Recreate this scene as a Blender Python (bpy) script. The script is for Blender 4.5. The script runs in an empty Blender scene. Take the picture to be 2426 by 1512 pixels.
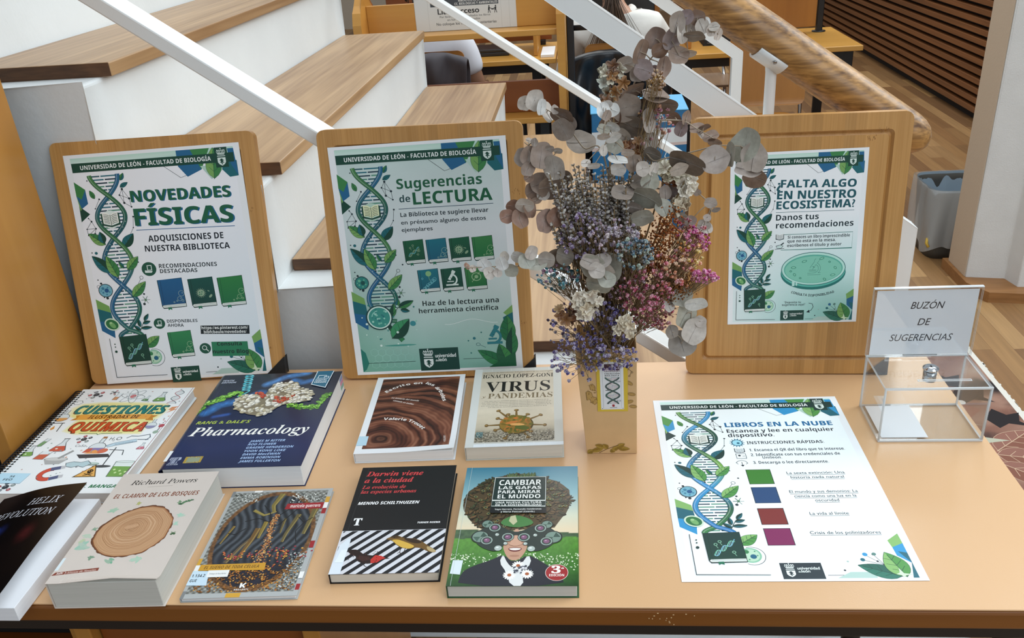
import bpy, bmesh, math, random
import numpy as np
from mathutils import Vector, Matrix
from mathutils.geometry import tessellate_polygon

sc = bpy.context.scene
COL = sc.collection
TZ = 0.75                                   # table-top height above the floor; "zt" below is height over the table top

# ---------------------------------------------------------------- camera
FW, FH, FPX = 2426, 1512, 2024.3
CAM_MW = (Matrix.Translation((0, 0, 0.7803 + TZ)) @ Matrix.Rotation(math.radians(6.1756), 4, 'Z')
          @ Matrix.Rotation(math.radians(90 - 26.579), 4, 'X') @ Matrix.Rotation(math.radians(-4.2584), 4, 'Z'))
cd = bpy.data.cameras.new('camera')
cam = bpy.data.objects.new('camera', cd)
COL.objects.link(cam)
cam.matrix_world = CAM_MW
cd.sensor_width = 36.0
cd.lens = FPX / FW * 36.0
cd.clip_start = 0.02
cd.clip_end = 60
sc.camera = cam

# ---------------------------------------------------------------- world, lights, exposure
sc.view_settings.view_transform = 'Standard'
sc.view_settings.look = 'None'
sc.view_settings.gamma = 1.0
sc.view_settings.exposure = -0.05
sc.cycles.max_bounces = 8
sc.cycles.transparent_max_bounces = 24
sc.cycles.transmission_bounces = 12
w = bpy.data.worlds.new('overcast_daylight')
sc.world = w
w.use_nodes = True
nt = w.node_tree
nt.nodes.clear()
_o = nt.nodes.new('ShaderNodeOutputWorld')
_b = nt.nodes.new('ShaderNodeBackground')
_t = nt.nodes.new('ShaderNodeTexCoord')
_s = nt.nodes.new('ShaderNodeSeparateXYZ')
_r = nt.nodes.new('ShaderNodeValToRGB')
nt.links.new(_t.outputs['Generated'], _s.inputs[0])
_m = nt.nodes.new('ShaderNodeMapRange')
_m.inputs['From Min'].default_value = -1
_m.inputs['From Max'].default_value = 1
nt.links.new(_s.outputs['Z'], _m.inputs['Value'])
nt.links.new(_m.outputs[0], _r.inputs[0])
cr = _r.color_ramp
cr.elements[0].position = 0.35
cr.elements[0].color = (.10, .095, .09, 1)
cr.elements[1].position = 0.95
cr.elements[1].color = (.95, 1.05, 1.14, 1)
_e = cr.elements.new(.56)
_e.color = (.50, .55, .60, 1)
nt.links.new(_r.outputs[0], _b.inputs[0])
_b.inputs[1].default_value = 0.70
nt.links.new(_b.outputs[0], _o.inputs[0])


def area(name, loc, target, sx, sy, power, color):
    L = bpy.data.lights.new(name, 'AREA')
    L.shape = 'RECTANGLE'
    L.size, L.size_y, L.energy, L.color = sx, sy, power, color
    o = bpy.data.objects.new(name, L)
    COL.objects.link(o)
    o.location = loc
    o.rotation_euler = (Vector(target) - Vector(loc)).to_track_quat('-Z', 'Y').to_euler()
    return o


area('clerestory_daylight', (3.4, 3.6, 3.6), (0.2, 1.2, .75), 5.0, 2.0, 215, (.90, .97, 1.0))
area('skylight_daylight', (0.6, 1.6, 4.2), (0.1, 1.4, 0), 3.5, 3.0, 62, (.88, .96, 1.0))
area('reading_room_daylight', (0.4, 6.2, 3.6), (0.5, 5.0, 0), 4.0, 3.0, 90, (1.0, .97, .92))
area('side_window_daylight', (2.2, -1.4, 2.3), (-0.2, 1.3, .9), 2.2, 1.6, 42, (.86, .94, 1.0))


# ---------------------------------------------------------------- measuring: a pixel of the photograph to a point on a plane of the place
def _ray(px, py):
    d = Vector(((px - FW / 2) / FPX, -(py - FH / 2) / FPX, -1.0))
    return CAM_MW.to_3x3() @ d


def at_z(px, py, zt):
    d = _ray(px, py)
    c = CAM_MW.translation
    return c + d * ((zt + TZ - c.z) / d.z)


def at_y(px, py, y):
    d = _ray(px, py)
    return CAM_MW.translation + d * (y / d.y)


# ---------------------------------------------------------------- helpers: colours, materials
def lin(c):
    if isinstance(c, str):
        c = [int(c[i:i + 2], 16) / 255 for i in (0, 2, 4)]
    return tuple(x / 12.92 if x <= .04045 else ((x + .055) / 1.055) ** 2.4 for x in c)


def mix(a, b, t):
    return tuple(a[i] * (1 - t) + b[i] * t for i in range(3))


MATS = {}


def mat(name, color='888888', rough=.5, metal=0.0, spec=.5, bump=0.0, bscale=200.0, coat=0.0, var=0.0, vscale=6.0):
    if name in MATS:
        return MATS[name]
    m = bpy.data.materials.new(name)
    m.use_nodes = True
    n = m.node_tree
    b = n.nodes['Principled BSDF']
    c = lin(color)
    b.inputs['Base Color'].default_value = (*c, 1)
    b.inputs['Roughness'].default_value = rough
    b.inputs['Metallic'].default_value = metal
    b.inputs['Specular IOR Level'].default_value = spec
    b.inputs['Coat Weight'].default_value = coat
    tc = n.nodes.new('ShaderNodeTexCoord')
    if var > 0:
        nz = n.nodes.new('ShaderNodeTexNoise')
        nz.inputs['Scale'].default_value = vscale
        nz.inputs['Detail'].default_value = 4
        rp = n.nodes.new('ShaderNodeValToRGB')
        rp.color_ramp.elements[0].position = .3
        rp.color_ramp.elements[1].position = .7
        rp.color_ramp.elements[0].color = (*[x * (1 - var) for x in c], 1)
        rp.color_ramp.elements[1].color = (*[min(1, x * (1 + var * .6)) for x in c], 1)
        n.links.new(tc.outputs['Object'], nz.inputs['Vector'])
        n.links.new(nz.outputs['Fac'], rp.inputs[0])
        n.links.new(rp.outputs[0], b.inputs['Base Color'])
    if bump > 0:
        nz = n.nodes.new('ShaderNodeTexNoise')
        nz.inputs['Scale'].default_value = bscale
        nz.inputs['Detail'].default_value = 3
        bp = n.nodes.new('ShaderNodeBump')
        bp.inputs['Strength'].default_value = bump
        bp.inputs['Distance'].default_value = .002
        n.links.new(tc.outputs['Object'], nz.inputs['Vector'])
        n.links.new(nz.outputs['Fac'], bp.inputs['Height'])
        n.links.new(bp.outputs[0], b.inputs['Normal'])
    MATS[name] = m
    return m


def wood(name, light, dark, axis='Y', stretch=14.0, scale=9.0, rough=.4, strips=0.0, strip_axis='X', strip_var=.25, contrast=(.3, .7), fine=.35, coat=0.0, spec=.5):
    """grain noise drawn out along one axis; with strips > 0 also boards of that width, each a tone of its own"""
    if name in MATS:
        return MATS[name]
    m = bpy.data.materials.new(name)
    m.use_nodes = True
    n = m.node_tree
    L = n.links.new
    b = n.nodes['Principled BSDF']
    b.inputs['Roughness'].default_value = rough
    b.inputs['Coat Weight'].default_value = coat
    b.inputs['Specular IOR Level'].default_value = spec
    tc = n.nodes.new('ShaderNodeTexCoord')

    def noise(sc_, st, det, dist):
        mp = n.nodes.new('ShaderNodeMapping')
        s = [1.0, 1.0, 1.0]
        s['XYZ'.index(axis)] = 1.0 / st
        mp.inputs['Scale'].default_value = s
        nz = n.nodes.new('ShaderNodeTexNoise')
        nz.inputs['Scale'].default_value = sc_
        nz.inputs['Detail'].default_value = det
        nz.inputs['Distortion'].default_value = dist
        L(tc.outputs['Object'], mp.inputs[0])
        L(mp.outputs[0], nz.inputs['Vector'])
        return nz
    a = noise(scale, stretch, 5, 1.2)
    f = noise(scale * 9, stretch * 3, 2, .2)
    ad = n.nodes.new('ShaderNodeMix')
    ad.inputs[0].default_value = fine
    L(a.outputs['Fac'], ad.inputs[2])
    L(f.outputs['Fac'], ad.inputs[3])
    fac = ad.outputs[0]
    rp = n.nodes.new('ShaderNodeValToRGB')
    rp.color_ramp.elements[0].position, rp.color_ramp.elements[1].position = contrast
    rp.color_ramp.elements[0].color = (*lin(dark), 1)
    rp.color_ramp.elements[1].color = (*lin(light), 1)
    L(fac, rp.inputs[0])
    out = rp.outputs[0]
    if strips > 0:
        sp = n.nodes.new('ShaderNodeSeparateXYZ')
        L(tc.outputs['Object'], sp.inputs[0])
        dv = n.nodes.new('ShaderNodeMath')
        dv.operation = 'DIVIDE'
        dv.inputs[1].default_value = strips
        L(sp.outputs[strip_axis], dv.inputs[0])
        fl = n.nodes.new('ShaderNodeMath')
        fl.operation = 'FLOOR'
        L(dv.outputs[0], fl.inputs[0])
        wn = n.nodes.new('ShaderNodeTexWhiteNoise')
        wn.noise_dimensions = '1D'
        L(fl.outputs[0], wn.inputs['W'])
        mr = n.nodes.new('ShaderNodeMapRange')
        mr.inputs['To Min'].default_value = 1 - strip_var
        mr.inputs['To Max'].default_value = 1 + strip_var * .4
        L(wn.outputs['Value'], mr.inputs[0])
        mu = n.nodes.new('ShaderNodeVectorMath')
        mu.operation = 'SCALE'
        L(out, mu.inputs[0])
        L(mr.outputs[0], mu.inputs['Scale'])
        out = mu.outputs[0]
    L(out, b.inputs['Base Color'])
    MATS[name] = m
    return m


def print_mat(name='printed_ink', rough=.5, spec=.5, coat=0.0):
    """printed matter: the colour of each patch is stored with its mesh"""
    if name in MATS:
        return MATS[name]
    m = bpy.data.materials.new(name)
    m.use_nodes = True
    n = m.node_tree
    b = n.nodes['Principled BSDF']
    a = n.nodes.new('ShaderNodeVertexColor')
    a.layer_name = 'ink'
    n.links.new(a.outputs['Color'], b.inputs['Base Color'])
    b.inputs['Roughness'].default_value = rough
    b.inputs['Specular IOR Level'].default_value = spec
    b.inputs['Coat Weight'].default_value = coat
    b.inputs['Coat Roughness'].default_value = .12
    MATS[name] = m
    return m


# ---------------------------------------------------------------- helpers: meshes and objects
class MB:
    """collects shapes and links them as ONE mesh object"""

    def __init__(s):
        s.v, s.f, s.mi, s.sm, s.c = [], [], [], [], []

    def add(s, vs, fs, mi=0, smooth=False, col=None):
        o = len(s.v)
        s.v.extend([tuple(p) for p in vs])
        s.f.extend([tuple(i + o for i in f) for f in fs])
        s.mi.extend([mi] * len(fs))
        s.sm.extend([smooth] * len(fs))
        if col is None:
            col = (.5, .5, .5)
        if len(col) == 3 and not hasattr(col[0], '__len__'):
            s.c.extend([tuple(col)] * len(vs))
        else:
            s.c.extend([tuple(x) for x in col])
        return s

    def box(s, x0, x1, y0, y1, z0, z1, mi=0, M=None, col=None):
        vs = [Vector((x, y, z)) for z in (z0, z1) for y in (y0, y1) for x in (x0, x1)]
        if M is not None:
            vs = [M @ v for v in vs]
        return s.add(vs, [(0, 2, 3, 1), (4, 5, 7, 6), (0, 1, 5, 4), (2, 6, 7, 3), (0, 4, 6, 2), (1, 3, 7, 5)], mi, col=col)

    def bar(s, a, b, wd, ht, mi=0, up=(0, 0, 1)):
        a, b = Vector(a), Vector(b)
        d = (b - a)
        L = d.length
        d.normalize()
        u = Vector(up)
        r = d.cross(u).normalized()
        u = r.cross(d)
        M = Matrix(((r.x, d.x, u.x, a.x), (r.y, d.y, u.y, a.y), (r.z, d.z, u.z, a.z), (0, 0, 0, 1)))
        return s.box(-wd / 2, wd / 2, 0, L, -ht / 2, ht / 2, mi, M)

    def tube(s, pts, r, n=10, mi=0, cap=True, col=None, smooth=True):
        pts = [Vector(p) for p in pts]
        rs = r if hasattr(r, '__len__') else [r] * len(pts)
        vs, fs = [], []
        prev = None
        for i, p in enumerate(pts):
            d = (pts[min(i + 1, len(pts) - 1)] - pts[max(i - 1, 0)]).normalized()
            if prev is None:
                a = Vector((0, 0, 1)) if abs(d.z) < .9 else Vector((1, 0, 0))
                u = d.cross(a).normalized()
            else:
                u = (prev - d * prev.dot(d)).normalized()
            prev = u
            w_ = d.cross(u)
            for k in range(n):
                t = 2 * math.pi * k / n
                vs.append(p + (u * math.cos(t) + w_ * math.sin(t)) * rs[i])
        for i in range(len(pts) - 1):
            for k in range(n):
                k2 = (k + 1) % n
                fs.append((i * n + k, i * n + k2, (i + 1) * n + k2, (i + 1) * n + k))
        if cap:
            fs.append(tuple(range(n))[::-1])
            fs.append(tuple((len(pts) - 1) * n + k for k in range(n)))
        return s.add(vs, fs, mi, smooth, col)

    def lathe(s, prof, c=(0, 0, 0), n=24, mi=0, M=None, col=None):
        vs, fs = [], []
        for (r, z) in prof:
            for k in range(n):
                t = 2 * math.pi * k / n
                p = Vector((c[0] + r * math.cos(t), c[1] + r * math.sin(t), c[2] + z))
                vs.append(M @ p if M is not None else p)
        for i in range(len(prof) - 1):
            for k in range(n):
                k2 = (k + 1) % n
                fs.append((i * n + k, i * n + k2, (i + 1) * n + k2, (i + 1) * n + k))
        fs.append(tuple(range(n))[::-1])
        fs.append(tuple((len(prof) - 1) * n + k for k in range(n)))
        return s.add(vs, fs, mi, True, col)

    def prism(s, poly, a, b, mi=0, col=None):
        """poly: 2-D outline; a, b: maps from (x, y) to the two end faces"""
        n = len(poly)
        vs = [a(*p) for p in poly] + [b(*p) for p in poly]
        tri = tessellate_polygon([[Vector((p[0], p[1], 0)) for p in poly]])
        fs = [tuple(t) for t in tri] + [tuple(i + n for i in t[::-1]) for t in tri]
        fs += [(i, (i + 1) % n, n + (i + 1) % n, n + i) for i in range(n)]
        return s.add(vs, fs, mi, col=col)

    def ball(s, c, r, n=8, mi=0, col=None, sq=(1, 1, 1), M=None):
        prof = []
        vs, fs = [], []
        h = max(3, n // 2)
        for i in range(1, h):
            t = math.pi * i / h
            for k in range(n):
                p = 2 * math.pi * k / n
                vs.append(Vector((math.sin(t) * math.cos(p) * sq[0], math.sin(t) * math.sin(p) * sq[1], math.cos(t) * sq[2])) * r)
        top, bot = len(vs), len(vs) + 1
        vs += [Vector((0, 0, r * sq[2])), Vector((0, 0, -r * sq[2]))]
        for i in range(h - 2):
            for k in range(n):
                k2 = (k + 1) % n
                fs.append((i * n + k, (i + 1) * n + k, (i + 1) * n + k2, i * n + k2))
        for k in range(n):
            k2 = (k + 1) % n
            fs.append((top, k, k2))
            fs.append((bot, (h - 2) * n + k2, (h - 2) * n + k))
        if M is not None:
            vs = [M @ v for v in vs]
        return s.add([v + Vector(c) for v in vs], fs, mi, True, col)

    def build(s, name, mats, parent=None, bevel=0.0, seg=2, local=False, subsurf=0, origin=None, solid=0.0, ink=False):
        me = bpy.data.meshes.new(name)
        V = np.array(s.v, dtype=np.float64)
        off = np.zeros(3)
        if parent is not None and not local:
            off = np.array(parent.matrix_world.translation)
        elif parent is None and not local:
            off = np.array(origin) if origin is not None else np.array([(V[:, 0].min() + V[:, 0].max()) / 2, (V[:, 1].min() + V[:, 1].max()) / 2, V[:, 2].min()])
        me.from_pydata((V - off).tolist(), [], s.f)
        if not isinstance(mats, (list, tuple)):
            mats = [mats]
        for m in mats:
            me.materials.append(m)
        me.polygons.foreach_set('material_index', s.mi)
        me.polygons.foreach_set('use_smooth', s.sm)
        if ink:
            at = me.color_attributes.new('ink', 'FLOAT_COLOR', 'POINT')
            C = np.ones((len(s.c), 4), dtype=np.float32)
            C[:, :3] = np.array(s.c, dtype=np.float32)
            at.data.foreach_set('color', C.ravel())
        me.update()
        o = bpy.data.objects.new(name, me)
        COL.objects.link(o)
        if parent is not None:
            o.parent = parent
        elif not local:
            o.location = off
        if solid:
            md = o.modifiers.new('thickness', 'SOLIDIFY')
            md.thickness = solid
            md.offset = 0
        if bevel:
            md = o.modifiers.new('edges', 'BEVEL')
            md.width = bevel
            md.segments = seg
            md.limit_method = 'ANGLE'
            md.angle_limit = math.radians(40)
            md.harden_normals = False
        if subsurf:
            md = o.modifiers.new('smooth', 'SUBSURF')
            md.levels = md.render_levels = subsurf
        return o


def tag(o, label=None, cat=None, group=None, kind=None):
    for k, v in (('label', label), ('category', cat), ('group', group), ('kind', kind)):
        if v:
            o[k] = v
    return o


def empty(name, loc=(0, 0, 0), label=None, cat=None, group=None, kind=None, M=None):
    o = bpy.data.objects.new(name, None)
    o.empty_display_size = .05
    COL.objects.link(o)
    if M is not None:
        o.matrix_world = M
    else:
        o.matrix_world = Matrix.Translation(loc)
    return tag(o, label, cat, group, kind)


def copy_tree(o, parent=None):
    c = o.copy()
    COL.objects.link(c)
    if parent is not None:
        c.parent = parent
    for ch in list(o.children):
        copy_tree(ch, c)
    return c


def frame(x, y, z, yaw=0.0, tilt=0.0):
    """placement whose local X runs right, Y up the sheet and Z out of it; tilt 90 stands it up facing the viewer"""
    return Matrix.Translation((x, y, z)) @ Matrix.Rotation(yaw, 4, 'Z') @ Matrix.Rotation(tilt, 4, 'X')


def rounded(w_, h_, r, n=5, cx=0.0, cy=0.0):
    pts = []
    for (sx, sy, a0) in ((1, 1, 0), (-1, 1, 90), (-1, -1, 180), (1, -1, 270)):
        for i in range(n + 1):
            a = math.radians(a0 + 90 * i / n)
            pts.append((cx + sx * (w_ / 2 - r) + r * math.cos(a), cy + sy * (h_ / 2 - r) + r * math.sin(a)))
    return pts
# ================================================================ THE SETTING
def parquet(name):
    m = bpy.data.materials.new(name)
    m.use_nodes = True
    n = m.node_tree
    L = n.links.new
    b = n.nodes['Principled BSDF']
    tc = n.nodes.new('ShaderNodeTexCoord')
    mp = n.nodes.new('ShaderNodeMapping')
    mp.inputs['Rotation'].default_value = (0, 0, math.pi / 2)
    br = n.nodes.new('ShaderNodeTexBrick')
    br.offset = .37
    br.offset_frequency = 2
    br.squash = 1
    br.inputs['Scale'].default_value = 1
    br.inputs['Brick Width'].default_value = .62
    br.inputs['Row Height'].default_value = .072
    br.inputs['Mortar Size'].default_value = .0008
    br.inputs['Mortar Smooth'].default_value = .2
    br.inputs['Bias'].default_value = 0
    br.inputs['Color1'].default_value = (0, 0, 0, 1)
    br.inputs['Color2'].default_value = (1, 1, 1, 1)
    br.inputs['Mortar'].default_value = (.1, .1, .1, 1)
    L(tc.outputs['Object'], mp.inputs[0])
    L(mp.outputs[0], br.inputs['Vector'])
    rp = n.nodes.new('ShaderNodeValToRGB')
    e = rp.color_ramp.elements
    e[0].color = (*lin('6f5033'), 1)
    e[1].color = (*lin('b58f60'), 1)
    for p, c in ((.35, '8a653f'), (.62, '9c774c'), (.8, '7d5c3a')):
        k = e.new(p)
        k.color = (*lin(c), 1)
    L(br.outputs['Color'], rp.inputs[0])
    mp2 = n.nodes.new('ShaderNodeMapping')
    mp2.inputs['Scale'].default_value = (1, .06, 1)
    nz = n.nodes.new('ShaderNodeTexNoise')
    nz.inputs['Scale'].default_value = 60
    nz.inputs['Detail'].default_value = 4
    L(tc.outputs['Object'], mp2.inputs[0])
    L(mp2.outputs[0], nz.inputs['Vector'])
    mr = n.nodes.new('ShaderNodeMapRange')
    mr.inputs['To Min'].default_value = .72
    mr.inputs['To Max'].default_value = 1.25
    L(nz.outputs['Fac'], mr.inputs[0])
    mu = n.nodes.new('ShaderNodeVectorMath')
    mu.operation = 'SCALE'
    L(rp.outputs[0], mu.inputs[0])
    L(mr.outputs[0], mu.inputs['Scale'])
    L(mu.outputs[0], b.inputs['Base Color'])
    b.inputs['Roughness'].default_value = .42
    return m


M_floor = parquet('oak_strip_parquet')
M_white = mat('white_painted_plaster', 'e3e8e9', .55, bump=.35, bscale=60, var=.04, vscale=5)
M_side = mat('white_rough_plaster', 'dcdcd9', .7, bump=.6, bscale=220, var=.05, vscale=9)
M_rail = mat('white_gloss_metal_paint', 'e9eceb', .28, bump=.1, bscale=90)
M_oak = wood('pale_oak', 'bf9c72', '84603c', 'Y', 13, 8, .36, contrast=(.3, .64), fine=.42)
M_oakend = wood('dark_oak_end_grain', '6d4a2e', '3f2819', 'X', 3, 30, .6)
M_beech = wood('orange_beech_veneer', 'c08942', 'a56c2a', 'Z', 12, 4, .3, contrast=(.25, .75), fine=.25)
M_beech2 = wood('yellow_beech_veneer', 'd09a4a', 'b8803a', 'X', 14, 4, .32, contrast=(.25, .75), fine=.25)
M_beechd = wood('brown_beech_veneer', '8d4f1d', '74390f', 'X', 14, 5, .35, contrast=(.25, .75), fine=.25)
M_slat = wood('brown_slat_wood', '8a5832', '5d3a20', 'Y', 20, 9, .4)
M_black = mat('black_powder_coat', '17171a', .42)
M_black2 = mat('dark_recess', '0d0c0b', .9)
M_beam = wood('varnished_round_timber', 'b98a4e', '5f3d1c', 'X', 5, 22, .42, contrast=(.34, .62), fine=.5, coat=.08)

tag(MB().box(-4, 7, -1.2, 12, -.05, 0).build('floor', M_floor, origin=(0, 0, 0)), kind='structure')


def stairs():
    root = empty('staircase', (0, 1.45, 0), kind='structure')
    X0, DX = -.0166, -.2767
    RZ = .194
    ZB = TZ - .0258 - 4 * RZ                 # the lowest riser is lower than the rest
    T = .025
    nose = lambda k: X0 + DX * (k - 4)
    # sawtooth body of painted masonry
    prof = [(nose(1) - .018, 0.0)]
    for k in range(1, 10):
        prof.append((nose(k) - .018, ZB + RZ * k - T))
        prof.append((nose(k + 1) - .018, ZB + RZ * k - T))
    prof += [(nose(10) - .018, 0.0)]
    b = MB()
    b.prism(prof, lambda x, z: (x, 1.421, z), lambda x, z: (x, 3.135, z))
    b.build('stair_body', M_white, root, bevel=.007, seg=3)
    for k in range(1, 10):
        t = MB()
        x0, x1 = nose(k + 1) - .0145, nose(k)
        t.box(x0, x1, 1.50, 3.105, ZB + RZ * k - T, ZB + RZ * k)
        # the cut ends show dark end grain
        t.mi = [0, 0, 1, 0, 0, 0]
        t.build('tread', [M_oak, M_oakend], root, bevel=.0025)
    return root


stairs()

# slatted wall down the right side of the reading room, with its dark backing
rt = empty('wall_right', (2.45, 7, 0), kind='structure')
MB().box(2.50, 2.60, 3.2, 12, 0, 3.2).build('backing', mat('dark_slat_backing', '1c130c', .8), rt)
s = MB()
for i in range(40):
    z = .06 + i * .0585
    s.box(2.45, 2.50, 3.4, 12, z, z + .034)
s.build('slats', M_slat, rt, bevel=.002)
tag(MB().box(-4, 7, 11.9, 12.05, 0, 3.2).build('wall_back', mat('warm_wall', 'b9ab98', .8)), kind='structure')

# the painted pillar at the right, its rebated corner and timber plinth
p = empty('pillar', (1.6, 3.3, 0), kind='structure')
MB().prism([(1.47, 3.40), (1.47, 3.225), (1.605, 3.20), (1.62, 3.12), (2.4, 3.06), (2.4, 3.40)], lambda x, y: (x, y, 0.0), lambda x, y: (x, y, 3.2)).build('shaft', M_side, p, bevel=.004)
MB().box(1.4665, 1.4695, 3.232, 3.396, .0425, 3.2).build('shaded_side_paint', mat('beige_paint_with_shade', 'c7b39b', .75, bump=.3, bscale=160), p)  # beige paint with shade and warm reflected light put into its tone
MB().prism([(1.452, 3.42), (1.452, 3.17), (1.50, 3.075), (1.66, 3.05), (2.4, 2.99), (2.4, 3.42)], lambda x, y: (x, y, 0.0), lambda x, y: (x, y, .042)).build('plinth', wood('plinth_oak', 'a87746', '81562e', 'X', 10, 9, .4), p, bevel=.003)


# ---------------------------------------------------------------- railings
def railing(name, y, label, far=False):
    K = 1.0345

    def sc2(q):
        return tuple((v * K if i % 2 == 0 else .7803 + (v - .7803) * K) for i, v in enumerate(q))
    t = .037 if not far else .036
    g = lambda x, z: Vector((x, y, z + TZ))
    if not far:
        lo, up, pe = sc2((-.80, .683, .147, -.008)), sc2((-.011, .610, .256, .416)), .525 * K
    else:
        lo, up, pe = sc2((-.483, .455, .329, -.105)), sc2((.256, .415, .502, .238)), .497 * K
    root = empty(name, (pe, y, 0), label, 'railing')

    def ln(q, x):
        return q[1] + (q[3] - q[1]) / (q[2] - q[0]) * (x - q[0])
    MB().bar(g(-1.7, ln(lo, -1.7)), g(pe - t / 2, ln(lo, pe - t / 2)), .060, .025).build('lower_bar', M_rail, root, bevel=.003)
    # the upper bar turns down into the end post
    hv = t / 2 * math.hypot(1, (up[3] - up[1]) / (up[2] - up[0]))
    out = [(-1.3, ln(up, -1.3) + hv + TZ), (pe + t / 2, ln(up, pe + t / 2) + hv + TZ), (pe + t / 2, 0), (pe - t / 2, 0), (pe - t / 2, ln(up, pe - t / 2) - hv + TZ), (-1.3, ln(up, -1.3) - hv + TZ)]
    MB().prism(out, lambda a, b: (a, y - t / 2, b), lambda a, b: (a, y + t / 2, b)).build('upper_bar', M_rail, root, bevel=.003)
    # handrail: a thick round timber with a rounded end, on rods with curved saddles
    hr = sc2((.243, .582, .502, .401))
    h = lambda x: ln(hr, x)
    d = Vector((1, 0, (hr[3] - hr[1]) / (hr[2] - hr[0]))).normalized()
    xe = .522
    r = .0345
    hr = (hr[0], hr[1] - .0065, hr[2], hr[3] - .0065)
    e = g(xe, h(xe))
    P = [g(-1.3, h(-1.3)), g(0, h(0)), g(.3, h(.3)), e]
    P += [e + d * .012 + Vector((0, 0, -.001)), e + d * .022 + Vector((0, 0, -.003)), e + d * .030 + Vector((0, 0, -.006)), e + d * .035 + Vector((0, 0, -.009)), e + d * .037 + Vector((0, 0, -.011))]
    MB().tube(P, [r, r, r, r, r * .98, r * .9, r * .72, r * .45, r * .15], 32).build('handrail', M_beam, root)
    for x in ((-.62, -.17, .298) if not far else (-.35, .226)):
        o = MB()
        zb, zt2 = ln(up, x) + t / 2 - .012, h(x) - .030
        o.tube([g(x, zb), g(x, zb + .01), g(x, zt2 - .02), g(x, zt2)], [.0095, .009, .009, .011], 14)
        # saddle: a strip bent round the underside of the timber
        c = g(x + .008, h(x + .008))
        n = Vector((-d.z, 0, d.x))
        vs, fs = [], []
        for i in range(9):
            a = math.radians(-90 - 62 + 124 * i / 8)
            for rr in (r + .0008, r + .0045):
                for s_ in (-.026, .026):
                    vs.append(c + d * s_ + Vector((0, math.cos(a) * rr, 0)) + n * (math.sin(a) * rr))
        for i in range(8):
            q = i * 4
            fs += [(q, q + 1, q + 5, q + 4), (q + 2, q + 6, q + 7, q + 3), (q, q + 4, q + 6, q + 2), (q + 1, q + 3, q + 7, q + 5)]
        fs += [(0, 2, 3, 1), (32, 33, 35, 34)]
        o.add(vs, fs, 0, True)
        o.build('bracket', M_rail, root)
        MB().lathe([(.0035, 0), (.0035, .002), (.002, .0025)], (0, 0, 0), 10, M=Matrix.Translation(c + n * (-r * .78) + Vector((.006, -r * .80 - .003, 0))) @ Matrix.Rotation(math.radians(125), 4, 'X')).build('screw', mat('steel', '9a9a9a', .3, 1.0), root)
    return root


railing('stair_railing', 1.4586, 'near white stair railing with thick round timber handrail, just behind the table')
railing('stair_railing', 3.1035, 'far white stair railing bending down into a post, across the steps', True)

# ---------------------------------------------------------------- the display table
M_top = mat('peach_laminate', 'd6ac80', .27, spec=.5, var=.03, vscale=2.5, bump=.05, bscale=500)
M_edge = wood('brown_table_edge', '8a5520', '6f3f14', 'X', 20, 6, .35)
tb = empty('display_table', (-.18, 1.06, 0), 'long peach laminate table with brown front edge holding the book display', 'table')
TX0, TX1, TY0, TY1 = -.945, .580, .767, 1.362
MB().box(TX0, TX1, TY0 + .002, TY1, TZ - .0025, TZ).build('laminate_top', M_top, tb, bevel=.001)
MB().box(TX0, TX1, TY0, TY1, TZ - .030, TZ - .0026).build('table_board', M_edge, tb, bevel=.004)
fr = MB()
for y in (.80, 1.33):
    fr.box(TX0 + .04, TX1 - .03, y - .012, y + .012, TZ - .066, TZ - .0305)
for x in (TX0 + .05, TX1 - .045):
    fr.box(x - .012, x + .012, .812, 1.318, TZ - .066, TZ - .0305)
fr.build('apron_frame', M_black, tb, bevel=.002)
for x in (TX0 + .055, .505):
    for y in (.815, 1.315):
        MB().tube([(x, y, 0), (x, y, .01), (x, y, TZ - .067)], [.02, .018, .018], 16).build('leg', M_black, tb)
# little pale chips along the front edge
ch = MB()
random.seed(4)
for i in range(14):
    x = random.gauss(.075, .022)
    z = random.uniform(TZ - .027, TZ - .006)
    ch.box(x, x + random.uniform(.0008, .002), TY0 - .0006, TY0 + .0005, z, z + .0008)
ch.build('edge_chips', mat('chipboard_fleck', 'd9b98a', .8), tb)

# storage unit standing under the left end of the table
un = empty('low_drawer_unit', (-.66, 1.07, 0), 'brown wooden drawer unit under the left end of the table', 'drawer unit')
MB().box(-.778, -.752, .865, 1.29, 0, .628).build('side_panel', M_beech, un, bevel=.002)
MB().box(-.43, -.404, .865, 1.29, 0, .628).build('side_panel', M_beech, un, bevel=.002)
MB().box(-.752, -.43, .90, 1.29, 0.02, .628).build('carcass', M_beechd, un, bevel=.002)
for z in (.06, .25, .44):
    d_ = MB().box(-.748, -.434, .88, .899, z, z + .17).build('drawer', M_beechd, un, bevel=.002)
    MB().box(-.63, -.55, .868, .88, z + .08, z + .09).build('handle', mat('steel', '9a9a9a', .3, 1.0), d_, bevel=.002).location = -Vector(un.matrix_world.translation) * 0
for o_ in un.children:
    for h_ in o_.children:
        h_.location = -Vector(un.matrix_world.translation)


# ---------------------------------------------------------------- the tall bookcase at the left
bc = empty('bookcase', (-1.4, 1.25, 0), 'tall orange beech bookcase whose side panel closes off the left end of the table', 'bookcase')
MB().box(-.985, -.958, 1.088, 1.36, 0, 2.15).build('side_panel', M_beech, bc, bevel=.002)
MB().box(-1.95, -1.923, 1.088, 1.36, 0, 2.15).build('side_panel', M_beech, bc, bevel=.002)
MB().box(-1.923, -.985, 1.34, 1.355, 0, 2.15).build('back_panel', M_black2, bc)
for z in (.06, .42, .80, 1.18, 1.56, 2.11):
    MB().box(-1.923, -.985, 1.10, 1.34, z, z + .022).build('shelf', M_beechd if z < 1 else M_beech2, bc, bevel=.001)

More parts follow.
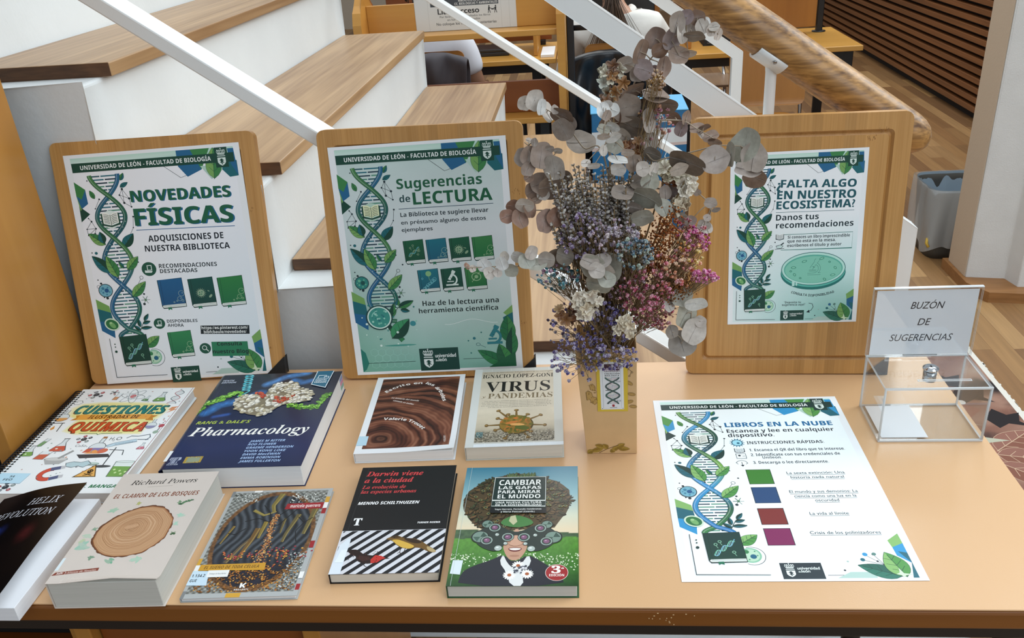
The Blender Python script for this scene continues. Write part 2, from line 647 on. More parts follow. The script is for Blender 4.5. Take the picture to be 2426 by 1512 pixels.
# printed mat on the floor to the right of the table (its print is added with the other printed matter)
# ---------------------------------------------------------------- waste bin by the pillar
wb = empty('waste_bin', (1.54, 3.62, 0), 'grey waste bin lined with a translucent white bag, behind the pillar', 'bin')
M_bin = mat('grey_bin_plastic', '4c4a45', .5)


def tapered(mb, cx, cy, z0, z1, a0, a1, r, M_i=0, wave=0.0, seed=0, n=64, rows=10, ysc=1.0, hem=0.0):
    rnd = random.Random(seed)
    ph = [rnd.uniform(0, 6.28) for _ in range(5)]
    vs, fs = [], []
    for j in range(rows + 1):
        t = j / rows
        a = a0 + (a1 - a0) * t
        for i in range(n):
            th = 2 * math.pi * i / n
            c, s_ = math.cos(th), math.sin(th)
            k = (abs(c) ** 5 + abs(s_) ** 5) ** (-1 / 5)
            wv = wave * (math.sin(9 * th + ph[0] + t * 1.5) + .7 * math.sin(15 * th + ph[1] - t * 2) + .5 * math.sin(4 * th + ph[2])) * (1 - .75 * t)
            z = z0 + (z1 - z0) * t
            if hem and j == 0:
                z += hem * (math.sin(3 * th + ph[3]) + .6 * math.sin(7 * th + ph[4]))
            vs.append((cx + (a * k + wv) * c, cy + (a * k + wv) * s_ * ysc, z))
    for j in range(rows):
        for i in range(n):
            i2 = (i + 1) % n
            fs.append((j * n + i, j * n + i2, (j + 1) * n + i2, (j + 1) * n + i))
    return mb.add(vs, fs, M_i, True)


o = MB()
tapered(o, 1.54, 3.62, .0, .30, .112, .1315, .02)
o.f.append(tuple(range(64))[::-1])
o.mi.append(0)
o.sm.append(False)
o.build('bin_body', M_bin, wb, solid=.002)
M_bag = bpy.data.materials.new('translucent_bag_film')
M_bag.use_nodes = True
_n = M_bag.node_tree
_pb = _n.nodes['Principled BSDF']
_pb.inputs['Base Color'].default_value = (.75, .78, .78, 1)
_pb.inputs['Roughness'].default_value = .3
_tr = _n.nodes.new('ShaderNodeBsdfTransparent')
_mx = _n.nodes.new('ShaderNodeMixShader')
_mx.inputs[0].default_value = .42
_n.links.new(_tr.outputs[0], _mx.inputs[1])
_n.links.new(_pb.outputs[0], _mx.inputs[2])
_n.links.new(_mx.outputs[0], _n.nodes['Material Output'].inputs[0])
o = MB()
tapered(o, 1.54, 3.62, .06, .312, .136, .142, .02, 0, .011, 5, n=144, rows=16, hem=.026)
o.build('bin_bag', M_bag, wb)
o = MB()
tapered(o, 1.54, 3.62, .02, .311, .095, .1335, .02, 0, .003, 9, n=96, rows=12)
o.build('bag_lining', mat('blue_grey_bag_inside', '9fb0bd', .4), wb)
o = MB()
o.tube([(1.41, 3.50, .10), (1.402, 3.482, .085), (1.41, 3.474, .07)], .006, 6)
o.build('drawstring', mat('yellow_drawstring', 'c9a53a', .5), wb)
# ================================================================ PRINTED MATTER: flat inked patches laid on a sheet or a cover
SER, SBI, SIT, SAB, SABI = (0x1D400, 0x1D41A), (0x1D468, 0x1D482), (0x1D434, 0x1D44E), (0x1D5D4, 0x1D5EE), (0x1D63C, 0x1D656)
STY = {'serif': SER, 'serifbi': SBI, 'serifit': SIT, 'bold': SAB, 'boldit': SABI}
ACC = {'Á': 'A', 'É': 'E', 'Í': 'I', 'Ó': 'O', 'Ú': 'U', 'á': 'a', 'é': 'e', 'í': 'i', 'ó': 'o', 'ú': 'u', 'Ñ': 'N', 'ñ': 'n'}
_GL = {}


def glyphs(body, style, off=0.0):
    """outline mesh of a line of lettering, one em high"""
    key = (body, style, off)
    if key in _GL:
        return _GL[key]

    def conv(s_):
        r = ''
        for ch in s_:
            ch = ACC.get(ch, ch) if style in STY else ch
            if style in STY:
                U, l_ = STY[style]
                if 'A' <= ch <= 'Z':
                    ch = chr(U + ord(ch) - 65)
                elif ch == 'h' and style == 'serifit':
                    ch = chr(0x210E)
                elif 'a' <= ch <= 'z':
                    ch = chr(l_ + ord(ch) - 97)
                elif '0' <= ch <= '9' and style in ('bold', 'boldit'):
                    ch = chr(0x1D7EC + ord(ch) - 48)
                elif '0' <= ch <= '9':
                    ch = chr(0x1D7CE + ord(ch) - 48)
            r += ch
        return r

    def mesh(s_):
        c = bpy.data.curves.new('lettering', 'FONT')
        c.body = s_
        c.size = 1
        c.resolution_u = 3
        c.offset = off
        o = bpy.data.objects.new('lettering', c)
        me = bpy.data.meshes.new_from_object(o)
        v = np.array([q.co[:2] for q in me.vertices]).reshape(-1, 2)
        f = [tuple(p.vertices) for p in me.polygons]
        bpy.data.objects.remove(o)
        bpy.data.curves.remove(c)
        bpy.data.meshes.remove(me)
        return v, f
    v, f = mesh(conv(body))
    f = list(f)
    if style in STY:
        for i, ch in enumerate(body):
            if ch in ACC:
                a = mesh(conv(body[:i].rstrip()))[0]
                b = mesh(conv(body[:i + 1]))[0]
                x0 = a[:, 0].max() if len(a) else b[:, 0].min()
                cx = (x0 + b[:, 0].max()) / 2 + .03
                hh = .74 if ch.isupper() else .57
                if ch in 'Ññ':
                    q = [(-.15, .04), (-.07, .12), (.05, .06), (.14, .13), (.14, .18), (.06, .12), (-.06, .18), (-.15, .10)]
                    tr = [tuple(t) for t in tessellate_polygon([[Vector((p[0], p[1], 0)) for p in q]])]
                else:
                    q = [(-.09, .04), (.0, .04), (.16, .19), (.03, .19)]
                    tr = [(0, 1, 2, 3)]
                n0 = len(v)
                v = np.vstack([v, [(cx + p[0], hh + p[1]) for p in q]])
                f += [tuple(k + n0 for k in t) for t in tr]
    _GL[key] = (v, f)
    return v, f


CAPH = {}


class Art:
    """a sheet w units wide and h high (v runs down); units are turned into metres by sx, sy"""

    def __init__(s, w_, h_, width_m, height_m=None, dz=1.5e-5):
        s.w, s.h, s.sx = w_, h_, width_m / w_
        s.sy = (height_m / h_) if height_m else s.sx
        s.P, s.B, s.Ly, s.dz = [], [], [], dz

    def raw(s, pts, faces, col, bb=None, lv=None):
        P = np.asarray(pts, dtype=float).reshape(-1, 2)
        if len(P) == 0:
            return s
        if bb is None:
            bb = (P[:, 0].min(), P[:, 1].min(), P[:, 0].max(), P[:, 1].max())
        ly = 1
        if s.B:
            B = np.array(s.B)
            hit = (B[:, 0] < bb[2]) & (B[:, 2] > bb[0]) & (B[:, 1] < bb[3]) & (B[:, 3] > bb[1])
            if hit.any():
                ly = 1 + int(np.array(s.Ly)[hit].max())
        s.B.append(bb)
        s.Ly.append(ly + (int(max(lv)) if lv is not None else 0))
        s.P.append((P, faces, col, ly + (np.asarray(lv) if lv is not None else 0)))
        return s

    def poly(s, pts, col):
        tri = tessellate_polygon([[Vector((p[0], p[1], 0)) for p in pts]])
        return s.raw(pts, [tuple(t) for t in tri], C(col))

    def fan(s, pts, cols):
        """convex outline with a colour per corner"""
        return s.raw(pts, [tuple(range(len(pts)))], [C(c) for c in cols])

    def rect(s, x0, y0, x1, y1, col):
        return s.raw([(x0, y0), (x1, y0), (x1, y1), (x0, y1)], [(0, 1, 2, 3)], C(col))

    def rrect(s, x0, y0, x1, y1, r, col):
        return s.poly([(p[0], p[1]) for p in rounded(x1 - x0, y1 - y0, r, 4, (x0 + x1) / 2, (y0 + y1) / 2)], col)

    def ell(s, cx, cy, rx, ry, col, n=24, rot=0.0):
        c_, s_ = math.cos(rot), math.sin(rot)
        pts = [(cx + rx * math.cos(t) * c_ - ry * math.sin(t) * s_, cy + rx * math.cos(t) * s_ + ry * math.sin(t) * c_) for t in [2 * math.pi * i / n for i in range(n)]]
        return s.raw(pts, [tuple(range(n))], C(col))

    def circ(s, cx, cy, r, col, n=20):
        return s.ell(cx, cy, r, r, col, n)

    def ring(s, cx, cy, rx, ry, wd, col, n=28, rot=0.0, a0=0, a1=360):
        c_, s_ = math.cos(rot), math.sin(rot)
        pts = []
        for i in range(n + 1):
            t = math.radians(a0 + (a1 - a0) * i / n)
            pts.append((cx + rx * math.cos(t) * c_ - ry * math.sin(t) * s_, cy + rx * math.cos(t) * s_ + ry * math.sin(t) * c_))
        return s.line(pts, wd, col)

    def line(s, pts, wd, col, closed=False):
        pts = [np.array(p, float) for p in pts]
        if closed:
            pts = pts + [pts[0]]
        n = len(pts)
        ws = wd if hasattr(wd, '__len__') else [wd] * n
        cl = col if isinstance(col, list) else None
        vs, fs, cs = [], [], []
        for i in range(n):
            a = pts[max(i - 1, 0)] if not (closed and i == 0) else pts[n - 2]
            b = pts[min(i + 1, n - 1)] if not (closed and i == n - 1) else pts[1]
            d = b - a
            L = math.hypot(*d) or 1
            nn = np.array([-d[1], d[0]]) / L
            if 0 < i < n - 1 or closed:
                d1 = pts[i] - a
                l1 = math.hypot(*d1) or 1
                k = abs((-d1[1] * nn[0] + d1[0] * nn[1]) / l1)
                nn = nn / max(k, .5)
            vs += [pts[i] + nn * ws[i] / 2, pts[i] - nn * ws[i] / 2]
            if cl:
                cs += [C(cl[i]), C(cl[i])]
        for i in range(n - 1):
            fs.append((2 * i, 2 * i + 1, 2 * i + 3, 2 * i + 2))
        return s.raw(vs, fs, cs if cl else C(col))

    def text(s, body, x0, yb, x1=None, cap=20.0, style='bold', col='000000', off=0.0, shear=0.0, align='l', rot=0.0, aspect=1.0, yb1=None):
        """lettering from x0 (to x1 if given) on the baseline yb, capitals cap high; yb1: baseline at the right end"""
        v, f = glyphs(body, style)
        if len(v) == 0:
            return s
        k = (style, 0)
        if k not in CAPH:
            CAPH[k] = glyphs('H', style)[0][:, 1].max()
        sh_ = [(0, 0)] if off <= 0 else [(-off, -off * .6), (off, -off * .6), (-off, off * .6), (off, off * .6)]    # heavier strokes: the outline laid four times, a little apart
        sy = cap / CAPH[k]
        w_ = v[:, 0].max() - v[:, 0].min()
        sx = (x1 - x0) / w_ if x1 is not None else sy * aspect
        X = (v[:, 0] - v[:, 0].min()) * sx
        if x1 is None and align == 'c':
            X = X - w_ * sx / 2
        if x1 is None and align == 'r':
            X = X - w_ * sx
        Y = v[:, 1] * sy
        X = X + Y * shear
        if yb1 is not None:
            rot = -math.atan2(yb1 - yb, (x1 - x0))
        c_, s_ = math.cos(rot), math.sin(rot)
        for qx, qy in sh_:
            X2, Y2 = X + qx * sy, Y + qy * sy
            s.raw(np.stack([x0 + X2 * c_ - Y2 * s_, yb - (X2 * s_ + Y2 * c_)], 1), f, C(col))
        return s

    def arc_text(s, body, pts, cap, style='bold', col='ffffff', off=0.0):
        """lettering letter by letter along a path"""
        P = [np.array(p, float) for p in pts]
        seg = [math.hypot(*(P[i + 1] - P[i])) for i in range(len(P) - 1)]
        tot = sum(seg)
        widths = []
        for ch in body:
            v = glyphs(ch, style)[0]
            widths.append((v[:, 0].max() - v[:, 0].min() + .10) if len(v) else .30)
        k = tot / sum(widths)
        pos = 0.0
        for ch, w_ in zip(body, widths):
            m_ = pos + w_ * k / 2
            pos += w_ * k
            a = m_
            for i, L in enumerate(seg):
                if a <= L or i == len(seg) - 1:
                    d = (P[i + 1] - P[i]) / L
                    q = P[i] + d * a
                    break
                a -= L
            if ch != ' ':
                ang = -math.atan2(d[1], d[0])
                st = q - d * (w_ - .1) * k / 2
                s.text(ch, st[0], st[1], None, cap, style, col, off, rot=ang, aspect=k * CAPH.get((style, 0), .72) / cap)
        return s

    def grid(s, x0, y0, x1, y1, nx, ny, fn):
        """painted area: fn(U, V) gives linear colours (n, 3)"""
        U, V = np.meshgrid(np.linspace(x0, x1, nx + 1), np.linspace(y0, y1, ny + 1))
        cols = fn(U.ravel(), V.ravel())
        i = (np.arange(ny)[:, None] * (nx + 1) + np.arange(nx)[None, :]).ravel()
        fs = np.stack([i, i + 1, i + nx + 2, i + nx + 1], 1)
        return s.raw(np.stack([U.ravel(), V.ravel()], 1), fs.tolist(), np.asarray(cols))

    def emit(s, mb, mi=0, z0=0.0, warp=None):
        """add everything to a mesh builder, centred on (0, 0), v downwards"""
        for P, fs, col, ly in s.P:
            x = (P[:, 0] - s.w / 2) * s.sx
            y = (s.h / 2 - P[:, 1]) * s.sy
            z = np.zeros(len(x)) + z0 + ly * s.dz
            if warp is not None:
                x, y, z = warp(x, y, z)
            # keep every patch facing out
            vs = np.stack([x, y, z], 1).tolist()
            c = col
            K = np.asarray(c, float).reshape(-1, 3)
            K = K * (.74 + .26 * np.clip(K.max(1, keepdims=True) * 1.15, 0, 1))    # dense ink in the dark tones
            cc = tuple(K[0]) if isinstance(c, tuple) else [tuple(q) for q in K]
            f0 = fs[0]
            a, b, d = P[f0[0]], P[f0[1]], P[f0[2]]
            if (b[0] - a[0]) * (d[1] - a[1]) - (b[1] - a[1]) * (d[0] - a[0]) > 0:
                fs = [tuple(q[::-1]) for q in fs]
            mb.add(vs, fs, mi, False, cc)


def levels(xy, rad):
    """the lowest free level for each patch so that no two overlapping patches share one"""
    xy, rad = np.asarray(xy, float), np.asarray(rad, float)
    L = np.zeros(len(xy), int)
    for i in range(1, len(xy)):
        hit = np.hypot(xy[:i, 0] - xy[i, 0], xy[:i, 1] - xy[i, 1]) < rad[:i] + rad[i]
        L[i] = L[:i][hit].max() + 1 if hit.any() else 0
    return L


def soft(pts, n=2):
    """rounded outline through cut corners"""
    for _ in range(n):
        o = []
        for i in range(len(pts)):
            a, b = pts[i], pts[(i + 1) % len(pts)]
            o += [(a[0] * .75 + b[0] * .25, a[1] * .75 + b[1] * .25), (a[0] * .25 + b[0] * .75, a[1] * .25 + b[1] * .75)]
        pts = o
    return pts


def C(c):
    if isinstance(c, str):
        return lin(c)
    return tuple(c) if not isinstance(c, list) else [C(x) for x in c]


def lerp_cols(stops, T):
    """piecewise colour ramp: stops [(t, hex)], T array"""
    ts = [a for a, _ in stops]
    cs = np.array([lin(b) for _, b in stops])
    return np.stack([np.interp(T, ts, cs[:, k]) for k in range(3)], 1)


def vnoise(U, V, seed=0):
    """smooth value noise on the unit lattice"""
    def hsh(i, j):
        x = np.sin(i * 127.1 + j * 311.7 + seed * 74.7) * 43758.5453
        return x - np.floor(x)
    i, j = np.floor(U), np.floor(V)
    f, g = U - i, V - j
    f, g = f * f * (3 - 2 * f), g * g * (3 - 2 * g)
    return (hsh(i, j) * (1 - f) + hsh(i + 1, j) * f) * (1 - g) + (hsh(i, j + 1) * (1 - f) + hsh(i + 1, j + 1) * f) * g


def fbm(U, V, seed=0, n=4):
    t, a, s_ = 0, .5, 0
    for k in range(n):
        t = t + a * vnoise(U * 2 ** k, V * 2 ** k, seed + k)
        s_ += a
        a *= .5
    return t / s_


# ---------------------------------------------------------------- motifs shared by the posters
def leaf(A, x0, y0, x1, y1, wd, c1, c2, vein='0f4a3a', veins=3):
    """leaf from its base to its tip, one half lighter than the other"""
    d = np.array([x1 - x0, y1 - y0], float)
    L = math.hypot(*d)
    d /= L
    n = np.array([-d[1], d[0]])
    N = 9
    prof = [math.sin(math.pi * (i / N) ** .8) ** .85 * wd / 2 for i in range(N + 1)]
    mid = [np.array([x0, y0]) + d * L * i / N for i in range(N + 1)]
    l = [mid[i] + n * prof[i] for i in range(N + 1)]
    r = [mid[i] - n * prof[i] for i in range(N + 1)]
    A.line(l + r[::-1], 3, vein, True)
    A.poly([tuple(p) for p in l[:-1] + [mid[-1]] + mid[::-1][1:-1]], c1)
    A.poly([tuple(p) for p in r[:-1] + [mid[-1]] + mid[::-1][1:-1]], c2)
    A.line([mid[0] - d * L * .03, mid[-2]], 2.6, vein)
    for i in range(veins):
        a = mid[2 + i * 2]
        for s_ in (1, -1):
            A.line([a, a + d * L * .14 + n * s_ * prof[2 + i * 2] * .72], 1.8, vein)


def molecule(A, pts, links, col, r=4.5, wd=2.2):
    for a, b in links:
        A.line([pts[a], pts[b]], wd, col)
    for i, p in enumerate(pts):
        A.circ(p[0], p[1], r if i % 2 else r * 1.35, col, 10)


def dna(A, xs, amp, wd, colA, colB, rung, v_end_open=True, pitch=20.5, dots=True):
    """double helix through the crossing points xs = [(u, v)...]; begins and ends opened out"""
    def centre(v):
        return np.interp(v, [p[1] for p in xs], [p[0] for p in xs])
    segs = []
    for i in range(len(xs) - 1):
        segs.append((xs[i][1], xs[i + 1][1]))

    def offs(v):
        for i in range(len(xs) - 1):
            a, b = xs[i][1], xs[i + 1][1]
            if v <= b or i == len(xs) - 2:
                t = (v - a) / (b - a)
                sg = 1 if i % 2 == 0 else -1
                if i == 0:
                    return -amp * math.cos(math.pi / 2 * t) * 1.0
                if i == len(xs) - 2 and v_end_open:
                    return (1 if (i % 2) else -1) * amp * .8 * math.sin(math.pi / 2 * min(t, 1))
                return (1 if (i % 2) else -1) * amp * math.sin(math.pi * t)
    v0, v1 = xs[0][1], xs[-1][1]
    # rungs
    v = v0 + 8
    k = 0
    while v < v1 - 4:
        o = abs(offs(v))
        if o > wd * 1.0:
            c = centre(v)
            g = (k * 7 % 5 - 2) * .12 * o
            A.rect(c - o, v - 4, c + g - 3, v + 4, rung[k % len(rung)])
            A.rect(c + g + 3, v - 4, c + o, v + 4, rung[(k + 1) % len(rung)])
        v += pitch
        k += 1
    # strands, cut at the widest points so that they pass over and under in turn
    cuts = [v0] + [(a + b) / 2 for a, b in segs[1:-1]] + [v1]
    for i in range(len(cuts) - 1):
        a, b = cuts[i], cuts[i + 1]
        vv = np.linspace(a - 2, b + 2, 26)
        vv = np.clip(vv, v0, v1)
        for q in ((1, -1) if i % 2 else (-1, 1)):
            pts = [(centre(x) + (offs(x) if q == 1 else -offs(x)), x) for x in vv]
            ramp = colA if q == 1 else colB
            cc = []
            for x in vv:
                t = (x - v0) / (v1 - v0) * (len(ramp) - 1)
                j = min(int(t), len(ramp) - 2)
                cc.append(mix(lin(ramp[j]), lin(ramp[j + 1]), t - j))
            A.line(pts, wd + 5, [mix(c_, lin('0a3540'), .75) for c_ in cc])
            A.line(pts, wd, cc)
            A.line([(p[0] - wd * .18, p[1] - 1) for p in pts], wd * .22, [mix(c_, (1, 1, 1), .22) for c_ in cc])
            if dots and q == 1 and i in (1, 2):
                for j in range(3, 23, 3):
                    A.circ(pts[j][0] + 3, pts[j][1], 2.6, 'cfe8dc', 6)


def open_book(A, x, y, s_, paper, ink):
    A.poly([(x - 62 * s_, y - 38 * s_), (x - 50 * s_, y - 44 * s_), (x - 50 * s_, y + 30 * s_), (x, y + 46 * s_), (x + 50 * s_, y + 30 * s_), (x + 50 * s_, y - 44 * s_), (x + 62 * s_, y - 38 * s_), (x + 62 * s_, y + 40 * s_), (x, y + 56 * s_), (x - 62 * s_, y + 40 * s_)], ink)
    for q in (-1, 1):
        A.poly([(x, y - 30 * s_), (x + q * 20 * s_, y - 44 * s_), (x + q * 52 * s_, y - 48 * s_), (x + q * 52 * s_, y + 28 * s_), (x + q * 20 * s_, y + 30 * s_), (x, y + 44 * s_)], paper)
        for i in range(6):
            yy = y - 30 * s_ + i * 11 * s_
            A.line([(x + q * 7 * s_, yy + 8 * s_), (x + q * 24 * s_, yy - 2 * s_), (x + q * 45 * s_, yy - 4 * s_)], 3.2 * s_, ink)
    A.line([(x, y - 30 * s_), (x, y + 46 * s_)], 4 * s_, ink)


def crest(A, x, y, s_, col, bg):
    """crown over a shield with a small rampant lion"""
    A.line([(x - 22 * s_, y - 22 * s_), (x + 22 * s_, y - 22 * s_)], 4 * s_, col)
    A.line([(x - 20 * s_, y - 16 * s_), (x + 20 * s_, y - 16 * s_)], 3 * s_, col)
    for q in (-24, -13, 0, 13, 24):
        A.ring(x + q * .8 * s_, y - 33 * s_, 6 * s_, 9 * s_, 2.6 * s_, col, 10)
        A.circ(x + q * .9 * s_, y - 44 * s_, 2.8 * s_, col, 8)
    A.line([(x, y - 56 * s_), (x, y - 44 * s_)], 2.6 * s_, col)
    A.line([(x - 4 * s_, y - 52 * s_), (x + 4 * s_, y - 52 * s_)], 2.6 * s_, col)
    A.line([(x - 24 * s_, y - 7 * s_), (x + 24 * s_, y - 7 * s_)], 4.5 * s_, col)
    sh = [(x - 24 * s_, y + 2 * s_), (x + 24 * s_, y + 2 * s_), (x + 24 * s_, y + 30 * s_), (x + 16 * s_, y + 42 * s_), (x, y + 52 * s_), (x - 16 * s_, y + 42 * s_), (x - 24 * s_, y + 30 * s_)]
    A.poly(sh, col)
    lion = [(-9, 12), (-2, 8), (5, 9), (7, 15), (13, 17), (13, 21), (6, 21), (8, 28), (14, 33), (10, 36), (4, 31), (2, 38), (6, 44), (-2, 44), (-4, 34), (-10, 33), (-12, 26), (-8, 29), (-5, 26), (-9, 20), (-14, 19), (-13, 15), (-7, 17)]
    A.poly([(x + a * s_, y + b * s_) for a, b in lion], bg)


def logo(A, x0, y0, x1, y1, bg, fg='e9f2ee'):
    A.rect(x0, y0, x1, y1, bg)
    w_, h_ = x1 - x0, y1 - y0
    crest(A, x0 + w_ * .22, y0 + h_ * .46, h_ / 125, fg, bg)
    A.text('universidad', x0 + w_ * .40, y0 + h_ * .42, x0 + w_ * .93, h_ * .165, 'sans', fg, .018)
    A.text('de', x0 + w_ * .40, y0 + h_ * .60, x0 + w_ * .47, h_ * .085, 'bold', fg)
    A.text('león', x0 + w_ * .48, y0 + h_ * .60, x0 + w_ * .68, h_ * .165, 'sans', fg, .018)


def closed_book(A, x0, y0, x1, y1, c1, c2, deco=None, edge='0d3b34'):
    """upright closed book seen from its front with page block below and a ribbon"""
    w_, h_ = x1 - x0, y1 - y0
    A.poly([(x0 - 4, y0 + 4), (x1 + 2, y0 - 3), (x1 + 6, y1 + 17), (x0 + 10, y1 + 22), (x0 + 1, y1 + 6)], edge)
    A.poly([(x0 + 12, y1 - 2), (x1 + 3, y1 - 4), (x1 + 3, y1 + 13), (x0 + 12, y1 + 16), (x0 + 5, y1 + 8)], 'eef3ee')
    for i in range(3):
        A.line([(x0 + 12, y1 + 2 + i * 4.5), (x1 + 3, y1 + 0 + i * 4.5)], 1.3, '7d9a92')
    A.fan([(x0, y0 + 3), (x1, y0), (x1 + 2, y1 - 5), (x0 + 3, y1)], [c1, c1, c2, c2])
    A.line([(x0 + w_ * .1, y0 + 4), (x0 + w_ * .12, y1)], 2.6, mix(lin(c2), (0, 0, 0), .35))
    A.poly([(x0 + w_ * .25, y1 + 14), (x0 + w_ * .40, y1 + 13), (x0 + w_ * .41, y1 + 32), (x0 + w_ * .33, y1 + 25), (x0 + w_ * .26, y1 + 33)], '1b7a58')
    cx, cy = (x0 + x1) / 2, (y0 + y1) / 2
    g = mix(lin(c1), lin('d8f0c8'), .45)
    if deco == 'bubbles':
        for dx, dy, r in ((.30, .28, 13), (.40, .08, 17), (.18, .36, 4), (.42, .36, 6), (.05, .40, 4)):
            A.ring(cx + dx * w_, cy + dy * h_, r, r, 2.2, g, 16)
            A.circ(cx + dx * w_ + r * .3, cy + dy * h_ - 2, r * .2, g, 8)
    elif deco == 'virus':
        A.circ(cx - .05 * w_, cy + .08 * h_, 21, g, 18)
        for i in range(16):
            t = i * math.pi / 8
            A.line([(cx - .05 * w_ + 20 * math.cos(t), cy + .08 * h_ + 20 * math.sin(t)), (cx - .05 * w_ + 30 * math.cos(t), cy + .08 * h_ + 30 * math.sin(t))], 2.4, g)
        for dx, dy in ((-8, -4), (6, -6), (2, 8), (-9, 9)):
            A.circ(cx - .05 * w_ + dx, cy + .08 * h_ + dy, 4, '2a7f5e', 8)
        A.ell(cx + .33 * w_, cy + .22 * h_, 13, 7, g, 12, -.8)
        A.ell(cx + .27 * w_, cy + .02 * h_, 7, 3, g, 8, .5)
    elif deco == 'helix':
        for q in (1, -1):
            A.line([(cx - 32 + t * 64, cy + 34 - t * 48 + q * 10 * math.sin(t * 9)) for t in np.linspace(0, 1, 18)], 3.4, g if q == 1 else '59b6c9')
        for t in np.linspace(.05, .95, 10):
            dy = 10 * math.sin(t * 9)
            A.line([(cx - 32 + t * 64, cy + 34 - t * 48 + dy), (cx - 32 + t * 64, cy + 34 - t * 48 - dy)], 1.8, g)
        for dx, dy in ((-20, -16), (-4, -30), (22, 26), (30, 4)):
            A.ring(cx + dx, cy + dy, 5, 5, 2.2, g, 10)
            A.line([(cx + dx, cy + dy + 5), (cx + dx * .6, cy + dy * .6 + 8)], 1.8, g)
    elif deco == 'microscope':
        microscope(A, cx, cy + 4, .62, 'dfeee6', '0f4a44')
    elif deco == 'cell':
        A.ring(cx + 4, cy, 26, 24, 5, g, 20)
        A.circ(cx + 4, cy, 11, g, 12)
        for i in range(9):
            A.circ(cx - 40 + (i * 37 % 80), cy - 48 + (i * 53 % 98), 3.4, g, 7)
    elif deco == 'colony':
        for i in range(13):
            A.ring(cx - 36 + (i * 29 % 74), cy - 5 + (i * 41 % 66), 5 + i % 3 * 3, 5 + i % 3 * 3, 1.8, '7fd0d8', 10)
        A.circ(cx + 2, cy - 34, 17, '8fc48a', 14)
        A.line([(cx + 2, cy - 18), (cx + 6, cy + 8)], 2, '8fc48a')


def microscope(A, x, y, s_, col, ink):
    for c_, k in ((ink, 5), (col, 0)):
        g = lambda pts: A.poly([(x + a * s_ + (0), y + b * s_) for a, b in pts], c_)
        A.line([(x - 58 * s_, y + 62 * s_), (x + 58 * s_, y + 62 * s_)], (15 + k) * s_, c_)
        A.ring(x - 2 * s_, y + 10 * s_, 48 * s_, 50 * s_, (15 + k) * s_, c_, 18, 0, -75, 80)
        A.line([(x - 46 * s_, y + 28 * s_), (x + 18 * s_, y + 28 * s_)], (9 + k) * s_, c_)
        A.line([(x - 26 * s_, y + 10 * s_), (x + 18 * s_, y - 62 * s_)], (25 + k) * s_, c_)
        A.line([(x + 12 * s_, y - 55 * s_), (x + 26 * s_, y - 78 * s_)], (34 + k) * s_, c_)
    A.line([(x - 14 * s_, y - 10 * s_), (x + 2 * s_, y - 1 * s_)], 5 * s_, ink)


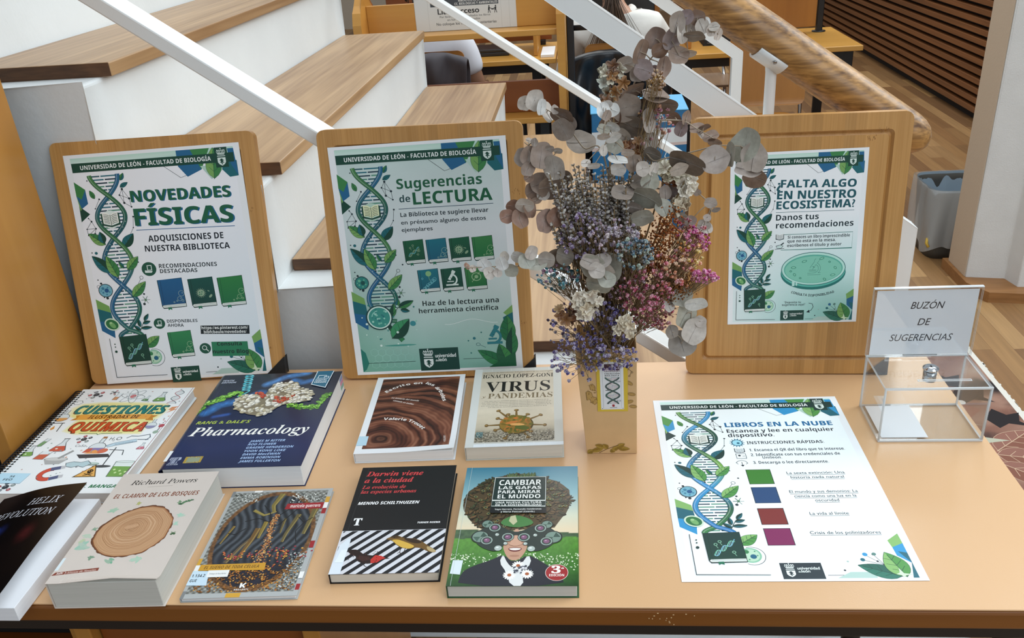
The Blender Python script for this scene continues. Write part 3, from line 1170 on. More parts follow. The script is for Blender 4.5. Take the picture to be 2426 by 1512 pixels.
def poster_art(kind, w_m, h_m):
    A = Art(1000, 1414, w_m, h_m)
    G = dict(dk='0c4d3d', teal='17727c', blue='1f6d9c', grn='3f8f4f', lgrn='7fb262', mint='bfe3d3', ink='14313a')
    if kind == 'cloud':
        G = dict(dk='123f3c', teal='1f6f80', blue='2f9ad2', grn='55a04e', lgrn='8cc070', mint='cbeee6', ink='1c2b36')
    rnd = random.Random(3)
    # sheet tint
    if kind == 'reading':
        def fn(U, V):
            t = np.clip((V - 100) / 1300, 0, 1)
            c = lerp_cols([(0, 'c9ddd9'), (.35, 'e3e9ec'), (.62, 'cfe0dd'), (.85, 'a9cfc4'), (1, '86bfae')], t)
            side = np.clip((430 - U) / 430, 0, 1) * np.clip((V - 250) / 700, 0, 1)
            c = c * (1 - .55 * side[:, None]) + np.array(lin('63b096')) * .55 * side[:, None]
            return c * (1 + .07 * (fbm(U / 120, V / 120, 3)[:, None] - .5))
        A.grid(38, 18, 962, 1396, 40, 60, fn)
    elif kind == 'missing':
        def fn(U, V):
            t = np.clip((V - 500) / 800, 0, 1) * np.clip((U + 200) / 900, 0, 1)
            return lerp_cols([(0, 'f3f6f8'), (.4, 'd6ebea'), (1, '9fd6cd')], t)
        A.grid(38, 18, 962, 1396, 30, 44, fn)
    elif kind == 'news':
        def fn(U, V):
            t = np.clip((V - 300) / 1100, 0, 1) * np.clip(U / 900, 0, 1)
            return lerp_cols([(0, 'f4f6fa'), (1, 'dbe8ee')], t)
        A.grid(38, 18, 962, 1396, 20, 30, fn)
    else:
        A.rect(38, 18, 962, 1396, 'f3fbfc')
    A.fan([(36, 20), (964, 20), (964, 60), (36, 60)], [G['mint'], G['mint'], 'a9d8c8', 'd9ece6'])
    # faceted corner, top right
    A.line([(560, 106), (646, 178), (705, 160)], 2.4, G['ink'])
    A.poly([(640, 20), (720, 20), (770, 140), (686, 176), (640, 112)], G['blue'])
    A.poly([(720, 20), (830, 20), (770, 140)], G['grn'])
    A.poly([(765, 120), (895, 120), (890, 150), (820, 200)], 'b9d9cb')
    A.poly([(890, 105), (975, 100), (975, 190), (925, 195), (888, 150)], G['teal'])
    A.poly([(930, 30), (965, 30), (975, 190), (940, 120)], G['blue'])
    leaf(A, 835, 196, 850, 20, 88, G['grn'], G['lgrn'], '0f5a45')
    # header bar with crest
    A.poly([(38, 50), (962, 54), (962, 108), (38, 104)], G['dk'])
    A.rect(856, 20, 928, 136, G['dk'])
    crest(A, 892, 78, .95, 'dcebe4', G['dk'])
    A.text('UNIVERSIDAD DE LEÓN - FACULTAD DE BIOLOGÍA', 86, 90, 832, 25, 'bold', 'f1f6f4', yb1=93)
    # facets and helix at the left
    for pts, c in ((((33, 157), (90, 206), (60, 262), (33, 240)), G['grn']), (((33, 240), (60, 262), (90, 206), (92, 290), (50, 318)), G['blue']), (((38, 300), (92, 352), (35, 396)), G['dk']), (((33, 240), (50, 318), (42, 330)), G['lgrn'])):
        A.poly(pts, c)
    for pts, c in ((((28, 870), (100, 918), (104, 960), (28, 930)), G['lgrn']), (((28, 930), (104, 960), (110, 1027), (28, 1010)), G['teal']), (((28, 1010), (110, 1027), (102, 1122), (30, 1070)), G['blue'])):
        A.poly(pts, c)
    leaf(A, 300, 165, 322, 126, 24, G['teal'], G['grn'], veins=1)
    leaf(A, 292, 205, 338, 182, 24, G['teal'], G['teal'], veins=1)
    leaf(A, 133, 262, 114, 214, 26, G['grn'], G['grn'], veins=1)
    mini = [(345, 165), (0, 0)]
    molecule(A, [(300, 218), (280, 252), (332, 276), (337, 326), (300, 300)], [(0, 1), (0, 2), (1, 2), (2, 3), (1, 4), (4, 3), (0, 4)], G['ink'], 5)
    molecule(A, [(160, 268), (128, 322)], [(0, 1)], G['ink'], 4)
    molecule(A, [(336, 385), (326, 450), (300, 492)], [(0, 1), (1, 2)], G['ink'], 4)
    molecule(A, [(92, 396), (58, 440), (110, 440), (78, 376), (100, 470), (60, 478)], [(0, 1), (0, 2), (2, 4), (1, 2), (3, 0), (1, 5), (5, 2)], G['ink'], 4)
    molecule(A, [(78, 775), (98, 792), (112, 812)], [(0, 1), (1, 2)], G['ink'], 5)
    A.ring(320, 756, 10, 10, 2.4, G['ink'], 14)
    A.line([(314, 764), (296, 792)], 2.2, G['ink'])
    for x, y, r in ((110, 155, 4), (84, 588, 9), (60, 584, 4), (318, 660, 4), (100, 868, 8), (82, 862, 4), (318, 858, 6), (64, 752, 4), (350, 720, 5), (310, 920, 8)):
        A.circ(x, y, r, G['ink'] if r < 9 else G['teal'], 10)
    A.ring(60, 794, 9, 9, 2.2, G['ink'], 12)
    leaf(A, 146, 540, 62, 468, 56, G['grn'], G['lgrn'])
    leaf(A, 140, 530, 128, 462, 44, G['dk'], G['teal'], veins=1)
    leaf(A, 250, 562, 318, 486, 58, G['dk'], G['teal'])
    end = 1040 if kind == 'reading' else 1112
    xs = [(207, 126), (218, 252), (203, 503), (204, 796), (193, 1073), (200, end + 4)] if kind != 'reading' else [(207, 128), (218, 252), (203, 503), (206, 796), (212, 1066), (214, 1072)]
    if kind == 'cloud':
        ca, cb = ['6aa84f', '2f6b4a', '1d4f5a', '3f93c4', '3b9ad6', '2f6b4a', '3f8f4f'], ['3f9ad0', '45a0d6', '2c6f5a', '7fb84f', '2f9ad2', '2f8fc8', '2c7fc0']
    else:
        ca, cb = ['4d9150', '2c7a4c', '17616a', '1f6d8c', '1d6d9c', '18705a', '1f6d7c'], ['1f6f9a', '1f6d8c', '2f7a4c', '4d9150', '1f6a92', '1f6d9c', '2f7f5a']
    dna(A, xs, 81, 21, ca, cb, ['1f5f6a', '2b7a8a', '173f52', '5b9f86'])
    A.circ(205, 392, 54, 'e3efea' if kind != 'reading' else 'bcdccb', 22)
    open_book(A, 205, 390, .86, 'f2f4ec' if kind != 'reading' else 'e9efc4', G['dk'])
    leaf(A, 150, 712, 58, 604, 62, G['dk'], G['teal'])
    leaf(A, 186, 742, 138, 610, 62, G['grn'], G['lgrn'])
    leaf(A, 250, 700, 322, 626, 52, G['grn'], G['lgrn'])
    leaf(A, 228, 690, 206, 648, 20, G['teal'], G['grn'], veins=1)
    leaf(A, 252, 868, 340, 782, 56, G['grn'], G['lgrn'])
    for i in range(6):
        t = i * math.pi / 3
        A.line([(322, 895), (322 + 26 * math.cos(t), 895 + 26 * math.sin(t))], 2.6, '3d6f5a')
    A.circ(322, 895, 7, '5f8f6a', 8)
    # cells
    A.circ(98, 820, 42, G['ink'], 24)
    A.circ(98, 820, 38, '79b9cd' if kind != 'reading' else '2f8f86', 24)
    for dx, dy, r in ((-14, -14, 9), (14, -18, 5), (-16, 12, 6), (22, 10, 5), (4, 24, 5), (-26, 0, 4)):
        A.circ(98 + dx, 820 + dy, r, '3a86a8' if kind != 'reading' else '6fc09a', 10)
    A.circ(104, 820, 13, '1d5f96' if kind != 'reading' else '145a55', 14)
    if kind != 'reading':
        A.ell(98, 1034, 46, 38, 'd4e8d2', 22, .5)
        A.ell(98, 1034, 38, 30, '2f7f4a', 22, .5)
        A.ell(100, 1038, 24, 14, '7cb873', 16, .9)
        A.ell(92, 1024, 9, 7, 'a9d49a', 10)
        # twig
        A.line([(256, 1092), (276, 1050), (304, 1010)], 3, G['dk'])
        for x0, y0, x1, y1 in ((262, 1060, 258, 1012), (292, 1022, 322, 984), (282, 1040, 326, 1030), (268, 1070, 330, 1068), (260, 1082, 226, 1050)):
            leaf(A, x0, y0, x1, y1, 20, G['teal'], G['dk'], veins=0)
        leaf(A, 276, 1190, 362, 1128, 62, G['grn'], G['lgrn'])
        A.ring(318, 1262, 55, 55, 2.6, G['ink'], 24, 0, -110, 120)
        A.circ(312, 1258, 46, '8fc9a9', 24)
        A.circ(312, 1258, 38, 'bfe0c4', 24)
        A.circ(296, 1236, 12, '3f8f5a', 12)
        A.circ(322, 1266, 14, '1f6d8c', 14)
        for dx, dy in ((20, -24), (-24, 6), (-10, 26), (28, 2)):
            A.circ(312 + dx, 1258 + dy, 4, '4f9f7a', 8)
        # big closed book with a helix on its cover
        closed_book(A, 128, 1112, 286, 1284, G['dk'], '0b4437', None, '06302a')
        for q in (1, -1):
            A.line([(158 + t * 100, 1258 - t * 92 + q * 15 * math.sin(t * 10)) for t in np.linspace(0, 1, 30)], 4.4, '79b7cf' if q == 1 else '6fc09a')
        for t in np.linspace(.04, .96, 14):
            dy = 15 * math.sin(t * 10)
            A.line([(158 + t * 100, 1258 - t * 92 + dy), (158 + t * 100, 1258 - t * 92 - dy)], 2.4, '9fd0d8')
        for x, y in ((172, 1190), (192, 1172), (244, 1240)):
            A.ring(x, y, 7, 7, 3, '8fc9a9', 12)
            A.line([(x, y + 7), (x + 8, y + 24)], 2.4, '8fc9a9')
        A.line([(66, 1122), (66, 1374), (372, 1378)], 2.8, G['ink'])
        for y, r in ((1160, 4), (1178, 4), (1208, 8)):
            A.circ(92, y, r, G['dk'], 10)
        A.line([(604, 1380), (760, 1380)], 2.8, G['ink'])
        A.poly([(640, 1397), (700, 1362), (800, 1362), (800, 1397)], 'b7d5cc')
    else:
        # magnifying glass over the helix, leaves
        A.line([(222, 1098), (302, 1200)], 30, '0b4a3c')
        A.line([(238, 1118), (302, 1200)], 24, '2f8a55')
        leaf(A, 240, 1180, 352, 1062, 92, G['dk'], '3f9f6a')
        A.circ(176, 1044, 80, '0e4a48', 30)
        A.circ(176, 1044, 72, 'd5ebe0', 30)
        A.circ(176, 1044, 64, '3f9f92', 30)
        for i in range(22):
            A.circ(176 + rnd.uniform(-44, 44), 1044 + rnd.uniform(-44, 44), rnd.uniform(2, 8), rnd.choice(['7fc9b2', 'a6dccb', '2a7f86']), 8)
        A.ring(176, 1044, 44, 44, 6, '8fd0c0', 20, 0, 190, 260)
        leaf(A, 258, 1040, 270, 960, 36, G['grn'], G['dk'], veins=1)
        leaf(A, 300, 985, 388, 948, 40, G['grn'], G['dk'], veins=1)
        leaf(A, 290, 975, 302, 935, 26, G['grn'], G['teal'], veins=0)
        leaf(A, 310, 1000, 360, 1012, 26, G['teal'], G['dk'], veins=0)
        A.line([(250, 1040), (290, 990), (330, 965)], 3, G['dk'])
        for i in range(26):
            A.circ(rnd.uniform(60, 400), rnd.uniform(900, 1240), rnd.uniform(3, 8), rnd.choice(['8fd0bd', 'bfe3d6', '2f8f86', 'd9efe6']), 8)
        A.ell(372, 1092, 18, 17, '3d9aa0', 14)
        A.ell(283, 1229, 96, 6, '4fa596', 20)
        A.poly([(38, 1240), (66, 1270), (80, 1340), (60, 1380), (38, 1396)], '1f8576')
        for i in range(5):
            for j in range(3):
                cx, cy = 120 + i * 46 + (j % 2) * 23, 1270 + j * 40
                A.line([(cx + 25 * math.cos(math.pi / 3 * k + .52), cy + 25 * math.sin(math.pi / 3 * k + .52)) for k in range(6)], 1.6, '9fd3c4', True)
        A.line([(75, 1339), (363, 1338)], 2.8, '1c4a44')
        A.line([(650, 1337), (802, 1337)], 2.8, '1c4a44')
    # right bottom corner
    if kind != 'reading':
        A.poly([(964, 1128), (908, 1172), (915, 1215), (966, 1190)], G['lgrn'])
        A.poly([(966, 1190), (915, 1215), (918, 1266), (966, 1312)], G['blue'])
        A.poly([(966, 1250), (930, 1240), (966, 1312)], G['teal'])
        A.poly([(942, 1397), (966, 1300), (966, 1397)], G['teal'])
        molecule(A, [(788, 1262), (828, 1300), (772, 1292), (850, 1322), (822, 1258)], [(0, 3), (2, 3), (4, 3)], G['ink'], 5)
        A.circ(788, 1258, 11, G['blue'], 12)
        A.circ(770, 1290, 10, G['teal'], 12)
        A.circ(826, 1256, 9, '5f8f86', 12)
        leaf(A, 900, 1388, 742, 1322, 76, '1f6a5a', '2b7f6a')
        leaf(A, 918, 1390, 872, 1246, 96, G['grn'], G['lgrn'])
        A.poly([(900, 1340), (912, 1372), (948, 1378), (916, 1384), (906, 1396), (898, 1382), (880, 1376), (896, 1368)], 'd3e9c9')
        A.circ(680, 1352, 5, G['ink'], 8)
        A.circ(706, 1300, 5, 'a9c4bd', 8)
    else:
        A.poly([(964, 1004), (908, 1052), (964, 1100)], G['lgrn'])
        A.poly([(964, 1050), (905, 1080), (912, 1150), (964, 1130)], G['teal'])
        leaf(A, 925, 1240, 930, 1070, 90, G['grn'], '1f7a4a')
        leaf(A, 940, 1330, 952, 1150, 70, '2f8550', G['dk'])
        leaf(A, 896, 1384, 742, 1284, 74, '1f7a4a', '2f8a50')
        leaf(A, 912, 1388, 870, 1250, 84, '3f9350', '1f6a45')
        A.poly([(800, 1397), (962, 1300), (962, 1397)], '1b6a45')
        microscope(A, 846, 1192, .78, '2b8a94', '1d6f7c')
        A.circ(726, 1206, 9, '2b7f8a', 10)
        A.ring(746, 1246, 12, 9, 2.4, '1d5f6a', 12)
        A.line([(757, 1250), (790, 1268)], 2.4, '1d5f6a')
        for x, y in ((700, 1300), (770, 1170), (690, 1220), (890, 1150)):
            A.circ(x, y, 5, '2b7f7a', 8)
        for k, y in ((0, 990), (1, 1096)):
            A.line([(560 + i * 26, y - 330 * (k == 0) + 14 * math.sin(i * .6 + k)) for i in range(13)], 2.2, 'eef6f4')
    gr, tl = '1d6a45', '15606c'
    T = A.text
    if kind == 'news':
        for dx, c in ((6, '1c6fa0'), (0, '156a4a')):
            T('NOVEDADES', 340 + dx, 298 + dx * .5, 911 + dx, 65, 'bold', c, .012, yb1=309 + dx * .5)
            T('FÍSICAS', 341 + dx * 1.3, 440 + dx * .7, 907 + dx * 1.3, 100, 'bold', c, .012, yb1=458 + dx * .7)
        A.line([(340, 467), (909, 484)], 4, '1f6aa0')
        T('ADQUISICIONES DE', 399, 542, 834, 37, 'bold', '12222e', .004, yb1=553)
        T('NUESTRA BIBLIOTECA', 370, 600, 862, 36, 'bold', '12222e', .004, yb1=616)
        for cx, cy, k in ((373, 707, 43), (377, 1049, 34)):
            A.circ(cx, cy, k, '1b5f4a', 22)
            A.rect(cx - k * .25, cy - k * .55, cx + k * .4, cy + k * .2, 'e2ede8')
            A.rect(cx - k * .15, cy - k * .45, cx + k * .3, cy + k * .1, '1b5f4a')
            A.poly([(cx - k * .6, cy + k * .15), (cx - k * .1, cy + k * .25), (cx + k * .45, cy + k * .3), (cx + k * .3, cy + k * .55), (cx - k * .6, cy + k * .5)], 'e2ede8')
        T('RECOMENDACIONES', 433, 706, 771, 25, 'bold', '1f3038', yb1=718)
        T('DESTACADAS', 434, 737, 652, 24, 'bold', '1f3038', yb1=746)
        closed_book(A, 410, 776, 551, 938, '1d679a', '1a5a8a', 'bubbles')
        closed_book(A, 588, 783, 730, 944, '0e5a50', '0d4a44', 'virus')
        closed_book(A, 760, 787, 903, 950, '2f8a48', '1f7a4a', 'bubbles')
        T('DISPONIBLES', 423, 1047, 604, 19, 'bold', '1f3038', yb1=1056)
        T('AHORA', 423, 1073, 518, 19, 'bold', '1f3038', yb1=1079)
        closed_book(A, 416, 1106, 551, 1252, '35935a', '1f7a52', 'bubbles')
        A.poly([(617, 1080), (904, 1098), (899, 1153), (611, 1133)], '17262c')
        T('https://es.pinterest.com/', 620, 1104, 894, 19, 'bold', 'f1f6f4', yb1=1120)
        T('bibfcbaule/novedades/', 630, 1130, 882, 18, 'bold', 'f1f6f4', yb1=1145)
        A.poly([(665, 1187), (879, 1199), (876, 1292), (660, 1279)], '2c8a62')
        A.circ(623, 1226, 34, '1b5f4a', 22)
        A.ring(619, 1222, 13, 13, 3.6, 'e2ede8', 16)
        A.line([(629, 1232), (641, 1246)], 5, 'e2ede8')
        T('Consulta', 696, 1214, 843, 23, 'bold', '15262a', yb1=1222)
        T('nuestro Blog', 664, 1262, 876, 25, 'bold', '15262a', yb1=1274)
        logo(A, 397, 1333, 568, 1430, '0c4d3d')
    elif kind == 'reading':
        T('Sugerencias', 367, 266, 850, 58, 'bold', '1a6a48', .004)
        T('de', 374, 345, 436, 40, 'bold', '1d4f52')
        T('LECTURA', 452, 363, 900, 71, 'bold', '156a45', .010)
        A.line([(364, 384), (903, 384)], 3.4, '1f4f6a')
        T('La Biblioteca te sugiere llevar', 370, 432, 872, 25, 'bold', '17303a')
        T('en préstamo alguno de estos', 369, 477, 854, 24, 'sans', '17303a', .012)
        T('ejemplares', 368, 521, 546, 24, 'sans', '17303a', .012)
        for x0, c1, c2, d in ((369, '136a45', '0d5a40', 'helix'), (501, '1a7f92', '166a86', 'bubbles'), (635, '136a48', '0d5540', 'virus'), (766, '3f9050', '1f7f48', 'bubbles')):
            closed_book(A, x0, 574, x0 + 112, 700, c1, c2, d)
        for x0, c1, c2, d in ((434, '1a8292', '14687c', 'colony'), (570, '135f48', '0d5040', 'microscope'), (709, '469350', '217a45', 'cell')):
            closed_book(A, x0, 757, x0 + 116, 880, c1, c2, d)
        T('Haz de la lectura una', 441, 984, 889, 31, 'bold', '16302f')
        T('herramienta cientifica', 415, 1030, 881, 29, 'bold', '16302f')
        logo(A, 390, 1258, 624, 1403, '0d4a40')
    elif kind == 'missing':
        T('¿', 348, 290, 372, 62, 'sans', tl, .03)
        T('FALTA ALGO', 376, 280, 926, 60, 'bold', tl, .014, yb1=297)
        T('EN NUESTRO', 352, 371, 928, 64, 'bold', tl, .014, yb1=382)
        T('ECOSISTEMA?', 350, 451, 925, 62, 'bold', tl, .014, yb1=456)
        A.line([(347, 477), (924, 480)], 3.4, '1d6a70')
        T('Danos tus', 350, 542, 667, 46, 'bold', '12303a')
        T('recomendaciones', 352, 606, 926, 48, 'bold', '12303a')
        A.line([(400, 660), (926, 655), (926, 786), (395, 786)], 4, '1d7f72')
        T('Si conoces un libro imprescindible', 444, 693, 906, 24, 'bold', '12303a')
        T('que no está en la mesa,', 442, 726, 803, 24, 'bold', '12303a')
        T('escribenos el título y autor', 442, 762, 848, 24, 'bold', '12303a')
        open_book(A, 384, 676, .50, 'f1f6f4', '12303a')
        A.line([(350, 778), (420, 772)], 4, '12303a')
        A.line([(368, 766), (416, 726)], 9, '12303a')
        A.poly([(358, 752), (392, 742), (412, 752), (396, 772), (366, 770)], 'cfe6e2')
        A.line([(358, 752), (392, 742), (412, 752), (396, 772), (366, 770)], 3, '12303a', True)
        # culture dish with a microscope engraved on it
        A.ell(648, 985, 246, 142, '1d7f78', 40)
        A.ell(648, 965, 243, 140, '5dbfae', 40)
        A.ell(648, 950, 243, 140, '1d6f70', 40)
        A.ell(648, 950, 238, 135, 'b9e4d8', 40)
        A.ell(648, 952, 222, 120, '5fb8a4', 40)
        A.ell(648, 956, 214, 112, '86cdb6', 40)
        microscope(A, 655, 940, .86, '86cdb6', '1d6a64')
        for i, (dx, dy) in enumerate(((-150, -20), (-140, 40), (-95, 70), (150, 50), (165, -10), (120, -60), (-70, -70), (90, 85), (-170, 10), (60, -90))):
            A.ell(648 + dx, 956 + dy, 20 - i % 3 * 6, 10, '2b8a74', 10, i)
            A.ell(648 + dx, 956 + dy, 15 - i % 3 * 6, 6, '8fd3b8', 10, i)
        A.rect(492, 1050, 512, 1092, 'bfe6dc')
        A.rect(520, 1056, 532, 1090, 'bfe6dc')
        A.arc_text('CONSULTA DISPONIBILIDAD', [(486, 1152), (560, 1176), (655, 1188), (740, 1180), (820, 1158)], 20, 'bold', '12303a')
        T('"Deposita tu', 437, 1240, 568, 17, 'bold', '12303a')
        T('sugerencia aquí"', 423, 1261, 602, 17, 'bold', '12303a')
        A.line([(628, 1242), (656, 1250), (664, 1276), (650, 1304), (622, 1318)], 4, '12303a')
        A.poly([(612, 1322), (634, 1300), (640, 1326)], '12303a')
        logo(A, 413, 1302, 595, 1388, '0c4a40')
    else:
        T('LIBROS EN LA NUBE', 358, 280, 915, 40, 'bold', '1d73a8', .014)
        T('Escanea y lee en cualquier', 359, 333, 909, 32, 'bold', '1b2836')
        T('dispositivo.', 359, 373, 596, 32, 'bold', '1b2836')
        for i in range(14):
            t = i * math.pi / 7
            A.line([(395 + 26 * math.cos(t), 425 + 26 * math.sin(t)), (395 + 38 * math.cos(t), 425 + 38 * math.sin(t))], 5, '2f8aa8')
        A.circ(395, 425, 29, '1f5f7c', 20)
        A.circ(395, 425, 24, '9fdcec', 20)
        A.circ(400, 428, 8, '1f6f8c', 12)
        T('INSTRUCCIONES RÁPIDAS:', 444, 439, 831, 25, 'bold', '1b2836')
        T('1. Escanea el QR del libro que te interese.', 445, 501, 917, 22, 'bold', '1b2836')
        T('2. Identifícate con tus credenciales de', 445, 542, 883, 22, 'bold', '1b2836')
        T('Unileon.', 498, 565, 593, 20, 'bold', '1b2836')
        T('3. Descarga o lee directamente.', 445, 607, 811, 22, 'bold', '1b2836')
        open_book(A, 396, 490, .42, 'f3fbfc', '1b2836')
        A.line([(372, 520), (420, 520), (420, 560), (372, 560)], 3, '1b2836', True)
        A.circ(388, 536, 7, '1b2836', 10)
        A.line([(402, 540), (416, 540)], 3, '1b2836')
        A.line([(370, 608), (362, 594), (374, 582), (392, 576), (410, 584), (418, 600), (408, 608)], 3, '1b2836')
        A.line([(390, 590), (390, 622)], 3, '1b2836')
        A.poly([(380, 614), (400, 614), (390, 628)], '1b2836')
        for y0, y1, c in ((653, 769), (792, 911), (947, 1062), (1086, 1198)) and [(653, 769, '3f8a2f'), (792, 911, '264f82'), (947, 1062, '8a2f2c'), (1086, 1198, '8c2460')]:
            A.rect(396, y0, 515, y1, '2a2f36')
            A.rect(399, y0 + 3, 512, y1 - 3, c)
        for s_, x0, x1, y in (('La sexta extinción: Una', 588, 862, 695), ('historia nada natural', 600, 850, 729), ('El mundo y sus demonios: La', 569, 882, 839), ('ciencia como una luz en la', 584, 867, 872), ('oscuridad', 672, 780, 904), ('La vida al límite', 624, 797, 998), ('Crisis de los polinizadores', 594, 897, 1128)):
            T(s_, x0, y, x1, 20, 'sans', '26323c', .004)
            A.line([(x0, y + 7), (x1, y + 7)], 2.2, '26323c')
        logo(A, 420, 1306, 592, 1401, '2b3a42')
    return A


M_ink = print_mat()


def sheet(name, kind, w_m, h_m, M, label, group, sag=None, curl=0.0):
    """a printed paper sheet: one mesh, its print lying on it"""
    mb = MB()
    nx, ny = 14, 20

    def warp(x, y, z):
        if sag is None:
            return x, y, z
        return x, y, z + sag(x, y)
    X, Y = np.meshgrid(np.linspace(-w_m / 2, w_m / 2, nx + 1), np.linspace(-h_m / 2, h_m / 2, ny + 1))
    x, y, z = warp(X.ravel(), Y.ravel(), np.zeros(X.size))
    vs = np.stack([x, y, z], 1).tolist()
    vs2 = np.stack([x, y, z - .00012], 1).tolist()
    n_ = len(vs)
    fs, fs2 = [], []
    for j in range(ny):
        for i in range(nx):
            a = j * (nx + 1) + i
            fs.append((a, a + 1, a + nx + 2, a + nx + 1))
    white = lin('f0f3f5')
    mb.add(vs, fs, 0, False, white)
    mb.add(vs2, [f[::-1] for f in fs], 0, False, white)
    A = poster_art(kind, w_m, h_m)
    if sag is not None:
        A_emit_subdiv(A, mb, warp)
    else:
        A.emit(mb, 0)
    o = mb.build(name, M_ink, None, local=True, ink=True)
    o.matrix_world = M
    return tag(o, label, 'poster', group)


def A_emit_subdiv(A, mb, warp):
    A.emit(mb, 0, warp=warp)
# ---------------------------------------------------------------- boards with posters leaning at the back of the table
def bamboo(name):
    return wood(name, 'd3a264', 'a97638', 'Y', 26, 46, .36, strips=.0165, strip_axis='X', strip_var=.14, contrast=(.2, .8), fine=.5)


M_bam = bamboo('bamboo_strips')
M_groove = wood('bamboo_groove', 'bd8c50', '966530', 'Y', 20, 46, .45, contrast=(.25, .75))
M_node = mat('bamboo_node_mark', '8a5d2c', .5)


def board(x, y, yaw, lean, w_, h_, label, seed):
    M = frame(x, y, TZ + .0006 + .019 * math.sin(lean), yaw, math.radians(90) - lean)
    root = empty('bamboo_board', label=label, cat='board', group='bamboo boards leaning at the back of the table', M=M)
    th = .017
    # local: X right, Y up the board, Z toward the viewer, front face at z = 0, bottom edge at y = 0; the groove is cut in
    b = MB()
    out = rounded(w_, h_, .013, 5, 0, h_ / 2)
    gi, go, dp = .026, .034, .0035
    g1 = rounded(w_ - 2 * gi, h_ - 2 * gi, .008, 5, 0, h_ / 2)
    g2 = rounded(w_ - 2 * go, h_ - 2 * go, .006, 5, 0, h_ / 2)
    gm = rounded(w_ - gi - go, h_ - gi - go, .007, 5, 0, h_ / 2)
    n = len(out)

    def loop(pts, z):
        return [(p[0], p[1], z) for p in pts]
    vs = loop(out, -th) + loop(out, 0) + loop(g1, 0) + loop(gm, -dp) + loop(g2, 0)
    for a in range(4):
        fs = []
        for i in range(n):
            j = (i + 1) % n
            fs.append((a * n + i, a * n + j, (a + 1) * n + j, (a + 1) * n + i))
        b.f += fs
        b.mi += [1 if a in (2, 3) else 0] * n
        b.sm += [False] * n
    b.v = vs
    b.c = [(.5, .5, .5)] * len(vs)
    b.f += [tuple(4 * n + i for i in range(n)), tuple(range(n))[::-1]]
    b.mi += [0, 0]
    b.sm += [False, False]
    rnd = random.Random(seed)
    for i in range(11):
        cx = (rnd.randint(-9, 9) + .5) * .0165
        cy = rnd.uniform(.03, h_ - .03)
        if abs(cx) > w_ / 2 - .016:
            continue
        for q in range(rnd.randint(9, 15)):
            a, c = cx + rnd.uniform(-.008, .008), cy + rnd.gauss(0, .0025)
            hh, ww = rnd.uniform(.0012, .004), rnd.uniform(.0004, .0009)
            b.add([(a, c, .00006), (a + ww, c, .00006), (a + ww, c + hh, .00006), (a, c + hh, .00006)], [(0, 1, 2, 3)], 2)
    b.build('board_panel', [M_bam, M_groove, M_node], root, local=True)
    # dark corner foot under the lower right corner, running back as a prop
    f = MB()
    x1 = w_ / 2 + .002
    f.prism([(x1, -.0004), (x1, .032), (x1 - .036, -.0004)], lambda a, c: (a, c, .0016), lambda a, c: (a, c, -th - .0015))
    f.build('corner_foot', M_black, root, local=True, bevel=.001)
    return root, M


BOARDS = [board(-.7591, 1.3252, .066, .228, .3649, .4445, 'bamboo board at the left end, beside the bookcase, holding the poster about new acquisitions', 3),
          board(-.2844, 1.3176, .0013, .1751, .3485, .4453, 'bamboo board in the middle, left of the dried flowers, holding the reading suggestions poster', 8),
          board(.3242, 1.3086, -.0406, .090, .3339, .4411, 'bamboo board at the right, behind the clear box, holding a smaller poster', 14)]


def on_board(i, cx, cy, rot):
    return BOARDS[i][1] @ Matrix.Translation((cx, cy, .0006)) @ Matrix.Rotation(rot, 4, 'Z')


PG = 'printed posters of the faculty library'
sheet('poster', 'news', .3146, .4225, on_board(0, .0003, .2125, math.radians(.8)), 'large white poster headed NOVEDADES on the left bamboo board', PG)
sheet('poster', 'reading', .303, .4095, on_board(1, -.001, .2148, math.radians(1.3)), 'large green tinted poster headed Sugerencias de LECTURA on the middle board', PG)
sheet('poster', 'missing', .2097, .2915, on_board(2, .0031, .2403, math.radians(1.05)), 'smaller poster asking for book recommendations on the right bamboo board', PG)
sheet('poster', 'cloud', .297, .42, frame(.245, 1.023, TZ + .0006, .0131), 'white poster headed LIBROS EN LA NUBE lying flat on the table', PG)


# ================================================================ BOOKS
def pages(name, c1, c2, rough=.8):
    if name in MATS:
        return MATS[name]
    m = bpy.data.materials.new(name)
    m.use_nodes = True
    n = m.node_tree
    b = n.nodes['Principled BSDF']
    tc = n.nodes.new('ShaderNodeTexCoord')
    mp = n.nodes.new('ShaderNodeMapping')
    mp.inputs['Scale'].default_value = (6, 6, 1500)
    nz = n.nodes.new('ShaderNodeTexNoise')
    nz.inputs['Scale'].default_value = 1
    nz.inputs['Detail'].default_value = 2
    rp = n.nodes.new('ShaderNodeValToRGB')
    rp.color_ramp.elements[0].position, rp.color_ramp.elements[1].position = .1, .75
    rp.color_ramp.elements[0].color = (*lin(c2), 1)
    rp.color_ramp.elements[1].color = (*lin(c1), 1)
    n.links.new(tc.outputs['Object'], mp.inputs[0])
    n.links.new(mp.outputs[0], nz.inputs['Vector'])
    n.links.new(nz.outputs['Fac'], rp.inputs[0])
    n.links.new(rp.outputs[0], b.inputs['Base Color'])
    b.inputs['Roughness'].default_value = rough
    MATS[name] = m
    return m


P_WHITE = pages('white_page_edges', 'eceded', 'dadbdd')
P_CREAM = pages('cream_page_edges', 'ddd8cc', 'c8c2b6')
P_GREY = pages('greyish_page_edges', 'cfcec6', 'bcbbb3')
M_gloss = print_mat('glossy_printed_cover', .28, .4, .18)
M_satin = print_mat('satin_printed_cover', .42, .35, .03)


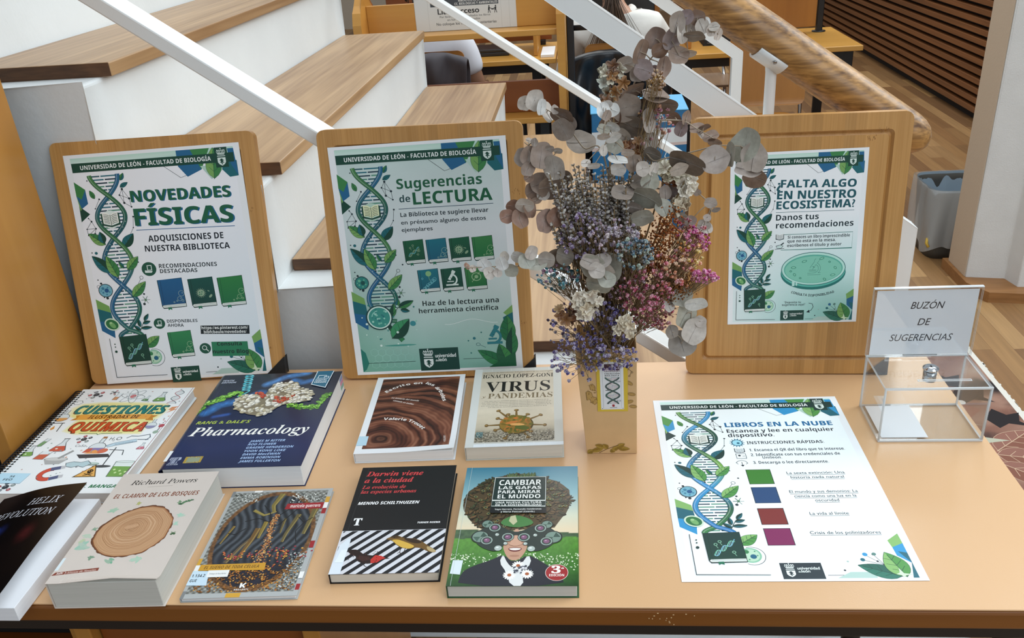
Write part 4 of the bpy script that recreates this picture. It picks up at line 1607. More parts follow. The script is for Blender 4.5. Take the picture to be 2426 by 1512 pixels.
def book(x, y, rot, w_, h_, t, art, label, spine='ffffff', pg=P_WHITE, mt=None, ct=.0007, lift=None, back=None, inset=.0025, rnd_spine=.0):
    """paperback lying flat, spine at the left: page_block and cover (front, spine and back in one sheet)"""
    mt = mt or M_satin
    root = empty('book', label=label, cat='book', group='books laid out on the table', M=frame(x, y, TZ + .0002, rot))
    pb = MB().box(-w_ / 2 + max(ct * 1.5, rnd_spine * 1.6), w_ / 2 - inset, -h_ / 2 + inset * .6, h_ / 2 - inset * .6, ct, t - ct)
    pb.build('page_block', pg, root, local=True, bevel=.0006, seg=1)
    c = MB()
    nx, ny = 28, 40
    X, Y = np.meshgrid(np.linspace(-w_ / 2, w_ / 2, nx + 1), np.linspace(-h_ / 2, h_ / 2, ny + 1))
    X, Y = X.ravel(), Y.ravel()

    def lz(a, b):
        r = np.zeros_like(a)
        if lift is not None:
            r = r + lift((a + w_ / 2) / w_, (h_ / 2 - b) / h_)
        if rnd_spine:
            r = r - rnd_spine * np.clip(1 - (a + w_ / 2) / (rnd_spine * 2.2), 0, 1) ** 2
        return r
    z = lz(X, Y)
    base = lin(spine)
    edge = lin(back or spine)
    vs = np.stack([X, Y, t + z], 1).tolist()
    vi = np.stack([X, Y, t - ct + z], 1).tolist()
    fs = [(j * (nx + 1) + i, j * (nx + 1) + i + 1, (j + 1) * (nx + 1) + i + 1, (j + 1) * (nx + 1) + i) for j in range(ny) for i in range(nx)]
    c.add(vs, fs, 0, False, base)
    c.add(vi, [f[::-1] for f in fs], 0, False, lin('e8e8e4'))
    rim = [i for i in range(nx + 1)] + [j * (nx + 1) + nx for j in range(1, ny + 1)] + [ny * (nx + 1) + i for i in range(nx - 1, -1, -1)] + [j * (nx + 1) for j in range(ny - 1, 0, -1)]
    rv = [vs[i] for i in rim] + [vi[i] for i in rim]
    m_ = len(rim)
    c.add(rv, [(i + m_, (i + 1) % m_ + m_, (i + 1) % m_, i) for i in range(m_)], 0, False, edge)
    c.box(-w_ / 2, -w_ / 2 + ct, -h_ / 2, h_ / 2, 0, t - ct + (0 if not rnd_spine else -rnd_spine), 0, None, base)
    c.box(-w_ / 2, w_ / 2, -h_ / 2, h_ / 2, 0, ct, 0, None, edge)
    A = Art(1000, 1000 * h_ / w_, w_)
    art(A)
    A.emit(c, 0, t, warp=(lambda a, b, q: (a, b, q + lz(a, b))))
    c.build('cover', mt, root, local=True, ink=True)
    return root


def sticker(root, pts, zt, col, lines, w_, h_, name='shelf_label', inkc='2a3540', clear=None):
    """library label stuck on the cover; pts in cover units (0..1000 across)"""
    A = Art(1000, 1000 * h_ / w_, w_)
    A.poly(pts, col)
    for (s_, x0, yb, x1, cap, c_) in lines:
        A.text(s_, x0, yb, x1, cap, 'bold', c_)
    mb = MB()
    A.emit(mb, 0, zt)
    # give the label its own small thickness
    xs, ys = [(p[0] - 500) * A.sx for p in pts], [(A.h / 2 - p[1]) * A.sx for p in pts]
    o = mb.build(name, M_satin, root, local=True, ink=True)
    return o


def inside(poly, x, y):
    r = False
    j = len(poly) - 1
    for i in range(len(poly)):
        if (poly[i][1] > y) != (poly[j][1] > y) and x < (poly[j][0] - poly[i][0]) * (y - poly[i][1]) / (poly[j][1] - poly[i][1]) + poly[i][0]:
            r = not r
        j = i
    return r


def scatter(A, poly, n, r0, r1, cols, rnd, sq=.7, shade=None, order=True):
    xs, ys = [p[0] for p in poly], [p[1] for p in poly]
    pts = []
    while len(pts) < n:
        x, y = rnd.uniform(min(xs), max(xs)), rnd.uniform(min(ys), max(ys))
        if inside(poly, x, y):
            pts.append((x, y))
    m_ = 9
    R_ = [rnd.uniform(r0, r1) for _ in pts]
    L = levels(pts, R_)
    vs, fs, ks, lv = [], [], [], []
    for (x, y), r, l_ in zip(pts, R_, L):
        a = rnd.uniform(0, 3.14)
        c = C(rnd.choice(cols))
        for lay, (k, cc, ox) in enumerate(((1.0, mix(c, (0, 0, 0), .38) if shade is None else C(shade), 0), (.74, c, -.14))):
            o = len(vs)
            for i in range(m_):
                t = 2 * math.pi * i / m_
                px, py = r * k * math.cos(t), r * k * sq * math.sin(t)
                vs.append((x + ox * r + px * math.cos(a) - py * math.sin(a), y + ox * r + px * math.sin(a) + py * math.cos(a)))
                ks.append(cc)
                lv.append(2 * l_ + lay)
            fs.append(tuple(range(o, o + m_)))
    A.raw(vs, fs, ks, None, lv)


def dots(A, pts, r, cols, rnd, n=7):
    vs, fs, ks, lv = [], [], [], []
    Q = [r * rnd.uniform(.6, 1.3) for _ in pts]
    for (x, y), q, l_ in zip(pts, Q, levels(pts, Q)):
        o = len(vs)
        c = C(rnd.choice(cols))
        for i in range(n):
            vs.append((x + q * math.cos(6.283 * i / n), y + q * math.sin(6.283 * i / n)))
            ks.append(c)
            lv.append(l_)
        fs.append(tuple(range(o, o + n)))
    A.raw(vs, fs, ks, None, lv)


def along(path, n):
    P = np.array(path, float)
    d = np.hypot(*np.diff(P, axis=0).T)
    s_ = np.concatenate([[0], np.cumsum(d)])
    t = np.linspace(0, s_[-1], n)
    return np.stack([np.interp(t, s_, P[:, 0]), np.interp(t, s_, P[:, 1])], 1)


def art_pharma(A):
    r = random.Random(5)

    def fn(U, V):
        t = V / 1260
        c = lerp_cols([(0, '2a3340'), (.28, '1b2740'), (.55, '172650'), (.8, '182a5e'), (1, '15244f')], t + .08 * (fbm(U / 260, V / 260, 2) - .5))
        for path, wd, cc in ((((75, 561), (150, 450), (300, 400), (420, 300)), 60, '3f86d0'), (((430, 170), (560, 60), (720, 10)), 46, '5a9ade'), (((640, 120), (720, 160), (840, 110)), 42, '4a8ad0'), (((160, 620), (260, 590)), 26, '345fb0')):
            P = along(path, 24)
            d = np.min(np.hypot(U[:, None] - P[:, 0], (V[:, None] - P[:, 1])), axis=1)
            k = np.clip(1 - d / wd, 0, 1) ** .8 * (.45 + .9 * fbm(U / 24 + 7, V / 24, 9))
            c = c * (1 - np.clip(k, 0, 1)[:, None]) + np.array(lin(cc)) * np.clip(k, 0, 1)[:, None]
        return c
    A.grid(0, 0, 1000, 1260, 110, 130, fn)
    A.line([(70, 0), (62, 1260)], 3, '2c3c66')
    for k in range(2):
        A.line([(240 + 34 * math.sin(i * .9 + k * 3.1) + i * 1.6, 8 + i * 8.4) for i in range(31)], 9, '49c6d8' if k else '7fdfe8')
    A.line([(318, 262), (290, 300), (262, 312), (250, 345)], 12, '5ac8d0')
    for p in (((0, 552), (24, 425), (70, 405), (113, 399), (150, 330), (205, 296), (250, 296)), ((655, 440), (700, 490), (776, 515), (860, 515), (929, 524), (936, 440), (950, 385), (998, 350))):
        q = along(p, 46)
        dots(A, [(min(984, max(16, a + r.gauss(0, 13))), b + r.gauss(0, 15)) for a, b in q for _ in range(2)], 15, ['4f8a2a', '6fae3a', '86c84a'], r)
        dots(A, [(min(988, max(12, a + r.gauss(0, 11))), b + r.gauss(0, 12)) for a, b in q], 9, ['9fdc5a', 'b4ea78', '5a9a30'], r)
    poly = [(489, 175), (590, 150), (678, 152), (720, 240), (839, 300), (850, 400), (833, 443), (700, 470), (633, 494), (590, 570), (524, 635), (419, 605), (340, 560), (289, 524), (250, 430), (264, 344), (370, 320), (465, 330)]
    A.poly(poly, '8f836a')
    scatter(A, poly, 210, 15, 30, ['d9d2bd', 'efeadb', 'f5f2e6', 'c8bd9c'], r, .62)
    red2 = [(545, 350), (600, 380), (710, 350), (700, 410), (622, 460), (560, 430)]
    scatter(A, red2, 34, 10, 20, ['c8432a', 'e0603a', 'b83a22'], r)
    scatter(A, [(365, 300), (440, 285), (478, 340), (470, 392), (440, 350)], 22, 9, 18, ['c8432a', 'e0603a'], r)
    scatter(A, poly[:8], 60, 12, 22, ['f5f2e6', 'e8e0c8'], r, .6)
    A.text('TENTH', 44, 100, 138, 22, 'boldit', 'c9d3e4')
    A.text('EDITION', 44, 130, 164, 22, 'boldit', 'c9d3e4')
    A.text("RANG & DALE'S", 57, 714, 467, 38, 'boldit', 'b9cf4a')
    A.text('Pharmacology', 58, 868, 940, 108, 'serifbi', 'f6f6f0')
    for i, (s_, x1) in enumerate((('JAMES M RITTER', 803), ('ROD FLOWER', 749), ('GRAEME HENDERSON', 885), ('YOON KONG LOKE', 842), ('DAVID MacEWAN', 816), ('EMMA ROBINSON', 826), ('JAMES FULLERTON', 838))):
        A.text(s_, 546, 965 + i * 40, x1, 25, 'boldit', 'a9c6ec')
    A.poly([(797, 0), (936, 0), (926, 262), (796, 206)], 'dfe9ef')
    A.poly([(804, 0), (929, 0), (919, 250), (803, 200)], '17708f')
    A.line([(828, 108), (828, 70), (890, 70), (890, 100)], 6, 'dfeef4')
    A.line([(818, 112), (870, 112)], 7, 'dfeef4')
    A.line([(878, 86), (912, 86), (912, 116), (878, 116)], 6, 'dfeef4', True)
    A.text('DIGITAL', 818, 152, 910, 24, 'bold', 'eaf4f8')
    A.text('VERSION', 812, 184, 910, 24, 'bold', 'eaf4f8')
    A.poly([(148, 1122), (272, 1119), (274, 1192), (150, 1196)], 'b89a3c')
    A.poly([(166, 1128), (256, 1126), (258, 1186), (168, 1189)], '9aa58a')
    dots(A, [(r.uniform(156, 268), r.choice([1128, 1188]) + r.uniform(-4, 4)) for _ in range(30)], 4, ['d8c25a', '8a6f24'], r)
    tree = [(44, 1126), (118, 1124), (122, 1150), (104, 1168), (110, 1194), (46, 1196), (56, 1170), (40, 1152)]
    A.poly(tree, 'aeb6cc')
    for i in range(12):
        x = r.uniform(46, 114)
        A.line([(x, 1128), (x + r.uniform(-10, 10), 1192)], 3, '27365f')
    A.text('ELSEVIER', 42, 1214, 122, 14, 'serif', 'c9d1e2')


def art_powers(A):
    r = random.Random(2)
    A.grid(0, 0, 1000, 1548, 40, 60, lambda U, V: np.array(lin('d6ccc3')) * (1 + .03 * (fbm(U / 90, V / 90, 1)[:, None] - .5)))
    A.text('Richard Powers', 150, 186, 827, 70, 'serifit', '30302f', .006, yb1=166)
    A.line([(347, 226), (599, 212)], 3, '8a7f76')
    A.text('EL CLAMOR DE LOS BOSQUES', 67, 396, 918, 64, 'boldit', '8a4a30', yb1=370)
    for x, y, s_, c in ((166, 575, 62, '9cc8ab'), (366, 478, 34, 'b6b86a'), (774, 478, 38, '6d9a6f'), (872, 680, 50, 'a9d3bd'), (868, 792, 46, 'a9d3bd'), (104, 842, 42, '7da78a'), (76, 940, 60, 'b3d0b8'), (92, 1088, 90, '9cc8b4'), (250, 1225, 46, '63997a'), (447, 1275, 60, '79b596'), (700, 1262, 84, '9cd0b6'), (60, 1010, 50, 'b8cfa4'), (884, 930, 34, '7c9a72')):
        for k in range(7):
            a = r.uniform(0, 6.28)
            q = s_ * r.uniform(.3, .8)
            leaf_c = mix(lin(c), lin('d6ccc3'), r.uniform(.0, .4))
            A.ell(x + r.uniform(-.3, .3) * s_, y + r.uniform(-.3, .3) * s_, q, q * .32, leaf_c, 10, a)
    for k in range(12):
        A.ell(790 + k * 9 + r.uniform(-10, 10), 520 - k * 7 + r.uniform(-10, 10), 17, 9, r.choice(['46704f', '5d8a62', '3a5f44']), 9, r.uniform(0, 3))
    for k in range(7):
        A.ell(892 + r.uniform(-16, 16), 932 + r.uniform(-14, 14), 13, 8, '4c6e4c', 8, r.uniform(0, 3))
    out = [(528, 516), (660, 545), (762, 648), (820, 720), (836, 810), (842, 983), (790, 1090), (708, 1189), (580, 1230), (450, 1236), (350, 1210), (278, 1167), (190, 1080), (144, 1006), (130, 900), (145, 799), (210, 690), (299, 598), (410, 535)]
    P = along(out + [out[0]], 90)[:-1]
    cx, cy = 420, 815
    rough = [(x + r.uniform(-7, 7), y + r.uniform(-7, 7)) for x, y in P]
    A.poly(rough, '6f4630')
    A.poly([(cx + (x - cx) * .965 + 8, cy + (y - cy) * .965 + 4) for x, y in P], 'a9724a')
    A.poly([(cx + (x - cx) * .94 + 8, cy + (y - cy) * .94 + 6) for x, y in P], 'c99f78')
    for i in range(19):
        k = .92 - i * .047
        ox, oy = (1 - k) * 40, (1 - k) * 8
        ph = r.uniform(0, 6)
        q = [(cx + ox + (x - cx) * k + 2.6 * math.sin(j * .35 + ph), cy + oy + (y - cy) * k + 2.6 * math.cos(j * .28 + ph)) for j, (x, y) in enumerate(P)]
        A.line(q, r.choice([2.2, 3.2, 5]), r.choice(['b98c66', 'd9b592', 'b58660', 'a97a54']), True)
    A.ell(cx + 30, cy + 10, 60, 34, 'd4ab86', 20, -.3)
    for i in range(4):
        A.ring(cx + 30, cy + 10, 14 + i * 12, 8 + i * 8, 2.4, 'b08259', 20, -.3)
    A.poly([(4, 1452), (24, 1412), (398, 1362), (404, 1400)], '8f4a3c')
    A.text('AdN', 40, 1440, 98, 24, 'boldit', 'ece4dd', yb1=1430)
    A.line([(108, 1406), (122, 1414), (116, 1436)], 3, 'ece4dd')
    A.text('Alianza de Novelas', 132, 1428, 384, 22, 'boldit', 'd9bfb4', yb1=1398)
    A.poly([(0, 1232), (26, 1228), (32, 1385), (0, 1390)], 'd9e6ea')


def art_sueno(A):
    r = random.Random(9)
    A.rect(0, 0, 1000, 1427, 'b9bcbb')
    x0, y0, x1, y1 = 30, 28, 958, 1374

    def fn(U, V):
        e = ((U - 500) / 440) ** 2 + ((V - 700) / 640) ** 2
        cell = np.sin(U / 9) * np.sin(V / 9 + np.sin(U / 40))
        out = lerp_cols([(0, '5a5a52'), (.5, '8a8c86'), (1, 'b9bcb6')], np.clip(.5 + .5 * cell * fbm(U / 30, V / 30, 5) * 1.8, 0, 1))
        brown = lerp_cols([(0, '3f2a1a'), (1, '9a6a3a')], np.clip(fbm(U / 20, V / 20, 8) * 1.3 - .1, 0, 1))
        wv = .5 + .5 * np.sin((U * .6 + 40 * np.sin(V / 120)) / 7 + 3 * fbm(U / 120, V / 120, 6))
        ins = lerp_cols([(0, '1c2026'), (.6, '3a434b'), (1, '596068')], wv)
        low = np.clip((V - 820) / 300, 0, 1)
        nav = lerp_cols([(0, '15161c'), (1, '2a2a3c')], fbm(U / 60, V / 60, 3))
        ins = ins * (1 - low[:, None]) + nav * low[:, None]
        k = (e < 1)[:, None]
        edge = ((e > .92) & (e < 1.1))[:, None]
        c = np.where(k, ins, out)
        return np.where(edge, brown, c)
    A.grid(x0, y0, x1, y1, 116, 168, fn)
    for p, wd, c in ((((250, 1010), (330, 800), (420, 640)), 44, '6a5a44'), (((180, 520), (120, 760)), 26, '8a6f2c'), (((420, 560), (400, 720), (340, 980)), 58, '7a5a2a'), (((470, 470), (455, 700)), 46, '8f7a30'), (((760, 380), (700, 640), (690, 760)), 50, '6f6238'), (((900, 300), (860, 660)), 60, '75693c'), (((520, 60), (470, 240), (500, 330)), 60, '8a7a3a'), (((300, 300), (420, 380), (520, 330)), 34, '9a8a44'), (((640, 430), (640, 640)), 30, '6a5c34')):
        A.line(along(p, 12).tolist(), [wd * (1 - .5 * i / 11) for i in range(12)], c)
        A.line([(a + wd * .2, b) for a, b in along(p, 12)], wd * .16, mix(lin(c), lin('d8c070'), .4))
    for p in (((540, 600), (500, 480), (380, 420), (260, 460)), ((500, 480), (470, 340), (380, 230)), ((540, 420), (640, 300), (760, 210)), ((640, 300), (620, 180), (700, 90)), ((820, 760), (780, 620), (830, 500), (900, 430)), ((830, 500), (760, 420)), ((300, 560), (220, 640), (150, 620)), ((520, 560), (600, 520), (720, 300), (860, 260))):
        A.line(along(p, 18).tolist(), 9, '15171a')
    trunk = [(560, 1120), (545, 1000), (560, 820), (545, 640), (535, 500), (545, 380)]
    dots(A, [(a + r.gauss(0, 14 + max(0, b - 700) * .09), b + r.gauss(0, 8)) for a, b in along(trunk, 110) for _ in range(3)], 7, ['b8703a', 'd89a58', '8f4f28', 'e0b070'], r)
    dots(A, [(r.uniform(70, 940), r.uniform(1040, 1360)) for _ in range(650)], 8, ['b9742c', '8f5a24', 'd09a4a', '5a3a1c'], r)
    dots(A, [(r.gauss(700, 120), r.gauss(930, 50)) for _ in range(70)] + [(r.gauss(320, 60), r.gauss(930, 30)) for _ in range(40)], 9, ['d8a048', 'c86a3c', 'a83a48'], r)
    dots(A, [(r.uniform(620, 950), r.uniform(70, 200)) for _ in range(120)] + [(r.uniform(40, 300), r.uniform(40, 180)) for _ in range(90)], 7, ['e6e8e2', '9aa09a', '30342e'], r)
    dots(A, [(r.uniform(820, 955), r.uniform(900, 1340)) for _ in range(160)], 8, ['aab2b0', 'c9cfcc', '4a5254'], r)
    for xa, ya, xb, yb, c in ((0, 0, 30, 90, '8c8f90'), (219, 0, 297, 28, 'f1f1ee'), (960, 130, 1000, 215, 'd9a63a'), (960, 215, 1000, 299, 'f1f1ee'), (960, 299, 1000, 380, 'a8262a'), (960, 760, 1000, 850, 'a8262a'), (0, 945, 32, 1030, 'd9a63a'), (0, 1030, 40, 1100, 'f1f1ee'), (385, 1376, 512, 1427, 'd9a63a'), (0, 1340, 30, 1427, '8c8f90'), (960, 1150, 1000, 1230, 'f1f1ee'), (964, 1290, 1000, 1360, 'a8262a')):
        A.rect(xa, ya, xb, yb, c)
    A.poly([(601, 219), (960, 214), (956, 304), (592, 300)], 'a8242c')
    A.text('maricela guerrero', 640, 280, 930, 46, 'bold', 'f3e4e0')
    A.poly([(43, 1029), (626, 1027), (635, 1116), (42, 1102)], 'd29c2c')
    A.text('EL SUEÑO DE TODA CÉLULA', 85, 1084, 575, 36, 'boldit', '7a5410')
    A.poly([(137, 1102), (326, 1102), (332, 1186), (144, 1186)], 'eef0ee')
    A.text('Prólogo de Rosa Berbel', 160, 1152, 306, 16, 'bold', '8a9094')
    A.poly([(478, 1322), (474, 1268), (492, 1268), (494, 1290), (512, 1268), (530, 1268), (510, 1294), (530, 1322), (512, 1322), (498, 1302), (494, 1322)], 'f4f4f2')
    A.text('KRILLER71', 440, 1352, 562, 18, 'bold', 'e9e9e6')


def art_darwin(A):
    r = random.Random(4)
    A.rect(0, 0, 1000, 1000, '1b1a1b')
    A.rect(0, 1000, 1000, 1578, 'd9dae0')
    # slanting stripes
    for i in range(-2, 13):
        x = -340 + i * 118
        a, b = (x, 1578), (x + 560, 1004)
        q = [(x, 1578), (x + 56, 1578), (x + 616, 1004), (x + 560, 1004)]
        q2 = []
        for px, py in q:
            q2.append((px, py))
        # clip to the cover
        def clip(P, k, lim, sgn):
            o = []
            for j in range(len(P)):
                p, n_ = P[j], P[(j + 1) % len(P)]
                ip, in_ = sgn * (p[k] - lim) >= 0, sgn * (n_[k] - lim) >= 0
                if ip:
                    o.append(p)
                if ip != in_:
                    t = (lim - p[k]) / (n_[k] - p[k])
                    o.append((p[0] + (n_[0] - p[0]) * t, p[1] + (n_[1] - p[1]) * t))
            return o
        q2 = clip(clip(q2, 0, 14, 1), 0, 1000, -1)
        if len(q2) > 2:
            A.poly(q2, '1d1d22')
    A.line([(70, 0), (52, 1000)], 2.5, '4a4a4c')
    A.text('Darwin viene', 66, 152, 662, 76, 'serifbi', 'd8484a', .008)
    A.text('a la ciudad', 66, 262, 573, 76, 'serifbi', 'd8484a', .008)
    A.text('La evolución de', 62, 362, 513, 54, 'serifbi', 'd8484a', .004)
    A.text('las especies urbanas', 64, 437, 631, 54, 'serifbi', 'd8484a', .004)
    A.text('MENNO SCHILTHUIZEN', 70, 614, 687, 44, 'boldit', 'eeeeee', .012)
    A.text('T', 82, 920, 160, 100, 'serif', 'f2f2f2', .02)
    A.text('TURNER NOEMA', 712, 913, 931, 24, 'boldit', 'eeeeee', .01)
    # two birds
    A.poly(soft([(440, 1130), (474, 1104), (520, 1086), (560, 1084), (600, 1110), (640, 1124), (700, 1122), (760, 1146), (800, 1178), (850, 1222), (948, 1300), (930, 1326), (870, 1312), (800, 1262), (740, 1250), (690, 1272), (620, 1256), (560, 1214), (520, 1160), (480, 1140)]), '7a5a2a')
    A.poly(soft([(500, 1140), (560, 1136), (610, 1160), (680, 1196), (740, 1236), (690, 1270), (620, 1252), (565, 1210), (525, 1168)]), 'd9b04a')
    A.poly(soft([(600, 1116), (700, 1124), (780, 1166), (800, 1190), (740, 1200), (660, 1168)]), '3d2a18')
    A.poly(soft([(474, 1104), (530, 1084), (575, 1096), (580, 1112), (520, 1116)]), '4a3216')
    A.poly(soft([(840, 1222), (948, 1300), (930, 1326), (860, 1296)]), 'bfa878')
    A.circ(522, 1108, 7, '0c0a08', 8)
    for x in (610, 650):
        A.line([(x, 1256), (x - 6, 1306), (x + 10, 1338)], 6, '3a2a1c')
        A.line([(x - 6, 1306), (x - 26, 1330)], 5, '3a2a1c')
    A.poly([(118, 1290), (140, 1262), (190, 1262), (226, 1286), (276, 1330), (350, 1344), (430, 1352), (528, 1388), (450, 1402), (414, 1440), (330, 1452), (270, 1440), (220, 1404), (204, 1352), (160, 1330)], '2a1712')
    A.poly([(384, 1342), (440, 1352), (486, 1384), (452, 1402), (414, 1440), (360, 1448), (350, 1400)], 'c8342c')
    A.poly([(230, 1340), (330, 1360), (350, 1400), (280, 1420), (236, 1390)], '452620')
    A.line([(290, 1440), (310, 1480), (330, 1490)], 6, '2a1c16')
    A.line([(200, 1400), (176, 1428)], 6, '2a1c16')
    dots(A, [(r.uniform(130, 430), r.uniform(1285, 1440)) for _ in range(40)], 5, ['5a2f26', '1a0f0c'], r)
    A.poly([(8, 1420), (20, 1200), (80, 1110), (110, 1110), (104, 1578), (0, 1578)], 'dde6ee')


def art_cambiar(A):
    r = random.Random(6)

    def fn(U, V):
        hz = 835 + U * .05 + 40 * (fbm(U / 140, U * 0 + .3, 2) - .5)
        s_ = lerp_cols([(0, '3f86a0'), (.45, '8fbcc4'), (.8, 'd9dcc4'), (1, 'e8d6b4')], np.clip(V / 840, 0, 1))
        tr = lerp_cols([(0, '2f4a34'), (1, '5f7f54')], fbm(U / 30, V / 30, 4))
        g = lerp_cols([(0, '5f9a3a'), (.3, '4f8a30'), (.62, '3f7a2c'), (1, '1f4a20')], np.clip((V - 930) / 540, 0, 1)) * (.75 + .6 * fbm(U / 14, V / 22, 7)[:, None])
        c = np.where((V > hz)[:, None], tr, s_)
        return np.where((V > 940 + 8 * np.sin(U / 40))[:, None], g, c)
    A.grid(0, 0, 1000, 1473, 100, 140, fn)
    dots(A, [(r.uniform(0, 1000), 1120 + abs(r.gauss(0, 90))) for _ in range(240)], 6, ['e6ecd8', 'cfe0b4'], r)
    # head-dress of brown feathers with eye spots
    hp = [(490 + 455 * math.cos(t) * (1 - .05 * math.sin(3 * t)), 520 + 420 * math.sin(t)) for t in [i * 6.283 / 40 for i in range(40)]]
    hp = [(x, min(y, 842)) for x, y in hp]
    A.poly([(x + r.uniform(-14, 14), y + r.uniform(-14, 14)) for x, y in hp], '5a4a30')
    scatter(A, hp, 430, 20, 44, ['5c4a2e', '6f5836', '44432a', '7a5c3a', '4a5534'], r, .38, '2f2718')
    for i in range(44):
        t, q = r.uniform(0, 6.283), r.uniform(.55, 1.0)
        x, y = 490 + 430 * q * math.cos(t), 500 + 380 * q * math.sin(t)
        if y < 820:
            A.ell(x, y, 20, 14, '8f8550', 12, t)
            A.ell(x, y, 12, 9, '3a5a4a', 10, t)
            A.circ(x, y, 5, '1a1f28', 8)
    for i in range(18):
        leaf(A, 400 + i * 12, 170 + r.uniform(-10, 20), 380 + i * 14 + r.uniform(-40, 40), 96 + r.uniform(-20, 40), 22, '55704a', '7a8a55', '2f3f2a', 0)
    # title panel
    A.poly([(267, 157), (724, 153), (732, 580), (264, 568)], '243a36')
    A.line([(272, 162), (719, 158), (725, 482), (268, 472)], 5, 'e8ece6', True)
    A.line([(268, 480), (725, 490), (726, 560), (268, 552)], 5, 'e8ece6', True)
    A.text('CAMBIAR', 312, 270, 681, 72, 'bold', 'f3f5f0')
    A.text('LAS GAFAS', 312, 328, 683, 42, 'bold', 'f3f5f0')
    A.text('PARA MIRAR', 310, 385, 678, 42, 'bold', 'f3f5f0')
    A.text('EL MUNDO', 311, 452, 680, 52, 'bold', 'f3f5f0')
    A.text('UNA NUEVA CULTURA', 301, 520, 692, 24, 'bold', 'f3f5f0')
    A.text('DE LA SOSTENIBILIDAD', 301, 550, 693, 22, 'bold', 'f3f5f0')
    A.poly([(262, 572), (735, 582), (735, 650), (262, 640)], '1c1f22')
    A.text('Yayo Herrero, Fernando Cembranos', 300, 604, 694, 18, 'bold', 'e8ece6')
    A.text('y Marta Pascual (Coords.)', 353, 636, 640, 18, 'bold', 'e8ece6')
    # jacket, collar, face
    A.poly(soft([(85, 1473), (100, 1330), (180, 1260), (330, 1190), (410, 1130), (500, 1230), (606, 1135), (700, 1200), (800, 1290), (850, 1330), (905, 1473)], 1), '1d2230')
    A.poly(soft([(410, 1130), (450, 1230), (500, 1290), (560, 1240), (612, 1130), (640, 1230), (570, 1330), (590, 1473), (490, 1473), (450, 1330), (386, 1220)], 1), 'e2e4e2')
    A.poly(soft([(405, 940), (595, 940), (600, 1050), (570, 1140), (530, 1200), (470, 1200), (430, 1140), (402, 1050)], 1), 'c99a80')
    A.poly(soft([(480, 840), (525, 840), (545, 1000), (560, 1020), (500, 1046), (442, 1020), (460, 1000)], 1), 'd2a48a')
    A.poly(soft([(440, 1062), (500, 1052), (562, 1062), (540, 1096), (500, 1106), (460, 1096)], 1), '7a2f2c')
    A.poly(soft([(450, 1066), (500, 1060), (552, 1066), (536, 1082), (500, 1088), (464, 1082)], 1), 'f4f1ea')
    A.ell(500, 1150, 40, 12, 'b5836a', 14)
    # green cap and optical head gear with many lenses
    A.poly(soft([(355, 780), (380, 720), (440, 680), (491, 666), (560, 690), (620, 730), (640, 782), (500, 830)]), '4f8a4a')
    A.poly([(440, 680), (480, 668), (500, 750), (470, 790), (430, 740)], 'c9c8a0')
    A.poly(soft([(160, 930), (200, 840), (300, 790), (370, 800), (430, 850), (500, 880), (570, 850), (630, 800), (700, 790), (810, 850), (840, 940), (800, 1030), (720, 1090), (640, 1110), (590, 1030), (560, 960), (500, 900), (440, 960), (410, 1030), (360, 1110), (270, 1080), (190, 1020)]), '2a3a34')
    for x, y, q in ((210, 930, 74), (800, 940, 74), (256, 775, 50), (746, 788, 50)):
        A.circ(x, y, q, '1c2824', 26)
        A.circ(x, y, q * .86, '7f9a8c', 26)
        A.poly([(x, y), (x + q * .8, y), (x + q * .3, y - q * .75)], '39584c')
        A.poly([(x, y), (x - q * .8, y), (x - q * .3, y + q * .75)], '4a6a5c')
    for x, y in ((320, 820), (694, 832), (267, 973), (747, 989), (434, 935), (565, 939)):
        A.circ(x, y, 52, '1a2420', 24)
        A.circ(x, y, 47, '9fb3aa', 24)
        A.circ(x, y, 37, '33473f', 24)
        A.circ(x, y, 25, '8a5a7c', 20)
        A.ell(x - 6, y - 7, 10, 6, 'c9a0bc', 10)
    for x, y in ((365, 1064), (629, 1073), (345, 905), (655, 915), (420, 1010), (580, 1015)):
        A.circ(x, y, 34 if y > 1050 else 20, '2a332f', 18)
        A.circ(x, y, 30 if y > 1050 else 16, 'b9c6bf', 18)
        A.ell(x - 6, y - 8, 12 if y > 1050 else 6, 7 if y > 1050 else 4, 'eef3f0', 10)
    for x, y in ((536, 1259), (474, 1360), (609, 1348)):
        for i in range(14):
            t = i * 6.283 / 14
            A.ell(x + 30 * math.cos(t), y + 30 * math.sin(t), 22, 8, 'f3f3ee', 8, t)
        A.circ(x, y, 16, 'b5643a', 12)
    scatter(A, [(500, 1275), (600, 1260), (650, 1300), (560, 1340), (500, 1330)], 24, 8, 16, ['6a6f7c', '3a4454', 'e2e2e6'], r)
    A.circ(835, 1334, 88, 'e6d8d0', 30)
    A.circ(835, 1334, 84, 'a8262a', 30)
    A.text('3', 795, 1340, 862, 74, 'serif', 'f5efe8', .02)
    A.text('a', 868, 1296, 888, 20, 'bold', 'f5efe8')
    A.text('EDICIÓN', 778, 1374, 892, 24, 'bold', 'f5efe8')
    A.line([(48, 0), (34, 1473)], 2.4, 'cfdcd8')


